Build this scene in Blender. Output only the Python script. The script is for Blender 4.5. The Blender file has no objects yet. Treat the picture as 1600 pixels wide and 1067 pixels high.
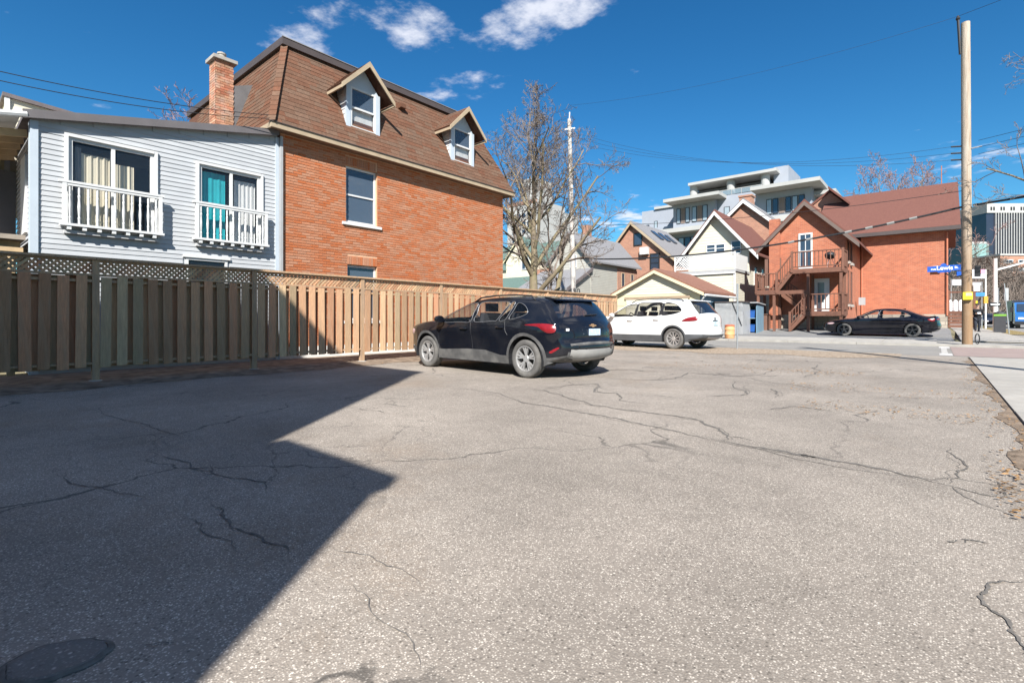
import bpy, bmesh, math, random
import numpy as np
from mathutils import Vector, Matrix
from mathutils.geometry import delaunay_2d_cdt
R = math.radians
random.seed(7)
scn = bpy.context.scene
C = scn.collection
# ------------------------------------------------------------------ camera, sky, sun, exposure
YAW = R(40.41)
cam = bpy.data.cameras.new('camera')
cam.sensor_width = 36.0
cam.lens = 36.0 * 780 / 1600
cam.shift_y = -35.5 / 1600
cam.clip_start = 0.05
cam.clip_end = 5000
camo = bpy.data.objects.new('camera', cam)
C.objects.link(camo)
camo.location = (0, 0, 1.0)
camo.rotation_euler = (R(90), 0, YAW)
scn.camera = camo

SUN_EL = R(38.7)
SH = Vector((-0.615, 0.788, 0))            # where shadows point on the ground
sun = bpy.data.lights.new('sun', 'SUN')
sun.energy = 5.0
sun.angle = R(0.53)
sun.color = (1.0, 0.975, 0.925)
suno = bpy.data.objects.new('sun', sun)
C.objects.link(suno)
ldir = Vector((SH.x * math.cos(SUN_EL), SH.y * math.cos(SUN_EL), -math.sin(SUN_EL)))
suno.rotation_euler = ldir.to_track_quat('-Z', 'Y').to_euler()
suno.location = (20, -20, 30)

wld = bpy.data.worlds.new('World')
scn.world = wld
wld.use_nodes = True
def build_world():
    nt = wld.node_tree
    N, L = nt.nodes, nt.links
    N.clear()
    out = N.new('ShaderNodeOutputWorld')
    bg = N.new('ShaderNodeBackground')
    bg.inputs['Strength'].default_value = 0.06
    sky = N.new('ShaderNodeTexSky')
    sky.sky_type = 'NISHITA'
    sky.sun_disc = False
    sky.sun_elevation = SUN_EL
    sky.sun_rotation = math.atan2(-SH.x, -SH.y)
    sky.altitude = 80
    sky.air_density = 1.0
    sky.dust_density = 0.0
    sky.ozone_density = 1.6
    hs = N.new('ShaderNodeHueSaturation')
    hs.inputs['Saturation'].default_value = 1.32
    hs.inputs['Value'].default_value = 1.0
    L.new(sky.outputs['Color'], hs.inputs['Color'])
    tn = N.new('ShaderNodeMix'); tn.data_type = 'RGBA'; tn.blend_type = 'MULTIPLY'; tn.inputs['Factor'].default_value = 1.0
    L.new(hs.outputs[0], tn.inputs['A']); tn.inputs['B'].default_value = (.50, .95, 1.08, 1)
    # fair-weather clouds on a flat layer: direction / height
    tc = N.new('ShaderNodeTexCoord')
    sep = N.new('ShaderNodeSeparateXYZ')
    L.new(tc.outputs['Generated'], sep.inputs[0])
    def math_(op, a, b=None):
        m = N.new('ShaderNodeMath'); m.operation = op
        for i, v in enumerate((a, b)):
            if v is None: continue
            if isinstance(v, (int, float)): m.inputs[i].default_value = v
            else: L.new(v, m.inputs[i])
        return m.outputs[0]
    zc = math_('MAXIMUM', sep.outputs['Z'], 0.03)
    cu = math_('DIVIDE', sep.outputs['X'], zc)
    cv = math_('DIVIDE', sep.outputs['Y'], zc)
    cmb = N.new('ShaderNodeCombineXYZ')
    L.new(cu, cmb.inputs[0]); L.new(cv, cmb.inputs[1])
    P = cmb.outputs[0]
    n1 = N.new('ShaderNodeTexNoise'); n1.inputs['Scale'].default_value = 4.6
    n1.inputs['Detail'].default_value = 9; n1.inputs['Roughness'].default_value = 0.6
    L.new(P, n1.inputs['Vector'])
    n2 = N.new('ShaderNodeTexNoise'); n2.inputs['Scale'].default_value = 0.7
    n2.inputs['Detail'].default_value = 3
    L.new(P, n2.inputs['Vector'])
    # sparse field over the whole sky, plus the clouds in view and unseen puffs added to warm the shade
    field = math_('SUBTRACT', n2.outputs[0], 0.60)
    field = math_('MULTIPLY', field, 3.0)
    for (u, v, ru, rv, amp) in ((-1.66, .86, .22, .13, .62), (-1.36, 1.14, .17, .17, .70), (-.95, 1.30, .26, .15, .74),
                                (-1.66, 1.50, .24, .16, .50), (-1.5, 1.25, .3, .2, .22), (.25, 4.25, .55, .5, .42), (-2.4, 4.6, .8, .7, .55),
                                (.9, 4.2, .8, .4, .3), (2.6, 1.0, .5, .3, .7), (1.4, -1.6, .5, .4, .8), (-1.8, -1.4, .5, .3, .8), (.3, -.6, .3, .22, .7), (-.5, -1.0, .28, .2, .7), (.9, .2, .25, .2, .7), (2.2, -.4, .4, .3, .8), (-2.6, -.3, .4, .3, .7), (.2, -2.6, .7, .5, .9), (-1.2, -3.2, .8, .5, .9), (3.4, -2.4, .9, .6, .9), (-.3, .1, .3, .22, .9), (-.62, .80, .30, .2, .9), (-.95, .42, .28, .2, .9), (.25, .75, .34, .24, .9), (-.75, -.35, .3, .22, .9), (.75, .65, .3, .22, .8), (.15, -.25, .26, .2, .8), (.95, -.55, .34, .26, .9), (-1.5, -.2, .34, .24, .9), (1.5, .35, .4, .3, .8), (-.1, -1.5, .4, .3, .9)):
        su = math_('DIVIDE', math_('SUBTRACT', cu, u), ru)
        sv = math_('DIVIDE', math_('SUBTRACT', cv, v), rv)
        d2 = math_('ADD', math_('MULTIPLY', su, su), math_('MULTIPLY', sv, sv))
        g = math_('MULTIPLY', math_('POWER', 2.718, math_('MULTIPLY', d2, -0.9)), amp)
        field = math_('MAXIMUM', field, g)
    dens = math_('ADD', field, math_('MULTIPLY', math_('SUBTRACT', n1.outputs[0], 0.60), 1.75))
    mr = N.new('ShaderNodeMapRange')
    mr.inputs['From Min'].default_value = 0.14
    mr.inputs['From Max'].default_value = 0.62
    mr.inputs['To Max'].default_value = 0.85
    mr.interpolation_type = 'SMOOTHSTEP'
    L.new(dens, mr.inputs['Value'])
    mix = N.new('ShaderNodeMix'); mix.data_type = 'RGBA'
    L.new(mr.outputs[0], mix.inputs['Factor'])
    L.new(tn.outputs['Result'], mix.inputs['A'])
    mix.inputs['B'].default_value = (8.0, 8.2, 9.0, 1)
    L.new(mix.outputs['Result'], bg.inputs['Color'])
    L.new(bg.outputs[0], out.inputs[0])
build_world()
scn.view_settings.view_transform = 'Standard'
scn.view_settings.look = 'None'
scn.view_settings.gamma = 1.0
scn.view_settings.use_curve_mapping = False
scn.view_settings.exposure = 1.04
scn.cycles.max_bounces = 6
scn.cycles.transparent_max_bounces = 10
scn.cycles.use_denoising = True

# ------------------------------------------------------------------ helpers: places on the site plan
_f, _hc, _yh = 780.0, 1.0, 498.0
_c, _s = math.cos(YAW), math.sin(YAW)
def onX(px, py, X):
    k = (px - 800) / _f; d = X / (k * _c - _s)
    return k * d * _s + d * _c, _hc + (_yh - py) * d / _f          # Y, Z on the wall plane x = X
def onY(px, py, Y):
    k = (px - 800) / _f; d = Y / (k * _s + _c)
    return k * d * _c - d * _s, _hc + (_yh - py) * d / _f          # X, Z on the wall plane y = Y
def onG(px, py, z=0.0):
    d = _f * (_hc - z) / (py - _yh); k = (px - 800) / _f
    return k * d * _c - d * _s, k * d * _s + d * _c
def onD(px, py, d):
    k = (px - 800) / _f
    return Vector((k * d * _c - d * _s, k * d * _s + d * _c, _hc + (_yh - py) * d / _f))

# ------------------------------------------------------------------ materials
MATS = {}
def mat(name, col, rough=.7, var=.12, nscale=6.0, bump=0.0, bscale=60.0, metal=0.0, spec=.4, rnd=.0, hue=.0, tone=False,
        coat=0.0, dirt=None, dirt_scale=3.0, dirt_amt=.4, stretch=None, detail=5):
    if name in MATS: return MATS[name]
    m = bpy.data.materials.new(name); m.use_nodes = True
    nt = m.node_tree; N, L = nt.nodes, nt.links
    b = N['Principled BSDF']
    b.inputs['Roughness'].default_value = rough
    b.inputs['Metallic'].default_value = metal
    b.inputs['Specular IOR Level'].default_value = spec
    if coat: b.inputs['Coat Weight'].default_value = coat; b.inputs['Coat Roughness'].default_value = .06
    tc = N.new('ShaderNodeTexCoord')
    vec = tc.outputs['Object']
    if stretch:
        mp = N.new('ShaderNodeMapping'); mp.inputs['Scale'].default_value = stretch
        L.new(vec, mp.inputs['Vector']); vec = mp.outputs[0]
    no = N.new('ShaderNodeTexNoise'); no.inputs['Scale'].default_value = nscale; no.inputs['Detail'].default_value = detail
    L.new(vec, no.inputs['Vector'])
    mr = N.new('ShaderNodeMapRange')
    mr.inputs['From Min'].default_value = .25; mr.inputs['From Max'].default_value = .75
    mr.inputs['To Min'].default_value = 1 - var; mr.inputs['To Max'].default_value = 1 + var
    L.new(no.outputs[0], mr.inputs['Value'])
    val = mr.outputs[0]
    hs = N.new('ShaderNodeHueSaturation')
    hs.inputs['Color'].default_value = (*col, 1)
    if rnd or tone:
        oi = N.new('ShaderNodeObjectInfo')
        src = oi.outputs['Random']
        if tone:
            at = N.new('ShaderNodeAttribute'); at.attribute_name = 'tone'
            ad = N.new('ShaderNodeMath'); ad.operation = 'ADD'
            L.new(src, ad.inputs[0]); L.new(at.outputs['Fac'], ad.inputs[1])
            fr = N.new('ShaderNodeMath'); fr.operation = 'FRACT'; L.new(ad.outputs[0], fr.inputs[0])
            src = fr.outputs[0]
        m2 = N.new('ShaderNodeMapRange'); m2.inputs['To Min'].default_value = 1 - rnd; m2.inputs['To Max'].default_value = 1 + rnd
        L.new(src, m2.inputs['Value'])
        mu = N.new('ShaderNodeMath'); mu.operation = 'MULTIPLY'
        L.new(val, mu.inputs[0]); L.new(m2.outputs[0], mu.inputs[1]); val = mu.outputs[0]
        if hue:
            wn = N.new('ShaderNodeTexWhiteNoise'); wn.noise_dimensions = '1D'; L.new(src, wn.inputs['W'])
            m3 = N.new('ShaderNodeMapRange'); m3.inputs['To Min'].default_value = .5 - hue; m3.inputs['To Max'].default_value = .5 + hue
            L.new(wn.outputs['Value'], m3.inputs['Value']); L.new(m3.outputs[0], hs.inputs['Hue'])
            m4 = N.new('ShaderNodeMapRange'); m4.inputs['To Min'].default_value = 1.1; m4.inputs['To Max'].default_value = .85
            L.new(wn.outputs['Value'], m4.inputs['Value']); L.new(m4.outputs[0], hs.inputs['Saturation'])
    L.new(val, hs.inputs['Value'])
    colout = hs.outputs[0]
    if dirt:
        dn = N.new('ShaderNodeTexNoise'); dn.inputs['Scale'].default_value = dirt_scale; dn.inputs['Detail'].default_value = 6
        L.new(vec, dn.inputs['Vector'])
        dm = N.new('ShaderNodeMapRange'); dm.inputs['From Min'].default_value = .45; dm.inputs['From Max'].default_value = .68
        dm.inputs['To Max'].default_value = dirt_amt
        L.new(dn.outputs[0], dm.inputs['Value'])
        mx = N.new('ShaderNodeMix'); mx.data_type = 'RGBA'
        L.new(dm.outputs[0], mx.inputs['Factor']); L.new(colout, mx.inputs['A']); mx.inputs['B'].default_value = (*dirt, 1)
        colout = mx.outputs['Result']
    L.new(colout, b.inputs['Base Color'])
    if bump:
        bn = N.new('ShaderNodeTexNoise'); bn.inputs['Scale'].default_value = bscale; bn.inputs['Detail'].default_value = 4
        L.new(vec, bn.inputs['Vector'])
        bp = N.new('ShaderNodeBump'); bp.inputs['Strength'].default_value = bump; bp.inputs['Distance'].default_value = .02
        L.new(bn.outputs[0], bp.inputs['Height']); L.new(bp.outputs[0], b.inputs['Normal'])
    MATS[name] = m
    return m

def glass_mat(name, tint=(.03, .035, .04), clear=.35, rough=.02, blend=.35):
    if name in MATS: return MATS[name]
    m = bpy.data.materials.new(name); m.use_nodes = True
    nt = m.node_tree; N, L = nt.nodes, nt.links
    N.clear()
    out = N.new('ShaderNodeOutputMaterial')
    gl = N.new('ShaderNodeBsdfPrincipled'); gl.inputs['Base Color'].default_value = (*tint, 1)
    gl.inputs['Roughness'].default_value = rough; gl.inputs['Specular IOR Level'].default_value = .9
    tr = N.new('ShaderNodeBsdfTransparent')
    mx = N.new('ShaderNodeMixShader')
    lw = N.new('ShaderNodeLayerWeight'); lw.inputs['Blend'].default_value = .5
    pw = N.new('ShaderNodeMath'); pw.operation = 'POWER'; pw.inputs[1].default_value = 3.2; L.new(lw.outputs['Facing'], pw.inputs[0])
    mr = N.new('ShaderNodeMapRange'); mr.inputs['To Min'].default_value = clear; mr.inputs['To Max'].default_value = 0.06
    L.new(pw.outputs[0], mr.inputs['Value'])
    L.new(mr.outputs[0], mx.inputs['Fac'])
    L.new(gl.outputs[0], mx.inputs[1]); L.new(tr.outputs[0], mx.inputs[2])
    L.new(mx.outputs[0], out.inputs[0])
    MATS[name] = m
    return m

def brick_mat(name, c1, c2, mortar, bw=.21, bh=.068, msize=.011, axis='X', stain=None):
    """brickwork too far away to tell the bricks apart"""
    if name in MATS: return MATS[name]
    m = bpy.data.materials.new(name); m.use_nodes = True
    nt = m.node_tree; N, L = nt.nodes, nt.links
    b = N['Principled BSDF']; b.inputs['Roughness'].default_value = .85
    tc = N.new('ShaderNodeTexCoord'); sp = N.new('ShaderNodeSeparateXYZ'); L.new(tc.outputs['Object'], sp.inputs[0])
    ad = N.new('ShaderNodeMath'); L.new(sp.outputs['X'], ad.inputs[0]); L.new(sp.outputs['Y'], ad.inputs[1])
    cb = N.new('ShaderNodeCombineXYZ'); L.new(ad.outputs[0], cb.inputs[0]); L.new(sp.outputs['Z'], cb.inputs[1])
    br = N.new('ShaderNodeTexBrick'); br.inputs['Scale'].default_value = 1
    br.inputs['Brick Width'].default_value = bw; br.inputs['Row Height'].default_value = bh; br.inputs['Mortar Size'].default_value = msize
    br.inputs['Color1'].default_value = (*c1, 1); br.inputs['Color2'].default_value = (*c2, 1); br.inputs['Mortar'].default_value = (*mortar, 1)
    L.new(cb.outputs[0], br.inputs['Vector'])
    no = N.new('ShaderNodeTexNoise'); no.inputs['Scale'].default_value = 1.6; no.inputs['Detail'].default_value = 10; no.inputs['Roughness'].default_value = .7
    L.new(tc.outputs['Object'], no.inputs['Vector'])
    mr = N.new('ShaderNodeMapRange'); mr.inputs['From Min'].default_value = .3; mr.inputs['From Max'].default_value = .7
    mr.inputs['To Min'].default_value = .86; mr.inputs['To Max'].default_value = 1.12
    L.new(no.outputs[0], mr.inputs['Value'])
    hs = N.new('ShaderNodeHueSaturation'); L.new(br.outputs[0], hs.inputs['Color']); L.new(mr.outputs[0], hs.inputs['Value'])
    colout = hs.outputs[0]
    if stain:
        n2 = N.new('ShaderNodeTexNoise'); n2.inputs['Scale'].default_value = 1.4; n2.inputs['Detail'].default_value = 10; n2.inputs['Roughness'].default_value = .7
        L.new(tc.outputs['Object'], n2.inputs['Vector'])
        m2 = N.new('ShaderNodeMapRange'); m2.inputs['From Min'].default_value = .52; m2.inputs['From Max'].default_value = .72; m2.inputs['To Max'].default_value = .45
        L.new(n2.outputs[0], m2.inputs['Value'])
        mx = N.new('ShaderNodeMix'); mx.data_type = 'RGBA'; L.new(m2.outputs[0], mx.inputs['Factor'])
        L.new(colout, mx.inputs['A']); mx.inputs['B'].default_value = (*stain, 1); colout = mx.outputs['Result']
    L.new(colout, b.inputs['Base Color'])
    bp = N.new('ShaderNodeBump'); bp.inputs['Strength'].default_value = .5; bp.inputs['Distance'].default_value = .01; bp.invert = True
    L.new(br.outputs['Fac'], bp.inputs['Height']); L.new(bp.outputs[0], b.inputs['Normal'])
    MATS[name] = m
    return m

def asphalt_mat(name, base, stone, stone_amt=.5, scale=150.0, patch=.18, crack=False, tint=(1, 1, 1), leaves=False):
    if name in MATS: return MATS[name]
    m = bpy.data.materials.new(name); m.use_nodes = True
    nt = m.node_tree; N, L = nt.nodes, nt.links
    b = N['Principled BSDF']; b.inputs['Roughness'].default_value = .9; b.inputs['Specular IOR Level'].default_value = .25
    tc = N.new('ShaderNodeTexCoord'); P = tc.outputs['Object']
    def rng(sock, a, bb, c=0., d=1.):
        mr = N.new('ShaderNodeMapRange'); mr.inputs['From Min'].default_value = a; mr.inputs['From Max'].default_value = bb
        mr.inputs['To Min'].default_value = c; mr.inputs['To Max'].default_value = d; L.new(sock, mr.inputs['Value']); return mr.outputs[0]
    def mul(a, bb):
        mm = N.new('ShaderNodeMath'); mm.operation = 'MULTIPLY'
        for i, v in enumerate((a, bb)):
            if isinstance(v, (int, float)): mm.inputs[i].default_value = v
            else: L.new(v, mm.inputs[i])
        return mm.outputs[0]
    def noise(sc, det=4, ro=.55):
        n = N.new('ShaderNodeTexNoise'); n.inputs['Scale'].default_value = sc; n.inputs['Detail'].default_value = det
        n.inputs['Roughness'].default_value = ro; L.new(P, n.inputs['Vector']); return n.outputs[0]
    def mixc(fac, a, bb):
        mx = N.new('ShaderNodeMix'); mx.data_type = 'RGBA'
        L.new(fac, mx.inputs['Factor'])
        for k, v in (('A', a), ('B', bb)):
            if isinstance(v, tuple): mx.inputs[k].default_value = (*v, 1)
            else: L.new(v, mx.inputs[k])
        return mx.outputs['Result']
    # exposed aggregate: each voronoi cell a stone of its own shade
    vo = N.new('ShaderNodeTexVoronoi'); vo.inputs['Scale'].default_value = scale; L.new(P, vo.inputs['Vector'])
    sepc = N.new('ShaderNodeSeparateColor'); L.new(vo.outputs['Color'], sepc.inputs[0])
    st = rng(sepc.outputs[0], .45, 1., 0, stone_amt)
    edge = rng(vo.outputs['Distance'], .15, .62, 1., 0.)
    col = mixc(mul(st, edge), base, stone)
    vo2 = N.new('ShaderNodeTexVoronoi'); vo2.inputs['Scale'].default_value = scale * .42; L.new(P, vo2.inputs['Vector'])
    sep2 = N.new('ShaderNodeSeparateColor'); L.new(vo2.outputs['Color'], sep2.inputs[0])
    big = mul(rng(sep2.outputs[1], .76, .92, 0, .5), rng(vo2.outputs['Distance'], .12, .34, 1., 0.))
    col = mixc(big, col, tuple(min(1, v * 1.45) for v in stone))
    pit = mul(rng(sep2.outputs[2], .7, .85, 0, .8), rng(vo2.outputs['Distance'], .1, .4, 1., 0.))
    col = mixc(pit, col, tuple(v * .35 for v in base))
    hs = N.new('ShaderNodeHueSaturation'); L.new(col, hs.inputs['Color'])
    pv = mul(rng(noise(.55, 6, .6), .3, .7, 1 - patch, 1 + patch), rng(noise(5, 5, .6), .3, .7, .93, 1.07))
    L.new(pv, hs.inputs['Value'])
    col = hs.outputs[0]
    if leaves:
        col = mixc(mul(rng(noise(.35, 7, .65), .56, .68, 0, .5), rng(noise(40, 3), .4, .6, .2, 1.)), col, (.20, .13, .075))
    if crack:
        # hairline crazing
        dn = N.new('ShaderNodeTexNoise'); dn.inputs['Scale'].default_value = 1.7; dn.inputs['Detail'].default_value = 6; L.new(P, dn.inputs['Vector'])
        va = N.new('ShaderNodeVectorMath'); va.operation = 'MULTIPLY_ADD'; L.new(dn.outputs['Color'], va.inputs[0]); va.inputs[1].default_value = (.9, .9, 0); L.new(P, va.inputs[2])
        ve = N.new('ShaderNodeTexVoronoi'); ve.feature = 'DISTANCE_TO_EDGE'; ve.inputs['Scale'].default_value = .38; L.new(va.outputs[0], ve.inputs['Vector'])
        line = rng(ve.outputs['Distance'], .0015, .006, 1., 0.)
        col = mixc(mul(mul(line, rng(noise(.3, 2), .44, .56, 0, 1)), .75), col, (.05, .046, .042))
        vf = N.new('ShaderNodeTexVoronoi'); vf.feature = 'DISTANCE_TO_EDGE'; vf.inputs['Scale'].default_value = 1.5; L.new(va.outputs[0], vf.inputs['Vector'])
        l2 = rng(vf.outputs['Distance'], .002, .012, 1., 0.)
        col = mixc(mul(mul(l2, rng(noise(.23, 3, .6), .54, .64, 0, 1)), .6), col, (.07, .064, .058))
        col = mixc(rng(noise(.8, 8, .7), .60, .72, 0, .4), col, (.13, .12, .11))
    L.new(col, b.inputs['Base Color'])
    bp = N.new('ShaderNodeBump'); bp.inputs['Strength'].default_value = .32; bp.inputs['Distance'].default_value = .005
    L.new(vo.outputs['Distance'], bp.inputs['Height']); L.new(bp.outputs[0], b.inputs['Normal'])
    MATS[name] = m
    return m

def siding_mat(name, col, pitch=.11, rough=.5):
    """clapboards too far away to pick apart"""
    if name in MATS: return MATS[name]
    m = bpy.data.materials.new(name); m.use_nodes = True
    nt = m.node_tree; N, L = nt.nodes, nt.links
    b = N['Principled BSDF']; b.inputs['Roughness'].default_value = rough
    tc = N.new('ShaderNodeTexCoord'); sp = N.new('ShaderNodeSeparateXYZ'); L.new(tc.outputs['Object'], sp.inputs[0])
    d = N.new('ShaderNodeMath'); d.operation = 'DIVIDE'; L.new(sp.outputs['Z'], d.inputs[0]); d.inputs[1].default_value = pitch
    fr = N.new('ShaderNodeMath'); fr.operation = 'FRACT'; L.new(d.outputs[0], fr.inputs[0])
    mr = N.new('ShaderNodeMapRange'); mr.inputs['From Min'].default_value = .84; mr.inputs['From Max'].default_value = .95
    L.new(fr.outputs[0], mr.inputs['Value'])
    mx = N.new('ShaderNodeMix'); mx.data_type = 'RGBA'; L.new(mr.outputs[0], mx.inputs['Factor'])
    mx.inputs['A'].default_value = (*col, 1); mx.inputs['B'].default_value = (*[v * .6 for v in col], 1)
    no = N.new('ShaderNodeTexNoise'); no.inputs['Scale'].default_value = 2; no.inputs['Detail'].default_value = 6; L.new(tc.outputs['Object'], no.inputs['Vector'])
    m2 = N.new('ShaderNodeMapRange'); m2.inputs['To Min'].default_value = .86; m2.inputs['To Max'].default_value = 1.1; L.new(no.outputs[0], m2.inputs['Value'])
    hs = N.new('ShaderNodeHueSaturation'); L.new(mx.outputs['Result'], hs.inputs['Color']); L.new(m2.outputs[0], hs.inputs['Value'])
    L.new(hs.outputs[0], b.inputs['Base Color'])
    bp = N.new('ShaderNodeBump'); bp.inputs['Strength'].default_value = .6; bp.inputs['Distance'].default_value = .015
    L.new(fr.outputs[0], bp.inputs['Height']); bp.invert = True; L.new(bp.outputs[0], b.inputs['Normal'])
    MATS[name] = m
    return m

M_ASPH = asphalt_mat('lot_asphalt', (.228, .196, .165), (.70, .625, .535), .95, 145, .22, True, leaves=True)
M_PATCH = asphalt_mat('patch_asphalt', (.16, .145, .13), (.46, .42, .38), .35, 120, .15)
M_ROAD = asphalt_mat('road_asphalt', (.235, .22, .20), (.43, .40, .36), .5, 120, .14)
M_DRIVE = asphalt_mat('drive_asphalt', (.20, .195, .19), (.36, .35, .33), .5, 120, .16)
M_DIRT = mat('dirt', (.23, .175, .13), .95, .35, 3.5, .5, 45, dirt=(.10, .075, .055), dirt_scale=6, dirt_amt=.7, spec=.1)
M_GRAVEL = mat('gravel_dirt', (.34, .275, .21), .95, .35, 9, .6, 60, dirt=(.16, .10, .06), dirt_scale=14, dirt_amt=.75, spec=.1)
M_GROUND = mat('earth', (.20, .17, .11), .95, .3, .8, .4, 20, dirt=(.11, .12, .05), dirt_scale=.6, dirt_amt=.6, spec=.1)
M_CONC = mat('concrete_slab', (.35, .325, .29), .9, .10, 2.2, .25, 90, rnd=.06, spec=.2, dirt=(.25, .23, .205), dirt_scale=5, dirt_amt=.4)
M_KERB = mat('kerb_concrete', (.32, .30, .27), .9, .15, 3, .25, 60, spec=.2)
M_PAVER = brick_mat('pink_paver', (.30, .175, .15), (.36, .22, .19), (.28, .21, .185), .2, .1, .008)
M_CRACK = mat('crack_filler', (.14, .128, .115), .95, .3, 30, spec=.1)
M_LINE = mat('road_paint', (.52, .50, .47), .8, .15, 12, spec=.2, dirt=(.35, .33, .31), dirt_scale=10)
M_LEAF = mat('dry_leaf', (.26, .155, .075), .9, .3, 30, rnd=.5, tone=True, spec=.1)
M_WOOD = mat('fence_wood', (.47, .285, .16), .85, .22, 9, .3, 40, rnd=.30, hue=.018, tone=True, stretch=(6, 6, .7), spec=.2, dirt=(.36, .245, .16), dirt_scale=2.0, dirt_amt=.5)
M_WOODP = mat('fence_post_wood', (.44, .285, .17), .85, .2, 9, .3, 40, rnd=.1, stretch=(6, 6, .7), spec=.2, dirt=(.25, .20, .165), dirt_scale=2.4, dirt_amt=.5)
M_WOODD = mat('brown_stain_wood', (.155, .072, .048), .7, .15, 6, .1, 60, rnd=.12, spec=.3)
M_BRICK = mat('red_brick', (.41, .160, .078), .88, .09, 22, .35, 130, rnd=.075, hue=.006, tone=True, spec=.2)
M_MORTAR = mat('mortar', (.56, .335, .21), .95, .12, 12, .3, 120, spec=.1)
M_SHING = mat('brown_shingle', (.138, .073, .046), .92, .2, 16, .35, 200, rnd=.09, hue=.008, tone=True, spec=.15)
M_SHINGB = mat('brown_shingle_base', (.10, .05, .034), .95, .2, 8, .2, 100, spec=.1)
M_FASCIA = mat('tan_fascia', (.36, .28, .19), .7, .12, 5, spec=.3)
M_BAND = mat('roof_edge_metal', (.07, .055, .052), .55, .1, 4, spec=.4)
M_SIDG = mat('pale_grey_siding', (.415, .425, .435), .5, .05, 3, .05, 30, rnd=.05, spec=.35, dirt=(.37, .37, .38), dirt_scale=2.5, dirt_amt=.35)
M_TRIMG = mat('pale_blue_trim', (.42, .47, .52), .5, .05, 3, spec=.4)
M_WHITE = mat('white_paint', (.58, .58, .57), .5, .05, 6, spec=.4, dirt=(.50, .49, .47), dirt_scale=9, dirt_amt=.3)
M_CREAM = mat('cream_siding', (.58, .53, .41), .55, .06, 3, rnd=.04, spec=.3)
M_CREAMT = mat('cream_trim', (.58, .52, .34), .6, .06, 3, spec=.3)
M_DARKR = mat('dark_roofing', (.13, .11, .11), .8, .2, 6, .2, 60, spec=.3)
M_GREYR = mat('grey_shingle', (.20, .195, .20), .9, .25, 14, .3, 60, stretch=(1, 1, 3), spec=.2)
M_REDR = mat('red_shingle', (.15, .066, .051), .9, .2, 14, .3, 60, stretch=(1, 1, 3.5), spec=.2, dirt=(.10, .042, .038), dirt_scale=5, dirt_amt=.35)
M_BRNR = mat('brown_roof', (.21, .105, .075), .9, .22, 14, .3, 60, spec=.2)
M_GRNR = mat('green_shingle', (.10, .15, .13), .9, .2, 10, .3, 60, spec=.2)
M_BRK2 = brick_mat('orange_brick', (.43, .13, .062), (.31, .088, .046), (.38, .175, .11), .23, .078, .012, stain=(.46, .215, .13))
M_BRK3 = brick_mat('brown_brick', (.38, .165, .10), (.30, .125, .08), (.38, .27, .20), .21, .07, .010)
M_STONE = brick_mat('grey_stone', (.40, .35, .28), (.29, .25, .20), (.22, .19, .16), .55, .24, .02)
M_SIDC = siding_mat('cream_clapboard', (.55, .52, .43), .115)
M_SIDY = siding_mat('grey_clapboard', (.36, .35, .31), .13)
M_GLASS = glass_mat('window_glass', (.05, .07, .10), .86)
M_GLASSR = glass_mat('reflecting_glass', (.085, .115, .155), .30)
M_GLASSB = mat('blue_window_glass', (.03, .045, .07), .12, .2, 1.2, spec=.9)
M_DARK = mat('dark_interior', (.035, .035, .04), .9, .2, 3, spec=.1)
M_CURT = mat('curtain_cloth', (.78, .71, .55), .9, .12, 9, stretch=(1, 1, .1), spec=.1)
M_CURTW = mat('white_curtain', (.80, .80, .78), .9, .12, 9, stretch=(1, 1, .1), spec=.1)
M_TEAL = mat('teal_sheet', (.04, .52, .58), .8, .15, 4, spec=.2)
M_STUC = mat('dark_grey_stucco', (.10, .10, .11), .9, .15, 3, .3, 60, spec=.2)
M_METAL = mat('galvanised_metal', (.45, .46, .47), .4, .1, 8, metal=.7)
M_GREYM = mat('grey_painted_metal', (.33, .33, .33), .5, .08, 5, spec=.4)
M_BLUEP = mat('blue_painted_siding', (.14, .22, .28), .6, .1, 4, spec=.3)
M_CONDO = mat('pale_panel_cladding', (.29, .31, .35), .6, .06, .4, spec=.3)
M_SLAB = mat('white_concrete', (.37, .365, .35), .8, .08, .5, spec=.2)
M_ORANGE = mat('orange_barrel', (.62, .30, .13), .7, .12, 6, spec=.3, dirt=(.55, .40, .26), dirt_scale=6)
M_BLUE = mat('blue_plastic', (.015, .08, .28), .45, .08, 4, spec=.4)
M_SIGNB = mat('sign_blue', (.012, .075, .36), .4, .05, 4, spec=.4)
M_SIGNW = mat('sign_white', (.82, .83, .85), .4, .04, 4, spec=.4)
M_POLE = mat('weathered_pole', (.41, .35, .285), .85, .25, 5, .5, 40, stretch=(8, 8, .45), spec=.2, dirt=(.26, .17, .10), dirt_scale=1.6, dirt_amt=.55)
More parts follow.
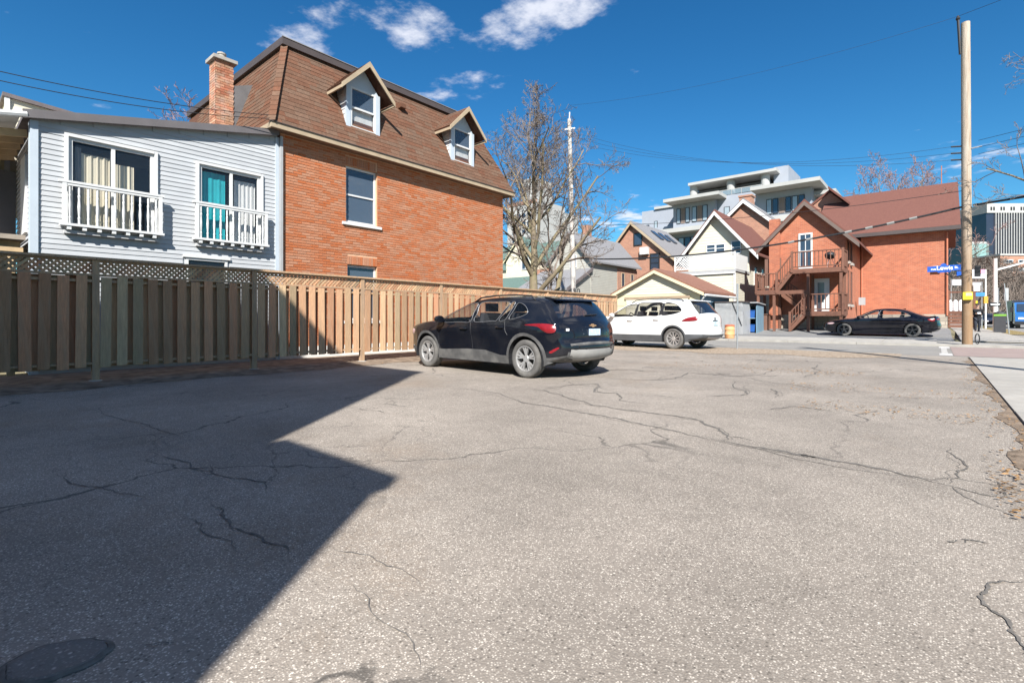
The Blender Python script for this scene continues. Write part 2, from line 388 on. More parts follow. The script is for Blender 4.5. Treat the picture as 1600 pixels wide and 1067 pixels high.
def pole_stain(m):
    # creosote-brown foot fading into bleached wood with height
    nt = m.node_tree; N, L = nt.nodes, nt.links; b = N['Principled BSDF']
    src = b.inputs['Base Color'].links[0].from_socket
    tc = N.new('ShaderNodeTexCoord'); sp = N.new('ShaderNodeSeparateXYZ'); L.new(tc.outputs['Object'], sp.inputs[0])
    no = N.new('ShaderNodeTexNoise'); no.inputs['Scale'].default_value = 3; no.inputs['Detail'].default_value = 6; L.new(tc.outputs['Object'], no.inputs['Vector'])
    ma = N.new('ShaderNodeMath'); ma.operation = 'MULTIPLY_ADD'; L.new(no.outputs[0], ma.inputs[0]); ma.inputs[1].default_value = 4.0; L.new(sp.outputs['Z'], ma.inputs[2])
    mr = N.new('ShaderNodeMapRange'); mr.inputs['From Min'].default_value = 3.2; mr.inputs['From Max'].default_value = 9.0; mr.inputs['To Min'].default_value = .85; mr.inputs['To Max'].default_value = 0.
    L.new(ma.outputs[0], mr.inputs['Value'])
    mx = N.new('ShaderNodeMix'); mx.data_type = 'RGBA'; L.new(mr.outputs[0], mx.inputs['Factor']); L.new(src, mx.inputs['A']); mx.inputs['B'].default_value = (.24, .14, .07, 1)
    L.new(mx.outputs['Result'], b.inputs['Base Color'])
pole_stain(M_POLE)
M_POLEW = mat('white_painted_pole', (.44, .41, .385), .8, .15, 4, .3, 40, stretch=(4, 4, .8), spec=.2, dirt=(.42, .34, .28), dirt_scale=3, dirt_amt=.6)
M_BARK = mat('maple_bark', (.205, .165, .115), .95, .3, 9, .6, 40, stretch=(3, 3, .8), spec=.1, dirt=(.20, .19, .085), dirt_scale=2.5, dirt_amt=.5)
M_TWIG = mat('twig_bark', (.175, .142, .12), .95, .25, 5, spec=.1)
M_TWIGR = mat('reddish_twig_bark', (.24, .155, .14), .95, .25, 5, spec=.1)
M_CABLE = mat('black_cable', (.018, .018, .02), .6, .1, 5, spec=.3)
M_BLACK = mat('black_plastic', (.02, .02, .022), .5, .1, 8, spec=.4)
M_YELL = mat('yellow_plastic', (.70, .55, .03), .5, .06, 5, spec=.4)

# ------------------------------------------------------------------ mesh builder
ROOT_LOC = {}
class MB:
    def __init__(self):
        self.v, self.f, self.t = [], [], []
        self._tone = 0.0
    def tone(self, t): self._tone = t
    def add(self, vs, fs):
        n = len(self.v)
        self.v += [tuple(p) for p in vs]
        self.f += [tuple(i + n for i in q) for q in fs]
        self.t += [self._tone] * len(fs)
        return self
    def box(self, x0, x1, y0, y1, z0, z1):
        vs = [(x, y, z) for z in (z0, z1) for y in (y0, y1) for x in (x0, x1)]
        return self.add(vs, [(0, 2, 3, 1), (4, 5, 7, 6), (0, 1, 5, 4), (2, 6, 7, 3), (0, 4, 6, 2), (1, 3, 7, 5)])
    def bar(self, a, b, w, h, up=(0, 0, 1)):
        """square bar from a to b, w across, h along up"""
        a, b = Vector(a), Vector(b); d = (b - a).normalized(); u = Vector(up)
        s = d.cross(u)
        if s.length < 1e-5: s = d.cross(Vector((0, 1, 0)))
        s.normalize(); u = s.cross(d).normalized()
        vs = [p + s * (i * w / 2) + u * (j * h / 2) for p in (a, b) for j in (-1, 1) for i in (-1, 1)]
        return self.add(vs, [(0, 1, 3, 2), (4, 6, 7, 5), (0, 4, 5, 1), (2, 3, 7, 6), (0, 2, 6, 4), (1, 5, 7, 3)])
    def prism(self, poly, off):
        """closed polygon of 3D points, extruded by off"""
        poly = [Vector(p) for p in poly]; off = Vector(off); n = len(poly)
        nrm = Vector((0, 0, 0))
        for i in range(n): nrm += poly[i].cross(poly[(i + 1) % n])
        if nrm.dot(off) > 0: poly = poly[::-1]
        vs = poly + [p + off for p in poly]
        fs = [tuple(range(n)), tuple(range(2 * n - 1, n - 1, -1))]
        fs += [(i + n, (i + 1) % n + n, (i + 1) % n, i) for i in range(n)]
        return self.add(vs, fs)
    def tube(self, pts, radii, n=6, cap=True):
        pts = [Vector(p) for p in pts]
        if not hasattr(radii, '__len__'): radii = [radii] * len(pts)
        vs, fs = [], []
        ref = None
        for i, p in enumerate(pts):
            d = (pts[min(i + 1, len(pts) - 1)] - pts[max(i - 1, 0)])
            if d.length < 1e-9: d = Vector((0, 0, 1))
            d.normalize()
            if ref is None: ref = Vector((0, 0, 1)) if abs(d.z) < .9 else Vector((1, 0, 0))
            s = d.cross(ref).normalized(); ref = s.cross(d).normalized()
            for k in range(n):
                a = 2 * math.pi * k / n
                vs.append(p + (s * math.cos(a) + ref * math.sin(a)) * radii[i])
        for i in range(len(pts) - 1):
            for k in range(n):
                fs.append((i * n + k, i * n + (k + 1) % n, (i + 1) * n + (k + 1) % n, (i + 1) * n + k))
        if cap:
            fs.append(tuple(range(n - 1, -1, -1))); fs.append(tuple(range((len(pts) - 1) * n, len(pts) * n)))
        return self.add(vs, fs)
    def lathe(self, prof, n=24, axis='Z', c=(0, 0, 0), close=False):
        """prof: (radius, height) pairs"""
        vs, fs = [], []
        for k in range(n):
            a = 2 * math.pi * k / n
            for r, h in prof:
                if axis == 'Z': p = (r * math.cos(a), r * math.sin(a), h)
                elif axis == 'Y': p = (r * math.cos(a), h, r * math.sin(a))
                else: p = (h, r * math.cos(a), r * math.sin(a))
                vs.append((p[0] + c[0], p[1] + c[1], p[2] + c[2]))
        m = len(prof)
        for k in range(n):
            k2 = (k + 1) % n
            for j in range(m if close else m - 1):
                j2 = (j + 1) % m
                q = (k * m + j, k * m + j2, k2 * m + j2, k2 * m + j)
                fs.append(q if axis == 'Y' else q[::-1])
        if not close:
            fs.append(tuple(k * m for k in range(n))); fs.append(tuple(k * m + m - 1 for k in range(n))[::-1])
        return self.add(vs, fs)
    def build(self, name, m, parent=None, smooth=False, local=False, kind=None, label=None, angle=None):
        off = Vector((0, 0, 0))
        if parent is not None and not local:
            p = parent
            while p.parent is not None: p = p.parent
            off = ROOT_LOC.get(p.name, off)
        me = bpy.data.meshes.new(name)
        me.from_pydata([(v[0] - off.x, v[1] - off.y, v[2] - off.z) for v in self.v], [], self.f)
        me.materials.append(m)
        if any(self.t):
            at = me.attributes.new('tone', 'FLOAT', 'FACE'); at.data.foreach_set('value', self.t)
        if smooth:
            me.polygons.foreach_set('use_smooth', [True] * len(me.polygons))
            if angle: me.set_sharp_from_angle(angle=R(angle))
        me.update()
        o = bpy.data.objects.new(name, me); C.objects.link(o)
        if parent is not None: o.parent = parent
        if kind: o['kind'] = kind
        if label: o['label'] = label
        return o
def tag(o, label, cat, group=None):
    o['label'] = label; o['category'] = cat
    if group: o['group'] = group
    return o
def thing(name, label, cat, loc=(0, 0, 0), rz=0.0, group=None):
    o = bpy.data.objects.new(name, None); C.objects.link(o)
    o.location = loc; o.rotation_euler = (0, 0, rz); o.empty_display_size = .2
    ROOT_LOC[o.name] = Vector(loc)
    return tag(o, label, cat, group)
def piece(name, mesh, parent, loc):
    """a repeat that shares its mesh; loc in world coordinates"""
    o = bpy.data.objects.new(name, mesh); C.objects.link(o); o.parent = parent
    p = parent
    while p.parent is not None: p = p.parent
    o.location = Vector(loc) - ROOT_LOC.get(p.name, Vector((0, 0, 0)))
    return o
def copy_tree(o, parent=None):
    c = o.copy(); C.objects.link(c); c.parent = parent
    for ch in list(o.children): copy_tree(ch, c)
    return c
def mesh_of(mb, name, m):
    me = bpy.data.meshes.new(name); me.from_pydata(mb.v, [], mb.f); me.materials.append(m); me.update(); return me
def bx(name, m, parent, *a, **k): return MB().box(*a).build(name, m, parent, **k)
#@@PART2
# ------------------------------------------------------------------ ground
def lerp(a, b, t): return a + (b - a) * t
def ramp(v, pts):
    if v <= pts[0][0]: return pts[0][1]
    for (a, za), (b, zb) in zip(pts, pts[1:]):
        if v <= b: return lerp(za, zb, (v - a) / (b - a))
    return pts[-1][1]
def gz(x, y):
    far = ramp(y, [(24, 0), (27, .08), (32.2, .10), (35.4, .38), (60, .42)])
    near = ramp(y, [(24, 0), (26, .06), (60, .10)])
    return lerp(far, near, min(1, max(0, (x - .6) / .6)))
def sheet(name, xs, ys, zoff, m, kind='structure', parent=None):
    mb = MB()
    vs = [(x, y, gz(x, y) + zoff) for y in ys for x in xs]
    n = len(xs)
    mb.add(vs, [(j * n + i, j * n + i + 1, (j + 1) * n + i + 1, (j + 1) * n + i) for j in range(len(ys) - 1) for i in range(n - 1)])
    o = mb.build(name, m, parent, smooth=True)
    if kind: o['kind'] = kind
    return o
YS = [24, 25.5, 27, 29.6, 32.2, 33.8, 35.4, 40, 45, 60]
ground = sheet('ground', [-2500, -400, -60, -17, -9, 0, .6, 1.2, 6, 60, 400, 2500], [-2000, -300, -20, 0, 18] + YS + [200, 800, 3000], -.012, M_GROUND)
lot = sheet('parking_lot', [-9.42, -5, 0, .60], [-3.3, 0, 6, 12, 17.6], 0, M_ASPH)
road = sheet('side_road', [-60, -9, 0, 3.2], [17.6, 20, 23.6], -.002, M_ROAD)
drive = sheet('driveway', [-17, -9, 0, .55], [27.02, 29.6, 32.2, 33.8, 35.4, 43.4], .004, M_DRIVE)
mainroad = sheet('main_street', [3.2, 6, 16], [-40, 0, 17.6, 24, 27, 60, 400], -.004, M_ROAD)

def ragged(x0, x1, y0, y1, z, n, jit, seed):
    """thin sheet with an uneven outline"""
    rnd = random.Random(seed); pts = []
    def run(a, b, k):
        for i in range(k):
            t = i / k
            pts.append((lerp(a[0], b[0], t) + rnd.uniform(-jit, jit), lerp(a[1], b[1], t) + rnd.uniform(-jit, jit), z))
    run((x0, y0), (x1, y0), n); run((x1, y0), (x1, y1), n); run((x1, y1), (x0, y1), n); run((x0, y1), (x0, y0), n)
    return MB().add(pts, [tuple(range(len(pts)))])
def strip_sheet(name, edge0, edge1, m, z):
    mb = MB(); n = len(edge0)
    mb.add([(x, y, z) for x, y in edge0] + [(x, y, z) for x, y in edge1], [(i, i + 1, n + i + 1, n + i) for i in range(n - 1)])
    o = mb.build(name, m); o['kind'] = 'structure'; return o
rr = random.Random(3)
# dirt bank under the fence, gently mounded
nb = 90
mbd = MB(); vs = []
for i in range(nb + 1):
    y = -3.2 + i * (21.6 / nb)
    wob = .10 * math.sin(y * 1.7) + .06 * math.sin(y * 5.1 + 1)
    for j, (x, z) in enumerate(((-11.8, .04), (-10.3, .055), (-9.9, .05), (-9.55, .03), (-9.26 + wob + rr.uniform(-.03, .03), .004))):
        vs.append((x, y, z + (rr.uniform(-.008, .008) if 0 < j < 4 else 0)))
mbd.add(vs, [(i * 5 + j, i * 5 + j + 1, (i + 1) * 5 + j + 1, (i + 1) * 5 + j) for i in range(nb) for j in range(4)])
o = mbd.build('dirt_bank', M_DIRT, smooth=True); o['kind'] = 'structure'
# leaf-littered gravel where the lot meets the side road
e0, e1 = [], []
for i in range(60):
    x = -9.3 + i * .145
    e0.append((x, 14.6 + 1.1 * (i / 60) ** 2 + .35 * math.sin(i * .35) + rr.uniform(-.12, .12)))
    e1.append((x, 17.9 + rr.uniform(-.08, .08)))
strip_sheet('gravel_verge', e0, e1, M_GRAVEL, .006)
e0, e1 = [], []
for i in range(80):
    y = 3.0 + i * .175
    e0.append((.53 + .06 * math.sin(i * .5) + rr.uniform(-.05, .05) - (.10 if 9 < i < 18 else 0) * math.sin((i - 9) / 9 * math.pi), y)); e1.append((.62, y))
strip_sheet('dirt_edge', e0, e1, M_DIRT, .005)

# raised round asphalt patch near the building
A_, B_ = Vector((*onG(-14, 1068), 0)), Vector((*onG(176, 1003), 0)); C_, D_ = Vector((*onG(58, 1008), 0)), Vector((*onG(104, 1052), 0))
pc, pa, pb = (A_ + B_) / 2, (B_ - A_) / 2, (D_ - C_) / 2
def oval(rings, name, m):
    mbp = MB(); nn, vs, fs = 48, [], []
    for (q, h) in rings:
        for k in range(nn):
            a = 2 * math.pi * k / nn; j = 1 + .045 * math.sin(3 * a + 1) + .03 * math.sin(7 * a) + .02 * math.sin(13 * a + 2)
            vs.append(pc + pa * (q * j * math.cos(a)) + pb * (q * j * math.sin(a)) + Vector((0, 0, h)))
    for r_ in range(len(rings) - 1):
        for k in range(nn): fs.append((r_ * nn + k, r_ * nn + (k + 1) % nn, (r_ + 1) * nn + (k + 1) % nn, (r_ + 1) * nn + k))
    mbp.add(vs, fs); mbp.build(name, m, lot, smooth=True)
oval([(.84, .001), (.79, .0135), (.66, .008), (.4, .012), (.02, .014)], 'asphalt_patch', M_PATCH)
oval([(.95, .003), (.88, .0105), (.825, .0102)], 'patch_rim', M_CRACK)

# cracks: filled fissures lying on the lot
def crack(pts, w0, w1, seed):
    rnd = random.Random(seed)
    P = [Vector((*p, 0)) for p in pts]
    for it in range(3):
        Q = [P[0]]
        for a, b in zip(P, P[1:]):
            d = b - a; m_ = (a + b) / 2 + Vector((-d.y, d.x, 0)) * rnd.uniform(-.13, .13)
            Q += [m_, b]
        P = Q
    mb = MB(); vs = []; n = len(P)
    for i, p in enumerate(P):
        d = (P[min(i + 1, n - 1)] - P[max(i - 1, 0)]).normalized(); s = Vector((-d.y, d.x, 0))
        t = i / (n - 1)
        w = lerp(w0, w1, t) * rnd.uniform(.35, 1.5) * min(1, 4 * t + .15, 4 * (1 - t) + .15)
        zc_ = .0022 + .00022 * (seed % 60) * .5 + (.0001 if seed >= 60 else 0)
        vs += [p + s * w * .5 + Vector((0, 0, zc_)), p - s * w * .5 + Vector((0, 0, zc_))]
    mb.add(vs, [(2 * i, 2 * i + 1, 2 * i + 3, 2 * i + 2) for i in range(n - 1)])
    mb.build('crack', M_CRACK, lot)
Z7 = lambda L: [onG(700 + x / 2.667, 560 + y / 2.667) for x, y in L]
Z8 = lambda L: [onG(1200 + x / 2.9075, 700 + y / 2.9075) for x, y in L]
Z6 = lambda L: [onG(x / 2.284, 600 + y / 2.284) for x, y in L]
CR = [
 (Z7([(0, 122), (130, 135), (300, 180), (450, 205), (600, 232), (750, 262), (880, 290), (1000, 318), (1150, 345)]), .02, .035),
 (Z7([(1150, 345), (1300, 370), (1440, 398), (1530, 412)]) + Z8([(150, 32), (380, 70), (560, 105), (830, 172)]), .05, .035),
 (Z7([(1050, 338), (1200, 362), (1360, 395), (1570, 440)]) + Z8([(330, 88), (640, 145)]), .012, .010),
 (Z8([(830, 172), (1000, 215), (1060, 225), (1075, 190), (1040, 150)]), .018, .008),
 (Z8([(830, 172), (930, 235), (1130, 305)]), .010, .006),
 (Z7([(240, 122), (400, 135), (500, 165), (600, 195), (720, 213), (900, 235), (1060, 262), (1130, 295), (1165, 325), (1150, 345)]), .025, .035),
 (Z7([(400, 135), (480, 115), (620, 105), (630, 120), (610, 140), (700, 145), (715, 175), (840, 192)]), .03, .03),
 (Z7([(650, 85), (880, 90), (1000, 60), (1200, 75), (1330, 40)]), .04, .04),
 (Z7([(1190, 90), (1240, 135), (1220, 155), (1070, 160)]), .03, .03),
 (Z7([(1165, 325), (1220, 330), (1285, 345)]), .015, .010),
 (Z7([(600, 50), (760, 48), (880, 60)]), .03, .03), (Z7([(1330, 215), (1450, 200), (1600, 220)]), .03, .02),
 (Z7([(1480, 80), (1530, 60), (1540, 25)]), .03, .03), (Z7([(1360, 165), (1370, 140), (1340, 125)]), .02, .02),
 (Z8([(830, 0), (850, 40), (890, 65), (900, 95), (860, 105), (870, 135), (820, 165)]), .018, .014),
 (Z8([(1163, 610), (1070, 605), (1000, 635), (970, 665), (1000, 725), (1100, 810), (1140, 870), (1163, 940)]), .012, .016),
 (Z8([(880, 415), (930, 420), (1005, 435)]), .018, .012), (Z8([(815, 427), (850, 430)]), .02, .02),
 (Z6([(380, 75), (440, 130), (560, 160), (680, 190)]), .012, .012),
 (Z6([(560, 250), (680, 300), (800, 330), (950, 350), (950, 390)]), .014, .010), (Z6([(740, 290), (745, 325)]), .01, .01),
 (Z6([(240, 310), (300, 365), (420, 390), (520, 405)]), .012, .008),
 (Z6([(750, 430), (800, 480), (920, 540), (1000, 575), (1030, 610)]), .016, .010), (Z6([(650, 480), (740, 540), (860, 610)]), .008, .006),
 (Z6([(1190, 590), (1340, 630), (1500, 720)]), .006, .005), (Z6([(1260, 720), (1400, 870), (1500, 1020)]), .005, .005),
 (Z6([(500, 935), (640, 925)]), .005, .005), (Z6([(1240, 85), (1380, 105)]), .012, .010),
]
for i, (p, a, b) in enumerate(CR):
    crack(p, a * .82, b * .82, i)
    if max(a, b) > .016:      # a second hairline running beside the main fissure
        o_ = [(x + random.uniform(-.05, .05), y + random.uniform(-.06, .06)) for x, y in p]
        crack(o_, a * .22, b * .22, i + 60)

# fallen leaves and grit in loose drifts
def litter(name, spots, n, seed, size=(.008, .022)):
    rnd = random.Random(seed); mb = MB()
    for _ in range(n):
        x0, x1, y0, y1 = rnd.choice(spots)
        x, y = rnd.uniform(x0, x1), lerp(y0, y1, rnd.betavariate(2, 2)); s = rnd.uniform(*size); a = rnd.uniform(0, 6.28)
        mb.tone(rnd.uniform(.01, .99))
        u = Vector((math.cos(a), math.sin(a), rnd.uniform(-.3, .3))) * s; v = Vector((-math.sin(a), math.cos(a), rnd.uniform(-.3, .3))) * s * .55
        p = Vector((x, y, .012 + gz(x, y) + s * .25))
        mb.add([p + u, p + v, p - u, p - v], [(0, 1, 2), (0, 2, 3)])
    o = mb.build(name, M_LEAF); o['kind'] = 'stuff'; o['label'] = 'dry brown leaves and grit scattered in drifts on the asphalt'; o['category'] = 'leaves'
litter('leaf_litter', [(-9, -1.5, 13.6, 17.6), (-6, -2.5, 12.2, 15.2), (-4.6, -1.2, 9.6, 12.2), (-1.8, .5, 7.8, 9.2), (-1.2, .55, 6.2, 7.2), (.3, .6, 3, 14), (.25, .62, 3.4, 5), (-9.6, -9.2, 2, 17), (-3, -1, 10.2, 11.2)], 2600, 5)

# sidewalks: slabs with open joints, and kerbs
walk = sheet('sidewalk', [.63, 2.5], [-6, 17.58], -.006, M_KERB)
ysl = [-5.6 + i * 1.64 for i in range(15)]
for a, b in zip(ysl, ysl[1:]):
    MB().box(.63, 2.46, a + .008, b - .008, -.03, .022 + random.uniform(-.003, .003)).build('slab', M_CONC, walk)
fw = sheet('far_sidewalk', [-45, -17, -9, 0, .6, 1.2, 3.1], [24, 25.5, 27], -.004, M_KERB)
xsl = [-34 + i * 1.7 for i in range(21)]
for a, b in zip(xsl, xsl[1:]):
    MB().add([(x, y, gz(x, y) + z) for z in (-.05, .045) for y in (23.95, 27) for x in (a + .01, b - .01)],
             [(0, 2, 3, 1), (4, 5, 7, 6), (0, 1, 5, 4), (2, 6, 7, 3), (0, 4, 6, 2), (1, 3, 7, 5)]).build('slab', M_CONC, fw)
ksl = [-36 + i * 2.4 for i in range(17)]
kerb = MB().box(-60, -36.02, 23.62, 23.93, -.1, .09).build('kerb', M_KERB); kerb['kind'] = 'structure'
for a, b in zip(ksl, ksl[1:]):
    MB().box(a + .006, b - .006, 23.62, 23.93, -.1, .09).build('kerb_stone', M_KERB, kerb)
# the avenue's pavement beyond the corner
sw2 = sheet('avenue_sidewalk', [.75, 3.1], [27.02, 35, 60, 140], .03, M_KERB)
ys2 = [27.05 + i * 1.8 for i in range(16)]
for a, b in zip(ys2, ys2[1:]):
    MB().add([(x, y, gz(1.5, y) + z) for z in (-.02, .05) for y in (a + .01, b - .01) for x in (.76, 3.08)],
             [(0, 2, 3, 1), (4, 5, 7, 6), (0, 1, 5, 4), (2, 6, 7, 3), (0, 4, 6, 2), (1, 3, 7, 5)]).build('slab', M_CONC, sw2)
M_GRASS = mat('winter_grass', (.25, .19, .09), .95, .3, 8, .5, 60, spec=.1, dirt=(.14, .13, .05), dirt_scale=5)
sheet('grass_verge', [3.12, 4.4], [40, 60, 140], .02, M_GRASS)
# brick-paved crossing with its painted bars
cross = sheet('paver_crossing', [.35, 3.2], [17.9, 20, 23.58], .004, M_PAVER)
for y0, y1 in ((18.0, 19.0), (22.4, 23.5)):
    MB().add([(.05, y0, .004), (.33, y0, .004), (.33, y1, .004), (.05, y1, .004)], [(0, 1, 2, 3)]).build('painted_bar', M_LINE, road)
MB().add([(.10, 19.0, .003), (.24, 19.0, .003), (.24, 22.4, .003), (.10, 22.4, .003)], [(0, 1, 2, 3)]).build('painted_line', mat('worn_paint', (.42, .40, .37), .85, .3, 14, spec=.1), road)

# ------------------------------------------------------------------ the building behind the photographer, whose shadow crosses the lot
def rear_building():
    t = thing('corner_building', 'brick building beside the lot, tall block and lower wing, shading the asphalt', 'building', (-2.5, -3.7, 0))
    bx('wall', M_BRK3, t, -5.45, .03, -12, -3.47, 0, 9.45)
    bx('roof', M_DARKR, t, -5.5, .06, -12.2, -3.42, 9.452, 9.66)
    bx('wing_wall', M_BRK3, t, .032, 1.54, -11, -3.45, 0, 5.25)
    bx('wing_roof', M_DARKR, t, .07, 1.58, -11.2, -3.40, 5.252, 5.44)
rear_building()

# ------------------------------------------------------------------ wooden fence
FX = -9.9
def fence():
    t = thing('wooden_fence', 'brown board-on-board wooden fence with lattice top along the parking lot', 'fence', (FX, 8, 0))
    posts = [1.70 + 2.345 * i for i in range(-2, 8)]
    pm = MB().box(-.045, .045, -.045, .045, -.12, 1.90)
    pme = mesh_of(pm, 'post', M_WOODP)
    bmeshes = []
    for k in range(6):
        rnd = random.Random(k); h = 1.40 + rnd.uniform(-.012, .012); w = .132 + rnd.uniform(-.004, .004)
        mb = MB(); mb.box(-.009, .009, -w / 2, w / 2, -h / 2, h / 2)
        bmeshes.append(mesh_of(mb, 'board', M_WOOD))
    rnd = random.Random(11)
    lat = []
    for y in posts:
        piece('post', pme, t, (FX + (.0), y, 0))
        foot = MB(); foot.lathe([(.13, 0), (.11, .03), (.07, .045)], 9, c=(FX, y, .012)); foot.build('post_footing', M_KERB, t)
    for i, (a, b) in enumerate(zip(posts, posts[1:])):
        n = 11; pitch = (b - a - .09) / n
        lastpanel = i == len(posts) - 2
        for k in range(n):
            y = a + .045 + pitch * (k + .36)
            o = piece('board', rnd.choice(bmeshes), t, (FX + .052, y, .95 + rnd.uniform(-.012, .012)))
            o.rotation_euler = (rnd.uniform(-.011, .011), rnd.uniform(-.006, .006), rnd.uniform(-.03, .03))
            if k < n - 0:
                y2 = y + pitch * .5
                if y2 < b - .06:
                    o = piece('board', rnd.choice(bmeshes), t, (FX - .052, y2, .95 + rnd.uniform(-.012, .012)))
                    o.rotation_euler = (rnd.uniform(-.011, .011), rnd.uniform(-.006, .006), rnd.uniform(-.03, .03))
        for nm, z0, z1 in (('bottom_rail', .30, .335), ('top_rail', 1.56, 1.60)):
            bx(nm, M_WOODP, t, FX - .042, FX + .042, a + .047, b - .047, z0, z1)
        bx('lattice_rail', M_WOODP, t, FX - .042, FX + .046, a + .047, b - .047, 1.655, 1.69)
        bx('lattice_rail', M_WOODP, t, FX - .02, FX + .02, a + .047, b - .047, 1.875, 1.90)
        bx('cap_board', M_WOODP, t, FX - .07, FX + .07, a + .003, b - .003, 1.905, 1.94)
        # lattice strips, both diagonals
        z0, z1 = 1.69, 1.876; H = z1 - z0; y0, y1 = a + .05, b - .05
        for sgn, xo in ((1, .0055), (-1, -.0055)):
            s0 = y0 - H if sgn > 0 else y0
            kk = 0
            while True:
                s = s0 + kk * .078; kk += 1
                if s > y1 + (0 if sgn > 0 else H): break
                # line y = s + sgn*(z - z0)
                def yz(z): return s + sgn * (z - z0)
                za, zb = z0, z1
                if sgn > 0:
                    za = max(z0, z0 + (y0 - s)); zb = min(z1, z0 + (y1 - s))
                else:
                    za = max(z0, z0 + (s - y1)); zb = min(z1, z0 + (s - y0))
                if zb - za < .03: continue
                lat.append(((FX + xo, yz(za), za), (FX + xo, yz(zb), zb), a + b))
    lat.sort(key=lambda l: abs(l[0][1] - 3.4))
    lat_in = [l for l in lat if l[0][1] > .2]
    for l in lat_in[:290]:
        mb = MB(); mb.bar(l[0], l[1], .036, .009, up=(1, 0, 0)); mb.build('lattice_strip', M_WOOD, t)
    mb = MB()
    for l in lat_in[290:] + [l for l in lat if l[0][1] <= .2]:
        mb.tone(rnd.random()); mb.bar(l[0], l[1], .036, .009, up=(1, 0, 0))
    mb.build('lattice_work', M_WOOD, t, kind='stuff')
fence()

# ------------------------------------------------------------------ brick house with mansard roof
HX = -11.85
def window_unit(parent, X, y0, y1, z0, z1, split='h', fr=.055, gm=None, frame_m=None, recess=.09, split_at=.5):
    """sash window set in a wall that faces +X"""
    fm = frame_m or M_WHITE
    mb = MB(); xf = X - recess
    mb.box(xf, X + .004 if recess == 0 else xf + .05, y0, y0 + fr, z0, z1); mb.box(xf, xf + .05, y1 - fr, y1, z0, z1)
    mb.box(xf, xf + .05, y0 + fr, y1 - fr, z0, z0 + fr); mb.box(xf, xf + .05, y0 + fr, y1 - fr, z1 - fr, z1)
    if split == 'h':
        zm = lerp(z0, z1, split_at); mb.box(xf + .002, xf + .045, y0 + fr, y1 - fr, zm - .022, zm + .022)
    elif split == 'v':
        ym = lerp(y0, y1, split_at); mb.box(xf + .002, xf + .045, ym - .03, ym + .03, z0 + fr, z1 - fr)
    w = mb.build('window', fm, parent)
    if split == 'h':
        MB().box(xf + .012, xf + .018, y0 + fr, y1 - fr, z0 + fr, zm - .022).build('pane', gm or M_GLASS, w)
        MB().box(xf + .022, xf + .028, y0 + fr, y1 - fr, zm + .022, z1 - fr).build('pane', gm or M_GLASS, w)
    elif split == 'v':
        MB().box(xf + .012, xf + .018, y0 + fr, ym - .03, z0 + fr, z1 - fr).build('pane', gm or M_GLASS, w)
        MB().box(xf + .022, xf + .028, ym + .03, y1 - fr, z0 + fr, z1 - fr).build('pane', gm or M_GLASS, w)
    else:
        MB().box(xf + .012, xf + .018, y0 + fr, y1 - fr, z0 + fr, z1 - fr).build('pane', gm or M_GLASS, w)
    return w
def drape(y0, y1, z0, z1, X, waves, amp=.03):
    mb = MB(); n = 40; vs = []
    for i in range(n + 1):
        t = i / n; y = lerp(y0, y1, t); x = X + amp * math.sin(t * waves * 6.28) + amp * .4 * math.sin(t * waves * 14 + 1)
        vs += [(x, y, z0), (x, y, z1)]
    mb.add(vs, [(2 * i, 2 * i + 2, 2 * i + 3, 2 * i + 1) for i in range(n)])
    return mb

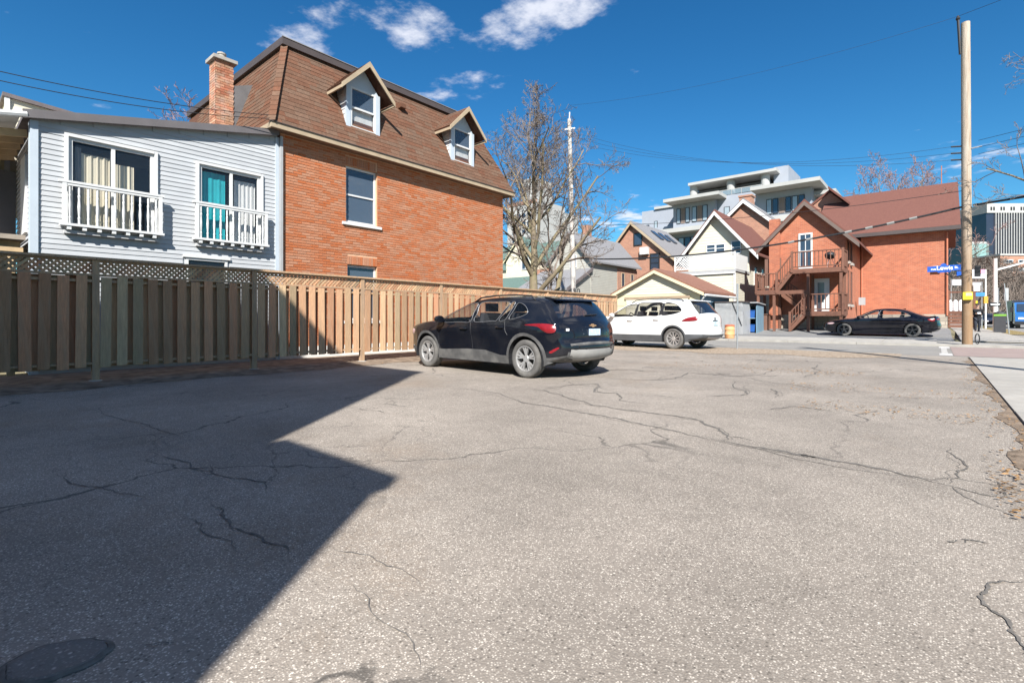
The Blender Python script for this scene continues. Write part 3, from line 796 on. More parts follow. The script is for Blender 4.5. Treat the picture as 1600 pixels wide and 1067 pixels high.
def brick_house():
    t = thing('brick_house', 'red brick house with brown shingled mansard roof and two dormers behind the fence', 'house', (HX, 5.45, 0))
    Y0, Y1, Z1 = 5.45, 13.42, 5.42
    wins = [(7.18, 8.14, 3.55, 5.06), (7.22, 8.14, .95, 2.44)]
    # mortar core with openings: built in slabs round the openings
    mb = MB(); xc, xb = HX - .012, HX - .26
    ycuts = [Y0, 7.18, 8.14, Y1]
    mb.box(xb, xc, Y0 + .01, 7.18, .32, Z1); mb.box(xb, xc, 8.14, Y1 - .01, .32, Z1)
    mb.box(xb, xc, 7.18, 8.14, .32, .95); mb.box(xb, xc, 7.18, 8.14, 2.44, 3.55); mb.box(xb, xc, 7.18, 8.14, 5.06, Z1)
    mb.box(xb, xc, 7.18, 7.22, .95, 2.44)
    mb.build('wall', M_MORTAR, t)
    bx('inner_wall', M_DARK, t, HX - 1.6, HX - 1.5, Y0 + .3, Y1 - .3, .3, Z1)
    bx('side_wall', M_BRK3, t, HX - 9, HX - .262, Y0 + .01, Y0 + .25, .3, Z1)
    bx('side_wall', M_BRK3, t, HX - 9, HX - .262, Y1 - .25, Y1 - .01, .3, Z1)
    bx('back_wall', M_BRK3, t, HX - 9.2, HX - 9.002, Y0 + .01, Y1 - .01, .3, Z1)
    bx('foundation', mat('foundation_paint', (.62, .60, .57), .9, .12, 3, spec=.2), t, HX - 9.1, HX + .03, Y0 - .02, Y1 + .02, -.05, .318)
    L, Hh, cz, cl = .2015, .0530, .0665, .2155
    bricks = []
    z = .33; row = 0
    while z + Hh < Z1:
        y = Y0 - (0 if row % 2 == 0 else cl / 2)
        while y < Y1:
            a, b = max(y, Y0), min(y + L, Y1)
            zc = z + Hh / 2
            segs = [(a, b)]
            for (w0, w1, wz0, wz1) in wins:
                if z + Hh > wz0 - (.0 if wz0 < 1 else .07) and z < wz1 + (.235 if wz1 < 3 else .24):
                    w0_, w1_ = (w0 - .004, w1 + .004)
                    ns = []
                    for (p, q) in segs:
                        if q <= w0_ or p >= w1_: ns.append((p, q)); continue
                        if p < w0_ - .03: ns.append((p, w0_))
                        if q > w1_ + .03: ns.append((w1_, q))
                    segs = ns
            for (p, q) in segs:
                if q - p > .03: bricks.append((p, q, z, z + Hh, 0))
            y += cl
        z += cz; row += 1
    # soldier courses over the openings
    for (w0, w1, wz0, wz1) in wins:
        y = w0 - .003
        while y + .056 < w1 + .02:
            bricks.append((y, y + .054, wz1 + .004, wz1 + .222, 1)); y += .0665
    rnd = random.Random(2)
    vis = [b for b in bricks if b[2] > 2.02]
    vis.sort(key=lambda b: b[0] + .25 * abs(b[2] - 3.8))
    ids = set(map(id, vis[:295]))
    shared = {}
    mbr = MB()
    for b in bricks:
        p, q, za, zb, s = b
        if id(b) in ids:
            key = (round(q - p, 2), s)
            if key not in shared:
                shared[key] = mesh_of(MB().box(-.05, 0, -(q - p) / 2, (q - p) / 2, -(zb - za) / 2, (zb - za) / 2), 'brick', M_BRICK)
            piece('brick', shared[key], t, (HX + rnd.uniform(-.002, .002), (p + q) / 2, (za + zb) / 2))
        else:
            mbr.tone(rnd.uniform(.01, 1)); e = rnd.uniform(-.002, .002)
            mbr.box(HX - .05, HX + e, p, q, za, zb)
    mbr.build('brickwork', M_BRICK, t, kind='stuff')
    # windows
    w = window_unit(t, HX, 7.18, 8.14, 3.56, 5.05, recess=.14, gm=M_GLASSR)
    MB().box(HX - .005, HX + .05, 7.06, 8.26, 3.475, 3.548).build('sill', M_WHITE, w)
    w = window_unit(t, HX, 7.225, 8.14, .96, 2.43, recess=.14, gm=M_GLASSR)
    MB().box(HX - .005, HX + .05, 7.1, 8.26, .875, .948).build('sill', M_WHITE, w)
    # roof core: steep mansard
    ex, ey0, ey1, ez = HX + .30, 5.12, 13.70, 5.50
    tx, ty0, ty1, tz = HX - 1.0, 6.03, 12.80, 8.06
    bxk = HX - 9.3
    mb = MB()
    vs = [(ex, ey0, ez), (ex, ey1, ez), (bxk, ey1, ez), (bxk, ey0, ez), (tx, ty0, tz), (tx, ty1, tz), (bxk + 1.3, ty1, tz), (bxk + 1.3, ty0, tz)]
    mb.add(vs, [(0, 1, 5, 4), (1, 2, 6, 5), (2, 3, 7, 6), (3, 0, 4, 7), (4, 5, 6, 7), (3, 2, 1, 0)])
    roof = mb.build('roof', M_SHINGB, t)
    # shingles
    def slope(A, B, Cc, D, seed, nmax):
        """A-B eave (left to right), D-C top; returns shingle boxes as 8-vertex lists"""
        rnd = random.Random(seed)
        A, B, Cc, D = map(Vector, (A, B, Cc, D))
        n = (B - A).cross(D - A).normalized()
        ud = (B - A).normalized(); vd = n.cross(ud).normalized()
        if vd.z < 0: vd = -vd; 
        if n.dot(Vector((1, -.5, .5))) < 0: n = -n
        hgt = (D - A).dot(vd); la = (D - A).dot(ud); rb = (Cc - A).dot(ud); W = (B - A).length
        out = []; ex_, r = .142, 0
        while r * ex_ < hgt - .02:
            v0 = r * ex_; v1 = min(v0 + ex_ + .03, hgt); tm = (v0 + ex_ / 2) / hgt
            ul, ur = la * tm, W + (rb - W) * tm
            u = ul - rnd.uniform(0, .33) 
            while u < ur:
                w = rnd.choice((.30, .33, .33, .36)); a, b = max(u, ul), min(u + w - .006, ur)
                if b - a > .04:
                    h0 = .011 + rnd.uniform(0, .004)
                    pts = []
                    for (hh0, hh1) in ((.0, .0), (h0, .004)):
                        for vv, hh in ((v0, hh0), (v1, hh1)):
                            for uu in (a, b):
                                pts.append(A + ud * uu + vd * vv + n * (hh + .001))
                    out.append(pts)
                u += w
            r += 1
        return out
    F = [(0, 2, 3, 1), (4, 5, 7, 6), (0, 1, 5, 4), (2, 6, 7, 3), (0, 4, 6, 2), (1, 3, 7, 5)]
    front = slope((ex, ey0, ez), (ex, ey1, ez), (tx, ty1, tz), (tx, ty0, tz), 4, 0)
    left = slope((bxk, ey0, ez), (ex, ey0, ez), (tx, ty0, tz), (bxk + 1.3, ty0, tz), 5, 0)
    left = [p for p in left if p[0].x > HX - 7]
    rnd = random.Random(8)
    front.sort(key=lambda p: p[0].y)
    for p in front[:200] + [q for q in left if q[0].x > HX - 2.2][:95]:
        c = sum(p, Vector()) / 8
        mb = MB(); mb.add(p, F); mb.build('shingle', M_SHING, roof)
    mb = MB()
    leftr = [q for q in left if q[0].x > HX - 2.2][95:] + [q for q in left if q[0].x <= HX - 2.2]
    for p in front[200:] + leftr:
        mb.tone(rnd.uniform(.01, 1)); mb.add(p, F)
    mb.build('shingle_field', M_SHING, roof, kind='stuff')
    # hip caps
    mb = MB(); A, B = Vector((ex, ey0, ez)), Vector((tx, ty0, tz))
    for k in range(17):
        p, q = A.lerp(B, k / 17), A.lerp(B, min(1, (k + 1.12) / 17)); o_ = Vector((.02, -.02, .014))
        mb.tone(rnd.random()); mb.bar(p + o_ * 1.3, q + o_, .17, .010, up=(.55, -.55, .5))
    mb.build('hip_cap', M_SHING, roof)
    # eaves: fascia and soffit
    mb = MB(); mb.box(ex - .02, ex + .02, ey0 - .02, ey1 + .02, ez - .12, ez - .002); mb.box(HX - 3, ex - .021, ey0 - .02, ey0 + .02, ez - .12, ez - .002)
    mb.box(HX - 3, ex - .021, ey1 - .02, ey1 + .02, ez - .12, ez - .002)
    mb.build('fascia', M_FASCIA, t)
    bx('soffit', mat('soffit_brown', (.20, .135, .09), .8, .1, 4), t, bxk, ex - .021, ey0 + .021, ey1 - .021, ez - .095, ez - .075)
    bx('drip_edge', M_BAND, t, ex - .03, ex + .045, ey0 - .045, ey1 + .045, ez - .001, ez + .016)
    # upper edge band
    mb = MB()
    mb.box(tx - .02, tx + .12, ty0 - .12, ty1 + .12, tz - .03, tz + .16); mb.box(bxk + 1.2, tx - .021, ty0 - .12, ty0 + .02, tz - .03, tz + .16)
    mb.box(bxk + 1.2, tx - .021, ty1 - .02, ty1 + .12, tz - .03, tz + .16)
    mb.build('roof_edge_band', M_BAND, t)
    bx('flat_roof', M_DARKR, t, bxk + 1.2, tx - .022, ty0 + .021, ty1 - .021, tz + .02, tz + .06)
    bx('drip_trim', mat('trim_light', (.20, .18, .165), .6, .1, 4), t, tx + .121, tx + .135, ty0 - .13, ty1 + .13, tz + .145, tz + .165)
    # small roof vent
    p = onX(627, 165, HX - .62)
    MB().prism([(HX - .9, p[0] - .10, p[1] + .10), (HX - .50, p[0] - .10, p[1] + .02), (HX - .50, p[0] - .10, p[1] - .10), (HX - .8, p[0] - .10, p[1] - .12)], (0, .20, 0)).build('roof_vent', M_SHING, t)
    # dormers
    def dormer(yc):
        hw = .50; xF = HX - .02; z0, z1, za = 6.02, 7.18, 7.86
        d = MB().box(xF - .9, xF - .06, yc - hw, yc - hw + .03, z0 + .02, z1).box(xF - .9, xF - .06, yc + hw - .03, yc + hw, z0 + .02, z1).build('dormer', M_TRIMG, t)
        for k in range(9):   # clapboards on the cheek
            zz = z0 + .03 + k * .128
            if zz + .12 > z1: break
            MB().prism([(xF - .9, yc - hw - .002, zz + .122), (xF - .062, yc - hw - .002, zz + .122), (xF - .062, yc - hw - .018, zz), (xF - .9, yc - hw - .018, zz)], (0, .012, 0)).build('siding_plank', M_WHITE, d)
        # front frame and gable
        mb = MB()
        for s in (-1, 1):
            a, b = sorted((yc + s * hw, yc + s * (hw - .11))); mb.box(xF - .06, xF + .03, a - (.02 if s < 0 else 0), b + (.02 if s > 0 else 0), z0, z1)
        mb.box(xF - .06, xF + .03, yc - hw + .11, yc + hw - .11, z0, z0 + .07)
        mb.prism([(xF - .06, yc - hw, z1), (xF - .06, yc + hw, z1), (xF - .06, yc, za - .1)], (.06, 0, 0))
        mb.build('dormer_front', M_TRIMG, d)
        wy0, wy1, wz0, wz1 = yc - hw + .11, yc + hw - .11, z0 + .07, z1
        mb = MB(); f_ = .05; zm = (wz0 + wz1) / 2
        mb.box(xF - .05, xF + .015, wy0, wy0 + f_, wz0, wz1).box(xF - .05, xF + .015, wy1 - f_, wy1, wz0, wz1)
        mb.box(xF - .05, xF + .015, wy0 + f_, wy1 - f_, wz0, wz0 + f_).box(xF - .05, xF + .015, wy0 + f_, wy1 - f_, wz1 - f_, wz1).box(xF - .045, xF + .02, wy0 + f_, wy1 - f_, zm - .025, zm + .025)
        mb.build('sash', M_WHITE, d)
        MB().box(xF - .03, xF - .024, wy0 + f_, wy1 - f_, wz0 + f_, zm - .025).build('pane', M_GLASS, d)
        MB().box(xF - .02, xF - .014, wy0 + f_, wy1 - f_, zm + .025, wz1 - f_).build('pane', M_GLASSR, d)
        MB().box(xF - .10, xF - .09, wy0 + .03, wy1 - .03, wz0 + .02, zm + .02).build('blind', M_CURTW, d)
        MB().box(xF - .82, xF - .8, yc - hw + .04, yc + hw - .04, z0 + .3, z1).build('dark_room', M_DARK, d)
        # gable roof with overhang
        ov, eh = .30, .26; ye = .80; ze = za - ye * 1.02
        mb = MB()
        xr = xF - 1.55
        for s in (-1, 1):
            mb.prism([(xF + ov, yc, za), (xF + ov, yc + s * ye, ze), (xr, yc + s * ye, ze), (xr, yc, za)], (0, s * -.03, -.05))
        rf = mb.build('dormer_roof', M_SHINGB, d)
        rnd = random.Random(int(yc * 10)); mb = MB()
        sl = math.hypot(ye, za - ze)
        for s in (-1, 1):
            for r in range(8):
                x = xr + .3
                a0, a1 = r / 8, (r + 1.12) / 8
                while x < xF + ov - .01:
                    w = min(.32, xF + ov - x)
                    P0 = Vector((x, yc + s * ye * (1 - a0), ze + (za - ze) * a0)); P1 = Vector((x, yc + s * ye * (1 - min(1, a1)), ze + (za - ze) * min(1, a1)))
                    nrm = Vector((0, s * (za - ze), ye)).normalized()
                    mb.tone(rnd.uniform(.01, 1))
                    q = [P0 + nrm * .014, P0 + nrm * .014 + Vector((w - .006, 0, 0)), P1 + nrm * .005 + Vector((w - .006, 0, 0)), P1 + nrm * .005]
                    q2 = [v - nrm * .013 for v in q]
                    mb.add(q + q2, [(0, 1, 2, 3) if s < 0 else (3, 2, 1, 0), (4, 7, 6, 5), (0, 4, 5, 1), (1, 5, 6, 2), (2, 6, 7, 3), (3, 7, 4, 0)])
                    x += w
        mb.build('dormer_shingles', M_SHING, d, kind='stuff')
        # barge boards
        for s in (-1, 1):
            MB().prism([(xF + ov + .001, yc, za + .01), (xF + ov + .001, yc + s * (ye + .02), ze - .01), (xF + ov + .001, yc + s * (ye + .02), ze - .14), (xF + ov + .001, yc, za - .14)], (.035, 0, 0)).build('barge_board', M_FASCIA, d)
            MB().box(xr + .4, xF + ov, yc + s * ye - .02, yc + s * ye + .02, ze - .13, ze - .055).build('eave_board', M_FASCIA, d)
    dormer(7.70); dormer(11.42)
    # chimney on the left slope
    cxx, cyy = -14.36, 5.06
    mb = MB(); z = 4.9; row = 0; mbm = MB().box(cxx - .21, cxx + .21, cyy - .21, cyy + .21, 4.9, 7.70)
    ch = mbm.build('chimney', M_MORTAR, t)
    mb = MB()
    while z < 7.68:
        for face in (0, 1):
            L0, L1 = ((cxx - .215, cxx + .222) if face == 0 else (cyy - .222, cyy + .215))
            u = L0 - (.1 if row % 2 else 0)
            while u < L1:
                a, b = max(u, L0), min(u + .205, L1)
                if b - a > .03:
                    mb.tone(rnd.uniform(.01, 1))
                    if face == 0: mb.box(a, b, cyy - .222, cyy - .2, z, z + .056)
                    else: mb.box(cxx + .2, cxx + .2215, a, b, z, z + .056)
                u += .2155
        z += .0665; row += 1
    mb.build('chimney_bricks', mat('orange_chimney_brick', (.40, .19, .11), .88, .2, 12, .3, 120, rnd=.25, hue=.014, tone=True, spec=.2, dirt=(.45, .40, .35), dirt_scale=4, dirt_amt=.4), ch, kind='stuff')
    MB().box(cxx - .29, cxx + .29, cyy - .29, cyy + .29, 7.705, 7.79).build('chimney_cap', M_CONC, ch)
    MB().lathe([(.10, 7.792), (.09, 7.93), (.11, 7.94), (.11, 7.98), (.07, 8.0)], 16, c=(cxx, cyy, 0)).build('flue', M_CONC, ch)
    MB().prism([(cxx + .20, cyy + .05, 5.4), (cxx + .20, cyy + .20, 5.4), (cxx + .20, cyy + .72, 7.35), (cxx + .20, cyy + .225, 7.15)], (-.4, 0, 0)).build('flashing', mat('dark_flashing', (.13, .125, .125), .6, .15, 4), ch)
    MB().box(HX + .02, HX + .075, Y0 - .03, Y0 + .03, .3, 5.3).build('downspout', M_GREYM, t)
brick_house()

# ------------------------------------------------------------------ grey sided extension
def siding_house():
    t = thing('siding_house', 'pale grey clapboard house wing with sloped roof and two white balconied windows', 'house', (HX, 3.2, 0))
    X = HX - .02; Y0, Y1 = 1.18, 5.40
    zr = lambda y: 4.52 + (y - 1.18) * (5.36 - 4.52) / (5.36 - 1.18)
    op = [(1.66, 2.95, 2.62, 4.27), (3.74, 5.00, 2.62, 4.27), (3.50, 4.30, 1.2, 2.28)]
    # backing wall in columns round the openings
    mb = MB(); cuts = sorted({Y0, Y1, *[v for o_ in op for v in o_[:2]]})
    for a, b in zip(cuts, cuts[1:]):
        zs = 0.0; holes = sorted([(o_[2], o_[3]) for o_ in op if o_[0] <= a + 1e-6 and o_[1] >= b - 1e-6])
        for h0, h1 in holes:
            mb.prism([(X - .03, a, zs), (X - .03, b, zs), (X - .03, b, h0), (X - .03, a, h0)], (-.12, 0, 0)); zs = h1
        mb.prism([(X - .03, a, zs), (X - .03, b, zs), (X - .03, b, zr(b) - .03), (X - .03, a, zr(a) - .03)], (-.12, 0, 0))
    mb.build('wall', M_SIDG, t)
    bx('inner_wall', M_DARK, t, X - 1.6, X - 1.5, Y0 + .2, Y1 - .05, 0, 4.3)
    pit = .092; k = 0; z = .12
    while z < 5.4:
        ys = Y0
        if z + pit > zr(Y0) - .06: ys = 1.18 + (z + pit + .06 - 4.52) / ((5.36 - 4.52) / 4.18)
        segs = [(ys, Y1)]
        for o_ in op:
            if z + pit > o_[2] - .03 and z < o_[3] + .03:
                ns = []
                for p, q in segs:
                    if q <= o_[0] - .05 or p >= o_[1] + .05: ns.append((p, q)); continue
                    if p < o_[0] - .05: ns.append((p, o_[0] - .05))
                    if q > o_[1] + .05: ns.append((o_[1] + .05, q))
                segs = ns
        for p, q in segs:
            if q - p < .05: continue
            zt = min(z + pit, zr(p) + 5)
            MB().prism([(X - .020, p, z + pit + .006), (X - .007, p, z), (X - .02, p, z), (X - .028, p, z + pit + .006)], (0, q - p, 0)).build('siding_plank', M_SIDG, t)
        z += pit
    # corner boards and end wall
    bx('corner_board', M_TRIMG, t, X - .02, X + .02, Y0 - .02, Y0 + .085, 0, 4.42)
    bx('corner_board', M_TRIMG, t, X - .02, X + .015, Y1 - .06, Y1 + .03, 0, 5.28)
    bx('end_wall', M_SIDG, t, X - 2.3, X - .05, Y0 + .03, Y0 + .12, 0, 4.3)
    z = 1.6
    while z < 4.2:
        MB().prism([(X - .13, Y0 + .028, z + pit + .01), (X - .13, Y0, z), (X - .13, Y0 + .02, z), (X - .13, Y0 + .034, z + pit + .01)], (-2.15, 0, 0)).build('siding_plank', M_SIDG, t)
        z += pit
    bx('corner_board', M_TRIMG, t, X - .10, X - .022, Y0 - .03, Y0 + .01, 0, 4.4)
    bx('side_window_trim', M_WHITE, t, X - 1.2, X - .55, Y0 - .03, Y0 + .02, 2.55, 3.95)
    # sloped roof slab with dark fascia
    mb = MB(); mb.prism([(X + .10, Y0 - .10, zr(Y0 - .1) - .05), (X + .10, Y1 - .02, zr(Y1) - .03), (X + .10, Y1 - .02, zr(Y1) + .06), (X + .10, Y0 - .10, zr(Y0 - .1) + .03)], (-6.5, 0, 0))
    mb.build('roof', M_DARKR, t)
    MB().prism([(X + .101, Y0 - .12, zr(Y0 - .1) - .10), (X + .101, Y1 - .02, zr(Y1) - .07), (X + .101, Y1 - .02, zr(Y1) + .075), (X + .101, Y0 - .12, zr(Y0 - .1) + .045)], (.025, 0, 0)).build('fascia', mat('grey_fascia', (.12, .108, .11), .6, .1, 4), t)
    # windows and juliet balconies
    for i, o_ in enumerate(op[:2]):
        mb = MB()
        y0, y1, z0, z1 = o_
        mb.box(X - .02, X + .03, y0 - .055, y0, z0 - .0, z1 + .055).box(X - .02, X + .03, y1, y1 + .055, z0, z1 + .055).box(X - .02, X + .035, y0, y1, z1, z1 + .055)
        w = window_unit(t, X, y0, y1, z0, z1, 'v', .06, recess=.06, split_at=.5 if i == 0 else .51)
        tr = mb.build('casing', M_WHITE, w)
        if i == 0:
            drape(y0 + .20, y0 + .62, z0, z1 - .22, X - .16, 4, .012).build('curtain', M_CURT, w)
            drape(y0 + .70, y0 + 1.0, z0, z1 - .30, X - .18, 3, .012).build('curtain', M_CURT, w)
            drape(y0 + .04, y0 + .20, z0, z1 - .12, X - .15, 2, .012).build('curtain', mat('grey_curtain', (.25, .25, .26), .9, .1, 6), w)
        else:
            drape(y0 + .06, y0 + .56, z0, z1 - .10, X - .14, 3, .006).build('curtain', M_TEAL, w)
            drape(y0 + .74, y1 - .06, z0, z1 - .16, X - .15, 5, .010).build('curtain', M_CURTW, w)
            MB().box(X - .30, X - .26, y0 + .62, y1 - .1, z0, z0 + .62).build('wood_board', mat('tan_board', (.42, .30, .18), .7, .15, 5), w)
        b0, b1 = y0 - .09, y1 + .09; zb, ztp = 2.66, 3.44; xo = X + .13
        bal = MB().box(xo - .035, xo + .035, b0 - .06, b1 + .04, ztp - .03, ztp + .012).box(xo - .025, xo + .025, b0, b1, ztp - .075, ztp - .031).build('balcony', M_WHITE, t)
        MB().box(X + .01, xo + .045, b0 - .04, b1 + .04, zb - .01, zb + .035).build('bottom_rail', M_WHITE, bal)
        prof = [(.017, 0), (.017, .08), (.022, .10), (.014, .13), (.020, .22), (.024, .30), (.016, .44), (.022, .50), (.014, .52), (.017, .56), (.017, .665)]
        bm_ = mesh_of(MB().lathe(prof, 8), 'baluster', M_WHITE)
        n = 11 if i == 0 else 11
        for k in range(n):
            piece('baluster', bm_, bal, (xo, lerp(b0 + .09, b1 - .09, k / (n - 1)), zb + .036))
        for yy in (b0 + .02, b1 - .02):
            MB().box(xo - .03, xo + .03, yy - .03, yy + .03, zb + .036, ztp - .031).build('end_post', M_WHITE, bal)
            MB().box(X + .01, xo - .036, yy - .02, yy + .02, ztp - .07, ztp - .035).build('return_rail', M_WHITE, bal)
        for k in range(7):
            yy = lerp(b0 + .08, b1 - .12, k / 6)
            MB().box(X + .012, xo + .03, yy - .03, yy + .03, zb - .075, zb - .011).build('bracket', M_WHITE, bal)
        MB().box(X + .005, X + .09, b0 + .02, b1 - .03, zb - .135, zb - .076).build('ledger', mat('weathered_board', (.42, .42, .42), .8, .2, 6), bal)
    w = window_unit(t, X, *op[2], 'h', .05, recess=.05)
    MB().box(X - .02, X + .03, op[2][0] - .05, op[2][1] + .05, op[2][3], op[2][3] + .05).build('casing', M_WHITE, w)
    # open rafter porch roof on the far end, with gutter
    pr = MB(); Yp = Y0 - .02
    for k in range(5):
        x = X - .35 - k * .5
        pr.bar((x, Yp, 4.26), (x, Yp - 1.5, 4.02), .04, .13)
    pr.build('rafters', mat('raw_pine', (.50, .36, .21), .8, .15, 6, spec=.2), t)
    MB().prism([(X + .05, Yp - .13, 4.46), (X + .05, Yp - 1.6, 4.16), (X + .05, Yp - 1.6, 4.11), (X + .05, Yp - .13, 4.40)], (-3.0, 0, 0)).build('porch_roof', M_WHITE, t)
    MB().tube([(X + .09, Yp - .04, 4.47), (X + .09, Yp - 1.6, 4.14)], .055, 8).build('gutter', M_WHITE, t)
siding_house()

def cream_parapet_house():
    t = thing('cream_house', 'cream clapboard upper storey with sloping parapet behind the grey wing', 'house', (-14.6, 3, 0))
    X = -14.5; ya, za = onX(10, 148, X); yb, zb = onX(195, 184, X)
    sl = (zb - za) / (yb - ya) - .02
    y1 = 5.0
    zt = lambda y: za + (y - ya) * -.02
    z1 = onX(190, 183, X)[1]
    MB().prism([(X - .02, ya, 3.5), (X - .02, y1, 3.5), (X - .02, y1, 5.25), (X - .02, ya, za - .05)], (-3, 0, 0)).build('wall', M_CREAM, t)
    z = 4.4
    while z < za - .2:
        ye = ya + (za - .06 - (z + .14)) / ((za - 5.3) / (y1 - ya))
        ye = min(y1, ye)
        if ye > ya + .1:
            MB().prism([(X - .015, ya, z + .15), (X + .012, ya, z), (X - .01, ya, z), (X - .019, ya, z + .15)], (0, ye - ya, 0)).build('siding_plank', M_CREAM, t)
        z += .14
    MB().prism([(X + .05, ya - .06, za - .05), (X + .05, y1, 5.25), (X + .05, y1, 5.33), (X + .05, ya - .06, za + .03)], (-3.1, 0, 0)).build('roof', M_DARKR, t)
    MB().box(X - .02, X + .03, ya - .03, ya + .05, 3.5, za - .06).build('corner_board', M_WHITE, t)
    t2 = thing('stucco_house', 'dark grey stucco wall beyond the clapboard corner', 'house', (-17, 0, 0))
    MB().box(-20, -14.13, -6, 1.18, 0, 3.95).build('wall', M_STUC, t2)
    MB().box(-20.2, -14.3, -5.2, 1.0, 4.62, 4.72).build('roof', M_CREAMT, t2)
    MB().box(-20, -14.7, -5, .8, 3.952, 4.62).build('upper_wall', M_SIDC, t2)
    t3 = thing('timber_deck', 'raw timber deck frame beside the clapboard corner, above the fence', 'deck', (-13, .4, 0))
    MB().box(-14.1, -12.1, -1.2, 1.1, 2.12, 2.24).build('beam', mat('raw_pine', (.5, .36, .21)), t3)
    MB().box(-14.2, -12.0, -1.3, 1.12, 2.36, 2.44).build('deck_boards', mat('grey_board', (.30, .25, .20), .8, .2, 6), t3)
    for k in range(4): MB().box(-14.0 + k * .55, -13.93 + k * .55, -1.2, 1.08, 2.242, 2.358).build('joist', mat('raw_pine', (.5, .36, .21)), t3)
    for x in (-14.05, -12.2): MB().box(x, x + .1, .9, 1.0, 0, 2.118).build('post', mat('raw_pine', (.5, .36, .21)), t3)
cream_parapet_house()
#@@PART3
# ------------------------------------------------------------------ vehicles
def catmull(pts, n=6, closed=False):
    out = []; m = len(pts)
    for i in range(m if closed else m - 1):
        p0 = pts[(i - 1) % m] if closed or i > 0 else pts[0]; p1 = pts[i]; p2 = pts[(i + 1) % m]
        p3 = pts[(i + 2) % m] if closed or i + 2 < m else pts[-1]
        for k in range(n):
            t = k / n
            out.append(tuple(.5 * (2 * p1[j] + (p2[j] - p0[j]) * t + (2 * p0[j] - 5 * p1[j] + 4 * p2[j] - p3[j]) * t * t + (3 * p1[j] - p0[j] - 3 * p2[j] + p3[j]) * t ** 3) for j in range(2)))
    if not closed: out.append(tuple(pts[-1]))
    return out
def in_poly(P, poly):
    x, y = P[:, 0], P[:, 1]; q = np.array(poly); c = np.zeros(len(P), bool)
    j = len(q) - 1
    for i in range(len(q)):
        xi, yi = q[i]; xj, yj = q[j]
        cond = ((yi > y) != (yj > y))
        with np.errstate(divide='ignore', invalid='ignore'):
            c ^= cond & (x < (xj - xi) * (y - yi) / (yj - yi + 1e-12) + xi)
        j = i
    return c
def dist_line(P, line):
    q = np.array(line); best = np.full(len(P), 1e9)
    for a, b in zip(q[:-1], q[1:]):
        d = b - a; L2 = (d * d).sum() + 1e-12
        t = np.clip(((P - a) @ d) / L2, 0, 1)
        best = np.minimum(best, np.hypot(*(P - (a + t[:, None] * d)).T))
    return best
def cdt(points, loops, lines):
    vs, es = [], []
    for L in loops:
        n0 = len(vs); vs += [Vector(p) for p in L]; es += [(n0 + i, n0 + (i + 1) % len(L)) for i in range(len(L))]
    for L in lines:
        n0 = len(vs); vs += [Vector(p) for p in L]; es += [(n0 + i, n0 + i + 1) for i in range(len(L) - 1)]
    vs += [Vector(p) for p in points]
    r = delaunay_2d_cdt(vs, es, [], 0, 1e-4)
    return np.array([tuple(v) for v in r[0]]), [tuple(f) for f in r[2]]

def wheel_parts(root, x, y, r, w, style, rim_m, tyre_m, side):
    e = bpy.data.objects.new('wheel', None); C.objects.link(e); e.parent = root; e.location = (x, y, r)
    if side < 0: e.rotation_euler = (0, 0, math.pi)
    e.empty_display_size = .1
    h = w / 2; rr_ = r * .665
    prof = [(rr_, -h * .8), (rr_ + .01, -h * .95), (r * .86, -h), (r * .95, -h * .93), (r, -h * .7), (r, -h * .2), (r * .985, -h * .18), (r * .985, -h * .1), (r, -h * .08), (r, h * .3), (r * .985, h * .32), (r * .985, h * .4), (r, h * .42),
            (r, h * .7), (r * .95, h * .93), (r * .86, h), (rr_ + .012, h * .95), (rr_, h * .8)]
    MB().lathe(prof, 40, 'Y', close=True).build('tyre', tyre_m, e, smooth=True, local=True, angle=50)
    mb = MB(); ro = rr_ + .004
    mb.lathe([(ro, h * .80), (ro, h * .92), (ro - .014, h * .92), (ro - .022, h * .7), (ro - .03, -h * .6), (ro - .0, -h * .6)], 40, 'Y', close=True)
    mb.lathe([(.012, h * .78), (.055, h * .78), (.062, h * .70), (.062, h * .45), (.012, h * .4)], 16, 'Y')
    n = {'five': 5, 'multi': 10, 'ten': 5}[style]
    for k in range(n):
        a = 2 * math.pi * k / n + .3
        def P(rad, ang, yy): return Vector((rad * math.cos(ang), yy, rad * math.sin(ang)))
        def spoke(a0, a1, w0, w1, y0, y1, th):
            p, q = P(.045, a0, y0), P(ro - .012, a1, y1); d = (q - p).normalized(); s = d.cross(Vector((0, 1, 0))).normalized()
            t_ = Vector((0, th, 0))
            vs = [p - s * w0, p + s * w0, q + s * w1, q - s * w1]; vs = vs + [v - t_ for v in vs]
            mb.add(vs, [(0, 1, 2, 3), (7, 6, 5, 4), (0, 4, 5, 1), (1, 5, 6, 2), (2, 6, 7, 3), (3, 7, 4, 0)])
        if style == 'five':
            spoke(a, a, .016, .020, h * .72, h * .80, .03)
            spoke(a, a - .30, .010, .012, h * .70, h * .80, .03); spoke(a, a + .30, .010, .012, h * .70, h * .80, .03)
        elif style == 'multi':
            spoke(a - .02, a - .10, .007, .008, h * .72, h * .84, .028); spoke(a + .02, a + .10, .007, .008, h * .72, h * .84, .028)
        else:
            spoke(a - .2, a - .14, .014, .016, h * .70, h * .82, .03); spoke(a + .2, a + .14, .014, .016, h * .70, h * .82, .03)
    mb.build('rim', rim_m, e, local=True)
    MB().lathe([(.02, -.02), (ro - .05, -.02), (ro - .05, -.05), (.02, -.05)], 24, 'Y', close=True).build('brake_disc', M_BLACK, e, local=True)

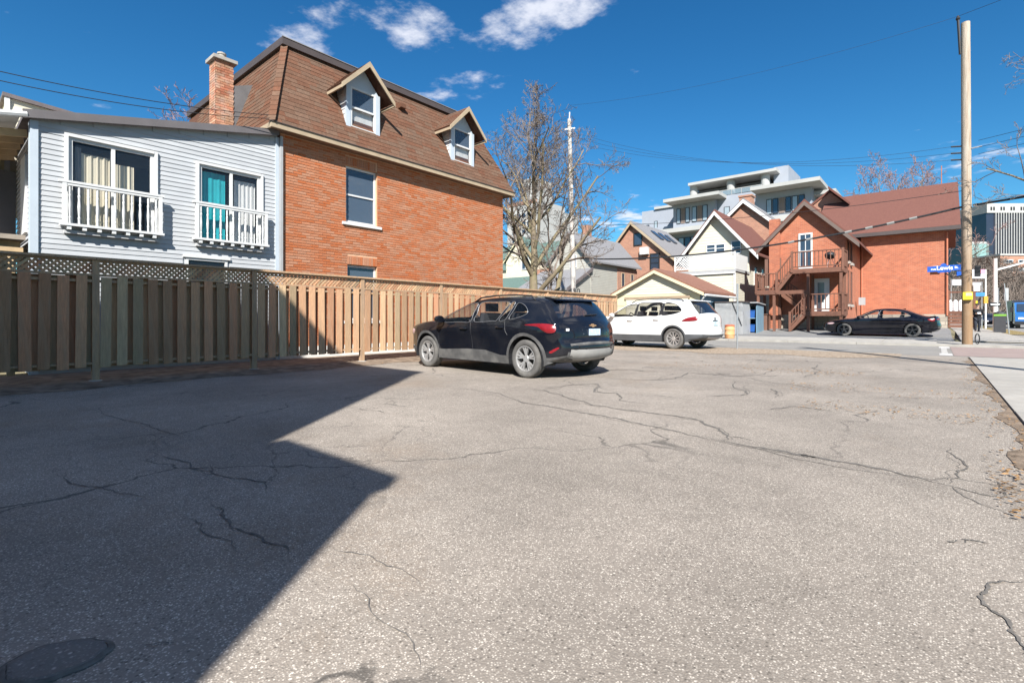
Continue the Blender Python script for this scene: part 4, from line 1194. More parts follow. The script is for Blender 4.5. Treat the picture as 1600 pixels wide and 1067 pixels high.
def make_car(S):
    root = thing(S['name'], S['label'], 'car', S['loc'], S['rz'], S.get('group'))
    ROOT_LOC[root.name] = Vector((0, 0, 0))     # parts are built in the car's own frame
    W, zb, th = S['W'], S['belt'], S['tumble']
    r, wx = S['r'], S['wx']                      # tyre radius, (front, rear) axle x
    ra = r + S.get('arch', .055)
    top = catmull(S['top'], 6)                   # front bottom -> over the car -> rear bottom
    xf, xr = max(p[0] for p in top), min(p[0] for p in top)
    zs = S['sill']
    def arc(cx, rad, a0, a1, n=18): return [(cx + rad * math.cos(a0 + (a1 - a0) * i / n), r + rad * math.sin(a0 + (a1 - a0) * i / n)) for i in range(n + 1)]
    def cut(rad): return math.asin(max(-1, min(1, (zs - r) / rad)))
    a = cut(ra)
    bottom = arc(wx[1], ra, math.pi - a, a) + arc(wx[0], ra, math.pi - a, a)   # from the rear arch to the front arch
    outline = top + bottom
    roundr = S.get('round', .07)
    def width(P, edge=True):
        x, z = P[:, 0], P[:, 1]
        y = np.full(len(P), W)
        y -= th * np.clip(z - zb, 0, None) + S.get('th2', .12) * np.clip(z - zb, 0, None) ** 2
        y -= .05 * np.clip((.62 - z) / .4, 0, None) ** 2
        y += .016 * np.exp(-((z - (zb - .13)) / .07) ** 2) - .010 * np.exp(-((z - .55) / .12) ** 2)
        for wxx in wx: y += .022 * np.exp(-((x - wxx) / .38) ** 2) * np.clip((zb - z) / .4, 0, 1)
        a_, b_ = S['nose']; u = np.clip((x - a_) / (xf - a_), 0, 1); y -= b_ * u ** 2.6
        a_, b_ = S['tail']; u = np.clip((a_ - x) / (a_ - xr), 0, 1); y -= b_ * u ** 2.6
        if edge:
            d = np.clip(dist_line(P, top), 0, roundr)
            y -= roundr - np.sqrt(np.clip(roundr ** 2 - (roundr - d) ** 2, 0, None))
        return y
    wins = [catmull(w, 5, True) if not S.get('sharpwin') else w for w in S['windows']]
    # triangulate the side in (x, z), with window holes and panel lines as constraints
    xs, zz = np.meshgrid(np.arange(xr + .03, xf, .075), np.arange(zs + .02, 1.8, .07)); pts = np.c_[xs.ravel(), zz.ravel()]
    pts = pts[in_poly(pts, outline)]
    d = dist_line(pts, top); pts = pts[d > .10]
    rings = []
    T = np.array(top)
    nrm = np.gradient(T, axis=0); nrm = np.c_[nrm[:, 1], -nrm[:, 0]]; nrm /= np.linalg.norm(nrm, axis=1)[:, None] + 1e-9
    # inward normals
    test = T + nrm * .02
    if in_poly(test, outline).mean() < .5: nrm = -nrm
    for q in (.008, .022, .045, .07):
        pr = T + nrm * q; ok = in_poly(pr, outline) & (dist_line(pr, top) > q * .8); rings.append(pr[ok])
    allp = np.vstack([pts] + rings)
    clad_lines = [arc(wx[0], ra + S['cladw'], math.pi - cut(ra + S['cladw']), cut(ra + S['cladw'])), arc(wx[1], ra + S['cladw'], math.pi - cut(ra + S['cladw']), cut(ra + S['cladw'])), S['cladline']]
    V2, F2 = cdt(allp.tolist(), [outline] + wins, clad_lines)
    cen = np.array([V2[list(f)].mean(axis=0) for f in F2])
    keep = in_poly(cen, outline)
    for w in wins: keep &= ~in_poly(cen, w)
    cz = np.array(S['cladline']); czx = cz[np.argsort(cz[:, 0])]
    clad = cen[:, 1] < np.interp(cen[:, 0], czx[:, 0], czx[:, 1])
    if S['cladw'] > 0:
        for wxx in wx: clad |= np.hypot(cen[:, 0] - wxx, cen[:, 1] - r) < ra + S['cladw']
    Y2 = width(V2)
    def side_mesh(mask, name, m, grow=0.0):
        mb = MB()
        for sg in (1, -1):
            vs = [(V2[i, 0], sg * (Y2[i] + grow), V2[i, 1]) for i in range(len(V2))]
            fs = [(f if sg < 0 else f[::-1]) for f, k in zip(F2, mask) if k]
            mb.add(vs, fs)
        # drop unused vertices
        used = sorted({i for f in mb.f for i in f}); mp = {o_: n_ for n_, o_ in enumerate(used)}
        mb.v = [mb.v[i] for i in used]; mb.f = [tuple(mp[i] for i in f) for f in mb.f]
        return mb
    body = side_mesh(keep & ~clad, 'body', S['paint'])
    # the strip across the car
    n_t = 15; ts = [math.sin(lerp(-1, 1, k / (n_t - 1)) * math.pi / 2) for k in range(n_t)]
    ye = width(T)
    out_n = -nrm
    bul = .035 + .075 * np.abs(out_n[:, 0]) ** 2
    def strip_pt(i, t, off=0.0):
        b = bul[i] * (1 - abs(t) ** 2.4) + off
        return (T[i, 0] + out_n[i, 0] * b, ye[i] * t * 1.0, T[i, 1] + out_n[i, 1] * b)
    ws, rw = S['wind_i'], S['rear_i']             # control index ranges of the windscreen and rear window
    gl_f, gl_r, bum, fb = MB(), MB(), MB(), MB()
    grid = [[strip_pt(i, t) for t in ts] for i in range(len(T))]
    def put(mb, i, j): mb.add([grid[i][j], grid[i][j + 1], grid[i + 1][j + 1], grid[i + 1][j]], [(0, 1, 2, 3)])
    for i in range(len(T) - 1):
        zc = (T[i, 1] + T[i + 1, 1]) / 2; xc = T[i, 0]
        for j in range(n_t - 1):
            inner = 1 <= j < n_t - 2
            if ws[0] * 6 <= i < ws[1] * 6 and inner: put(gl_f, i, j)
            elif rw[0] * 6 <= i < rw[1] * 6 and inner: put(gl_r, i, j)
            elif zc < S['bumper_z'][0] and xc > 0: put(fb, i, j)
            elif zc < S['bumper_z'][1] and xc < 0: put(bum, i, j)
            else: put(body, i, j)
    def weld(mb, name, m, **k):
        o = mb.build(name, m, root, smooth=True, local=True, **k)
        bm = bmesh.new(); bm.from_mesh(o.data); bmesh.ops.remove_doubles(bm, verts=bm.verts, dist=.0008)
        bmesh.ops.recalc_face_normals(bm, faces=bm.faces); bm.to_mesh(o.data); bm.free()
        o.data.set_sharp_from_angle(angle=R(38)); return o
    bd = weld(body, 'body', S['paint'])
    weld(side_mesh(keep & clad, 'cladding', S['clad'], .006), 'cladding', S['clad'])
    weld(bum, 'rear_bumper', S['clad']); weld(fb, 'front_bumper', S['clad'])
    weld(gl_f, 'windscreen', S['glass']); weld(gl_r, 'rear_window', S['glass_r'])
    # side windows, their bright surround
    for w in S['windows']:
        w = catmull(w, 5, True) if not S.get('sharpwin') else w
        P = np.array(w); inn = [tuple(p) for p in P]
        gx, gzz = np.meshgrid(np.arange(P[:, 0].min(), P[:, 0].max(), .12), np.arange(P[:, 1].min(), P[:, 1].max(), .1)); q = np.c_[gx.ravel(), gzz.ravel()]
        q = q[in_poly(q, w)]; q = q[dist_line(q, inn + inn[:1]) > .02] if len(q) else q
        Vw, Fw = cdt(q.tolist(), [w], [])
        cw = np.array([Vw[list(f)].mean(axis=0) for f in Fw]); kw = in_poly(cw, w); yw = width(Vw) - .012
        for sg in (1, -1):
            mb = MB(); mb.add([(Vw[i, 0], sg * yw[i], Vw[i, 1]) for i in range(len(Vw))], [(f if sg < 0 else f[::-1]) for f, k in zip(Fw, kw) if k])
            o = mb.build('window', S['glass'], root, smooth=True, local=True)
            yl = width(P)
            mb = MB(); loop = [(P[i, 0], sg * (yl[i] + .001), P[i, 1]) for i in range(len(P))]
            mb.tube(loop + loop[:1], S.get('trim_r', .007), 5, cap=False).build('window_trim', S['trim'], o, local=True, smooth=True)
    # door seams and handles
    def surf_line(pts, name, m, rad, off=.0, parent=None, both=True):
        P = np.array(pts); yl = width(P)
        for sg in ((1, -1) if both else (1,)):
            MB().tube([(P[i, 0], sg * (yl[i] + off), P[i, 1]) for i in range(len(P))], rad, 4).build(name, m, parent or root, local=True)
    for ln in S['seams']: surf_line(catmull(ln, 5), 'door_seam', M_BLACK, .0035, -.001)
    for (hx, hz) in S['handles']:
        for sg in (1, -1):
            yv = float(width(np.array([[hx, hz]]))[0])
            MB().tube([(hx - .10, sg * (yv + .004), hz), (hx - .08, sg * (yv + .03), hz + .004), (hx + .08, sg * (yv + .03), hz + .006), (hx + .10, sg * (yv + .004), hz + .004)], .013, 6).build('door_handle', S['handle_m'], root, local=True, smooth=True)
    # mirrors
    mx, mz = S['mirror']
    for sg in (1, -1):
        yv = float(width(np.array([[mx, mz]]))[0])
        mb = MB(); mb.tube([(mx, sg * (yv - .02), mz - .03), (mx, sg * (yv + .06), mz)], .025, 6)
        vs = []
        for k, (xx, s_) in enumerate(((-.07, .85), (-.05, 1.), (.02, .95), (.08, .5))):
            vs.append([(mx + xx, sg * (yv + .14) + sg * .105 * s_ * math.cos(q * math.pi / 5), mz + .03 + .075 * s_ * math.sin(q * math.pi / 5)) for q in range(10)])
        fl = [p for ring in vs for p in ring]
        mb.add(fl, [(i * 10 + q, i * 10 + (q + 1) % 10, (i + 1) * 10 + (q + 1) % 10, (i + 1) * 10 + q) for i in range(3) for q in range(10)] + [tuple(range(10)), tuple(range(39, 29, -1))])
        mb.build('mirror', S['mirror_m'], root, smooth=True, local=True, angle=40)
    # patches that lie on the side surface (lamps)
    def patch(poly, name, m, off, both=True):
        Pl = catmull(poly, 4, True); P = np.array(Pl)
        gx, gzz = np.meshgrid(np.arange(P[:, 0].min(), P[:, 0].max(), .05), np.arange(P[:, 1].min(), P[:, 1].max(), .05)); q = np.c_[gx.ravel(), gzz.ravel()]
        q = q[in_poly(q, Pl)]
        if len(q): q = q[dist_line(q, Pl + Pl[:1]) > .012]
        Vw, Fw = cdt(q.tolist(), [Pl], []); cw = np.array([Vw[list(f)].mean(axis=0) for f in Fw]); kw = in_poly(cw, Pl); yw = width(Vw)
        ed = dist_line(Vw, Pl + Pl[:1]); yw = yw + off * np.clip(ed / .015, 0, 1) + .001
        for sg in ((1, -1) if both else (1,)):
            MB().add([(Vw[i, 0], sg * yw[i], Vw[i, 1]) for i in range(len(Vw))], [(f if sg < 0 else f[::-1]) for f, k in zip(Fw, kw) if k]).build(name, m, root, smooth=True, local=True)
    for nm, poly, m, off in S.get('patches', []): patch(poly, nm, m, off)
    # patches across the front or back strip
    def band(name, z0, z1, t0, t1, m, off, rear=True, n=6, parent=None):
        idx = [i for i in range(len(T)) if ((T[i, 0] < -.6) if rear else (T[i, 0] > .6))]
        if rear: idx = [i for i in idx if i >= rw[1] * 6 - 3]
        else: idx = [i for i in idx if i <= ws[0] * 6 - 14]
        Z = np.array([T[i, 1] for i in idx]); od = np.argsort(Z); idx = np.array(idx)[od]; Z = Z[od]
        mb = MB(); vs = []
        rows = 5
        for a_ in range(rows):
            z = lerp(z0, z1, a_ / (rows - 1)); fi = float(np.interp(z, Z, idx))
            i0 = int(math.floor(fi)); i1 = min(i0 + 1, len(T) - 1); fr_ = fi - i0
            for b_ in range(n + 1):
                t = lerp(t0, t1, b_ / n); o_ = off * (0 if a_ in (0, rows - 1) or b_ in (0, n) else 1) + .002
                p = Vector(strip_pt(i0, t, o_)).lerp(Vector(strip_pt(i1, t, o_)), fr_); vs.append(p)
        fs = [(a_ * (n + 1) + b_, a_ * (n + 1) + b_ + 1, (a_ + 1) * (n + 1) + b_ + 1, (a_ + 1) * (n + 1) + b_) for a_ in range(rows - 1) for b_ in range(n)]
        return mb.add(vs, fs).build(name, m, parent or root, smooth=True, local=True)
    for bnd in S.get('bands', []): band(*bnd)
    # plate
    if S.get('plate'):
        z0, z1, rear_x = S['plate']
        MB().box(rear_x - .01, rear_x + .004, -.155, .155, z0, z1).build('licence_plate', mat('plate', (.55, .62, .72), .5, .2, 14, spec=.4), root, local=True)
    # underbody, wheel wells, cabin
    mb = MB(); mb.box(wx[1] + ra * .9, wx[0] - ra * .9, -W * .9, W * .9, zs - .02, zs + .16)
    mb.box(xr + .25, wx[1] - ra * .9, -W * .72, W * .72, zs + .04, zs + .3); mb.box(wx[0] + ra * .9, xf - .25, -W * .72, W * .72, zs + .02, zs + .3)
    mb.box(wx[1] - ra, wx[1] + ra, -W * .60, W * .60, zs + .04, .72); mb.box(wx[0] - ra, wx[0] + ra, -W * .60, W * .60, zs + .04, .72)
    mb.build('underbody', M_BLACK, root, local=True)
    for wxx in wx:
        for sg in (1, -1):
            mb = MB(); A = arc(wxx, ra, math.pi - a, a, 16)
            vs = [(p[0], sg * (W - .01), p[1]) for p in A] + [(p[0], sg * (W * .58), p[1]) for p in A]
            m_ = len(A); mb.add(vs, [(i, i + 1, m_ + i + 1, m_ + i) for i in range(m_ - 1)]); mb.build('wheel_arch_liner', M_BLACK, root, local=True)
    seat_m = mat('car_interior', (.045, .045, .05), .85, .2, 6, spec=.2)
    mb = MB()
    for (sx, ny) in S['seats']:
        for sy in ny:
            mb.prism([(sx + .1, sy - .22, .55), (sx - .05, sy - .22, .58), (sx - .24, sy - .20, zb + .18), (sx - .12, sy - .20, zb + .2)], (0, .44, 0))
            mb.box(sx - .24, sx - .13, sy - .12, sy + .12, zb + .22, zb + .38); mb.box(sx - .02, sx + .42, sy - .22, sy + .22, .46, .60)
    dx = S['dash']
    mb.prism([(dx, -W * .82, .6), (dx - .42, -W * .82, .62), (dx - .38, -W * .82, zb - .06), (dx, -W * .82, zb - .04)], (0, W * 1.64, 0))
    mb.box(xr + .3, dx, -W * .85, W * .85, .42, .46)
    st = []
    for k in range(17):
        q = 2 * math.pi * k / 16; st.append((dx - .5 + .05 * math.sin(q), .36 + .18 * math.cos(q), zb - .02 + .17 * math.sin(q)))
    mb.tube(st, .016, 6, cap=False)
    mb.build('interior', seat_m, root, local=True)
    for x_ in wx:
        for sg in (1, -1):
            wheel_parts(root, x_, sg * (W - S['tyre_w'] / 2 - .012), r, S['tyre_w'], S['rim'], S['rim_m'], S['tyre_m'], sg)
    S['_width'] = width
    return root, width

M_CARB = mat('black_car_paint', (.006, .007, .011), .08, .10, 3, spec=.35, coat=.3, dirt=(.085, .08, .075), dirt_scale=2.2, dirt_amt=.10)
M_CARB2 = mat('glossy_black_paint', (.006, .006, .010), .07, .05, 3, spec=.35, coat=.5)
M_CARW = mat('white_car_paint', (.62, .62, .61), .25, .02, 3, spec=.5, coat=.8)
M_CLAD = mat('dusty_plastic', (.085, .083, .082), .75, .3, 5, .1, 60, spec=.3, dirt=(.15, .143, .132), dirt_scale=5, dirt_amt=.6)
M_CLADW = mat('grey_plastic', (.075, .078, .083), .6, .15, 5, spec=.3)
M_TYRE = mat('dusty_tyre', (.10, .095, .09), .9, .2, 8, .2, 60, spec=.2, dirt=(.17, .16, .145), dirt_scale=6, dirt_amt=.6)
M_RIM = mat('machined_rim', (.52, .51, .50), .4, .15, 10, metal=.6, spec=.5, dirt=(.28, .26, .24), dirt_scale=12, dirt_amt=.5)
M_RIMB = mat('black_rim', (.03, .03, .032), .3, .1, 5, spec=.6)
M_CGL = glass_mat('car_glass', (.02, .025, .035), .82)
M_CGLT = glass_mat('tinted_glass', (.012, .016, .025), .18)
M_TAIL = mat('tail_lamp_red', (.20, .008, .013), .3, .25, 14, spec=.5)
M_TAILW = mat('tail_lamp_clear', (.62, .42, .42), .2, .1, 12, spec=.8)
M_SATIN = mat('satin_trim', (.26, .26, .27), .35, .05, 5, metal=.6)
M_SKID = mat('dusty_skid_plate', (.25, .24, .225), .6, .15, 6, spec=.3)
M_GOLD = mat('gold_emblem', (.62, .36, .20), .35, .1, 5, metal=.7)

def black_suv():
    top = [(2.02, .24), (2.17, .33), (2.25, .50), (2.25, .68), (2.20, .82), (2.05, .90), (1.70, .975), (1.30, 1.03), (1.02, 1.07),
           (.62, 1.26), (.20, 1.44), (-.05, 1.495), (-.45, 1.525), (-.90, 1.525), (-1.35, 1.495), (-1.72, 1.445),
           (-1.93, 1.25), (-2.06, 1.08), (-2.14, .98), (-2.19, .86), (-2.22, .70), (-2.27, .60), (-2.28, .48), (-2.22, .36), (-2.02, .29)]
    S = dict(name='black_suv', label='dusty black SUV with red tail lamps parked nose to the wooden fence', loc=(-6.62, 7.55, 0), rz=math.pi - R(4.6),
             W=.905, belt=.98, tumble=.30, th2=.25, r=.325, wx=(1.40, -1.40), sill=.215, top=top, nose=(1.35, .26), tail=(-1.25, .17), round=.085, arch=.06,
             windows=[[(.92, 1.005), (.30, 1.005), (.02, 1.01), (-.03, 1.20), (-.07, 1.40), (.08, 1.405), (.25, 1.365), (.60, 1.20)],
                      [(-.12, 1.012), (-.60, 1.03), (-.70, 1.04), (-.83, 1.24), (-.92, 1.405), (-.55, 1.43), (-.16, 1.415), (-.13, 1.2)],
                      [(-.77, 1.045), (-.92, 1.055), (-1.01, 1.24), (-1.06, 1.395), (-.98, 1.405), (-.88, 1.22)],
                      [(-1.02, 1.065), (-1.30, 1.12), (-1.42, 1.20), (-1.32, 1.33), (-1.14, 1.39), (-1.08, 1.25)]],
             cladline=[(2.3, .42), (1.9, .42), (.80, .40), (.45, .42), (.1, .435), (-.4, .435), (-.8, .36), (-1.9, .36), (-2.3, .44)], cladw=.055,
             wind_i=(8, 11), rear_i=(15, 17), bumper_z=(.42, .45), seams=[[(.98, 1.0), (1.0, .8), (.98, .5), (.93, .40)], [(.0, 1.0), (-.03, .7), (-.06, .42)], [(-.92, 1.03), (-.95, .85), (-1.0, .75)]],
             handles=[(.17, .86), (-.82, .90)], handle_m=M_CARB, mirror=(.82, 1.03), mirror_m=M_CARB, paint=M_CARB, clad=M_CLAD, glass=M_CGL, glass_r=M_CGLT, trim=M_SATIN, trim_r=.0055,
             seats=[(.15, (-.38, .38)), (-.75, (-.4, 0, .4))], dash=.95, tyre_w=.215, rim='five', rim_m=M_RIM, tyre_m=M_TYRE,
             patches=[('tail_lamp', [(-1.40, .955), (-1.75, .985), (-2.05, .965), (-2.12, .90), (-2.10, .82), (-1.97, .805), (-1.84, .86), (-1.72, .925)], M_TAIL, .022),
                      ('lamp_lens', [(-1.80, .905), (-1.98, .910), (-1.99, .875), (-1.88, .865)], mat('lamp_lens_pink', (.60, .22, .24), .2, .1, 12, spec=.7), .030),
                      ('fog_reflector', [(-1.98, .46), (-2.14, .54), (-2.17, .52), (-2.03, .44)], M_TAIL, .02),
                      ('headlight', [(2.02, .70), (1.86, .80), (1.98, .84), (2.14, .78), (2.16, .68)], M_TAILW, .012)],
             bands=[
                    ('plate_recess', .745, .885, -.42, .42, M_CARB, -.035), ('skid_plate', .33, .50, -.93, .93, M_SKID, .02), ('bumper_crease', .555, .60, -.93, .93, M_CLAD, .012),
                    ('grille', .48, .72, -.6, .6, M_BLACK, .004, False)],
             plate=None)
    q = lambda z: z if z < .5 else .5 + (z - .5) * .87
    e = lambda x: x if -1.4 < x < 1.4 else (1.4 + (x - 1.4) * 1.04 if x > 0 else -1.4 + (x + 1.4) * .84)
    S['top'] = [(e(x), q(z)) for x, z in top]; S['windows'] = [[(x, q(z)) for x, z in w] for w in S['windows']]; S['belt'] = q(S['belt'])
    S['seams'] = [[(x, q(z)) for x, z in w] for w in S['seams']]; S['handles'] = [(x, q(z)) for x, z in S['handles']]; S['mirror'] = (S['mirror'][0], q(S['mirror'][1]))
    S['patches'] = [(a, [(e(x), q(z)) for x, z in w], m, o_) for a, w, m, o_ in S['patches']]; S['bands'] = [(b[0], q(b[1]), q(b[2])) + tuple(b[3:]) for b in S['bands']]
    root, width = make_car(S)
    # roof rails, spoiler, emblem, plate, aerial, wiper
    for sg in (1, -1):
        P = np.array([(.05, 1.28), (-.1, 1.315), (-.5, 1.345), (-1.0, 1.34), (-1.4, 1.31), (-1.5, 1.28)]); yl = width(P, False)
        MB().tube([(p[0], sg * (yl[i] - .035), p[1] + (.08 if 0 < i < 5 else .04)) for i, p in enumerate(P)], .016, 6).build('roof_rail', M_BLACK, root, local=True, smooth=True)
    mb = MB(); mb.prism([(-1.55, -.60, 1.378), (-1.84, -.56, 1.335), (-1.86, -.56, 1.305), (-1.60, -.60, 1.32)], (0, 1.16, 0)); mb.build('spoiler', M_CARB, root, local=True)
    MB().box(-2.205, -2.185, -.15, .15, .72, .83).build('licence_plate', mat('plate', (.45, .55, .72), .5, .35, 22, spec=.4), root, local=True)
    mb = MB(); xx = -2.145
    mb.prism([(xx, -.085, .897), (xx, -.03, .897), (xx, -.022, .913), (xx, .03, .913), (xx, .037, .897), (xx, .085, .897), (xx, .078, .875), (xx, .03, .875), (xx, .022, .858), (xx, -.03, .858), (xx, -.037, .875), (xx, -.092, .875)], (-.02, 0, 0))
    mb.build('emblem', M_GOLD, root, local=True)
    MB().box(-2.125, -2.105, .60, .66, .80, .84).build('badge', M_SIGNW, root, local=True)
    MB().tube([(-1.42, 0, 1.36), (-1.56, 0, 1.50)], [.006, .003], 5).build('aerial', M_BLACK, root, local=True)
    MB().tube([(-2.035, .05, 1.06), (-2.02, -.30, 1.075)], .011, 5).build('wiper', M_BLACK, root, local=True)
black_suv()

def white_suv():
    top = [(2.06, .26), (2.22, .36), (2.30, .55), (2.29, .76), (2.22, .90), (2.05, .98), (1.70, 1.04), (1.35, 1.08), (1.12, 1.12),
           (.75, 1.34), (.38, 1.54), (.12, 1.60), (-.4, 1.645), (-1.0, 1.645), (-1.5, 1.62), (-1.82, 1.58),
           (-2.02, 1.36), (-2.20, 1.14), (-2.27, 1.04), (-2.29, .92), (-2.31, .72), (-2.36, .60), (-2.36, .48), (-2.28, .36), (-2.05, .30)]
    S = dict(name='white_suv', label='clean white SUV with dark lower trim parked on gravel beyond the black SUV', loc=(-7.9, 16.95, 0), rz=math.pi - R(6),
             W=.92, belt=1.06, tumble=.26, th2=.2, r=.345, wx=(1.42, -1.40), sill=.24, top=top, nose=(1.4, .24), tail=(-1.45, .14), round=.08, arch=.055,
             windows=[[(1.02, 1.085), (.40, 1.09), (.10, 1.095), (.05, 1.3), (.02, 1.50), (.18, 1.505), (.38, 1.465), (.70, 1.29)],
                      [(-.03, 1.10), (-.5, 1.105), (-.86, 1.115), (-.90, 1.3), (-.95, 1.525), (-.5, 1.545), (-.06, 1.53), (-.045, 1.3)],
                      [(-1.00, 1.125), (-1.35, 1.15), (-1.62, 1.22), (-1.66, 1.30), (-1.50, 1.44), (-1.30, 1.515), (-1.06, 1.52), (-1.03, 1.3)]],
             cladline=[(2.4, .50), (1.9, .48), (1.0, .46), (-1.0, .46), (-1.9, .50), (-2.4, .50)], cladw=.05,
             wind_i=(8, 11), rear_i=(15, 17), bumper_z=(.48, .50), seams=[[(1.05, 1.07), (1.08, .8), (1.0, .46)], [(.04, 1.09), (.02, .7), (.0, .46)], [(-.98, 1.11), (-1.02, .95), (-1.1, .85)]],
             handles=[(.22, .94), (-.80, .965)], handle_m=M_CARW, mirror=(.92, 1.10), mirror_m=M_CARW, paint=M_CARW, clad=M_CLADW, glass=M_CGL, glass_r=M_CGLT, trim=M_BLACK, trim_r=.010,
             seats=[(.22, (-.38, .38)), (-.75, (-.4, 0, .4))], dash=1.0, tyre_w=.225, rim='multi', rim_m=M_RIM, tyre_m=M_TYRE,
             patches=[('tail_lamp', [(-1.72, .92), (-1.86, 1.015), (-2.05, 1.06), (-2.19, 1.06), (-2.21, .95), (-2.0, .915)], M_TAIL, .02),
                      ('pillar', [(.08, 1.11), (-.02, 1.11), (-.035, 1.3), (-.05, 1.5), (.01, 1.5), (.04, 1.3)], M_BLACK, .003), ('pillar', [(-.88, 1.13), (-.98, 1.14), (-1.02, 1.3), (-1.04, 1.5), (-.96, 1.5), (-.92, 1.3)], M_BLACK, .003),
                      ('headlight', [(2.0, .80), (1.82, .90), (1.98, .93), (2.18, .87), (2.2, .79)], M_TAILW, .012)],
             bands=[('plate_recess', .80, .905, -.36, .36, M_CARW, -.02), ('skid_plate', .36, .44, -.7, .7, M_SATIN, .015)],
             plate=None)
    root, width = make_car(S)
    for sg in (1, -1):
        P = np.array([(.25, 1.50), (.1, 1.545), (-.5, 1.585), (-1.1, 1.58), (-1.6, 1.54), (-1.7, 1.50)]); yl = width(P, False)
        MB().tube([(p[0], sg * (yl[i] - .03), p[1] + (.10 if 0 < i < 5 else .06)) for i, p in enumerate(P)], .014, 6).build('roof_rail', M_BLACK, root, local=True, smooth=True)
    mb = MB(); mb.prism([(-1.70, -.62, 1.635), (-1.98, -.58, 1.60), (-2.0, -.58, 1.575), (-1.75, -.62, 1.58)], (0, 1.2, 0)); mb.build('spoiler', M_CARW, root, local=True)
    MB().box(-2.435, -2.415, -.15, .15, .79, .91).build('licence_plate', mat('plate', (.45, .55, .72), .5, .35, 22, spec=.4), root, local=True)
    MB().lathe([(.055, -2.405), (.055, -2.36), (.045, -2.41)], 16, 'X', c=(0, 0, .995)).build('emblem', M_SATIN, root, local=True)
    MB().box(-2.42, -2.40, -.16, .16, .925, .95).build('lettering_strip', M_BLACK, root, local=True)
white_suv()

def black_sedan():
    top = [(2.05, .20), (2.24, .28), (2.33, .42), (2.32, .58), (2.24, .68), (2.05, .76), (1.70, .83), (1.30, .885), (.98, .92),
           (.60, 1.12), (.22, 1.31), (-.02, 1.375), (-.40, 1.40), (-.85, 1.375), (-1.15, 1.30),
           (-1.50, 1.14), (-1.82, 1.02), (-2.10, .985), (-2.26, .975), (-2.29, .90), (-2.32, .72), (-2.36, .55), (-2.34, .42), (-2.24, .30), (-2.02, .24)]
    S = dict(name='black_sedan', label='glossy black sedan parked broadside on the driveway before the orange brick house', loc=(-2.30, 32.15, gz(-2.3, 31.6) + .006), rz=math.pi,
             W=.90, belt=.90, tumble=.42, th2=.3, r=.33, wx=(1.42, -1.38), sill=.17, top=top, nose=(1.3, .22), tail=(-1.4, .16), round=.09, arch=.04,
             windows=[[(.90, .925), (.30, .93), (.02, .935), (-.02, 1.1), (-.04, 1.285), (.10, 1.28), (.28, 1.225), (.60, 1.07)],
                      [(-.10, .94), (-.6, .95), (-1.05, .975), (-1.30, 1.04), (-1.12, 1.17), (-.80, 1.28), (-.4, 1.305), (-.12, 1.295)]],
             cladline=[(2.4, .20), (-2.4, .22)], cladw=0.0, wind_i=(8, 11), rear_i=(14, 16), bumper_z=(.34, .34),
             seams=[[(.95, .9), (.98, .7), (.9, .3)], [(-.04, .92), (-.06, .6), (-.08, .3)], [(-1.0, .95), (-1.05, .8)]],
             handles=[(.1, .80), (-.85, .83)], handle_m=M_CARB2, mirror=(.78, .95), mirror_m=M_CARB2, paint=M_CARB2, clad=M_CARB2, glass=M_CGL, glass_r=M_CGLT, trim=M_SATIN, trim_r=.008,
             seats=[(.1, (-.36, .36)), (-.8, (-.38, .38))], dash=.9, tyre_w=.235, rim='ten', rim_m=M_RIMB, tyre_m=M_TYRE,
             patches=[('tail_lamp', [(-1.95, .86), (-2.12, .90), (-2.22, .90), (-2.22, .80), (-2.1, .76)], M_TAIL, .015), ('headlight', [(2.0, .60), (1.85, .68), (2.02, .70), (2.2, .64)], M_TAILW, .012)],
             bands=[('tail_lamp', .82, .90, -.985, .985, M_TAIL, .01), ('grille', .30, .62, -.5, .5, M_BLACK, .004, False)])
    root, width = make_car(S)
    mb = MB(); mb.prism([(-2.02, -.66, 1.0), (-2.27, -.60, 1.035), (-2.27, -.60, 1.015), (-2.06, -.66, .985)], (0, 1.3, 0)); mb.build('spoiler', M_CARB2, root, local=True)
    MB().prism([(-.95, -.02, 1.39), (-1.10, -.02, 1.41), (-1.12, -.02, 1.35)], (0, .04, 0)).build('shark_fin_aerial', M_CARB2, root, local=True)
black_sedan()
#@@PART4
# ------------------------------------------------------------------ houses across the side road
def winY(parent, Y, x0, x1, z0, z1, fm=None, gm=None, fr=.07, mull=None, name='window'):
    """window in a wall that faces -Y"""
    fm = fm or M_WHITE
    mb = MB(); mb.box(x0 - fr, x0, Y - .05, Y + .02, z0 - fr, z1 + fr).box(x1, x1 + fr, Y - .05, Y + .02, z0 - fr, z1 + fr)
    mb.box(x0, x1, Y - .05, Y + .02, z1, z1 + fr).box(x0, x1, Y - .06, Y + .02, z0 - fr, z0)
    zm, xm = (z0 + z1) / 2, (x0 + x1) / 2
    if mull in ('h', '+'): mb.box(x0, x1, Y - .04, Y - .008, zm - .025, zm + .025)
    if mull in ('v',): mb.box(xm - .025, xm + .025, Y - .04, Y - .008, z0, z1)
    if mull == '+': mb.box(xm - .02, xm + .02, Y - .041, Y - .009, z0, zm - .026).box(xm - .02, xm + .02, Y - .041, Y - .009, zm + .026, z1)
    w = mb.build(name, fm, parent)
    MB().box(x0, x1, Y - .006, Y + .01, z0, z1).build('pane', gm or M_GLASSB, w)
    return w
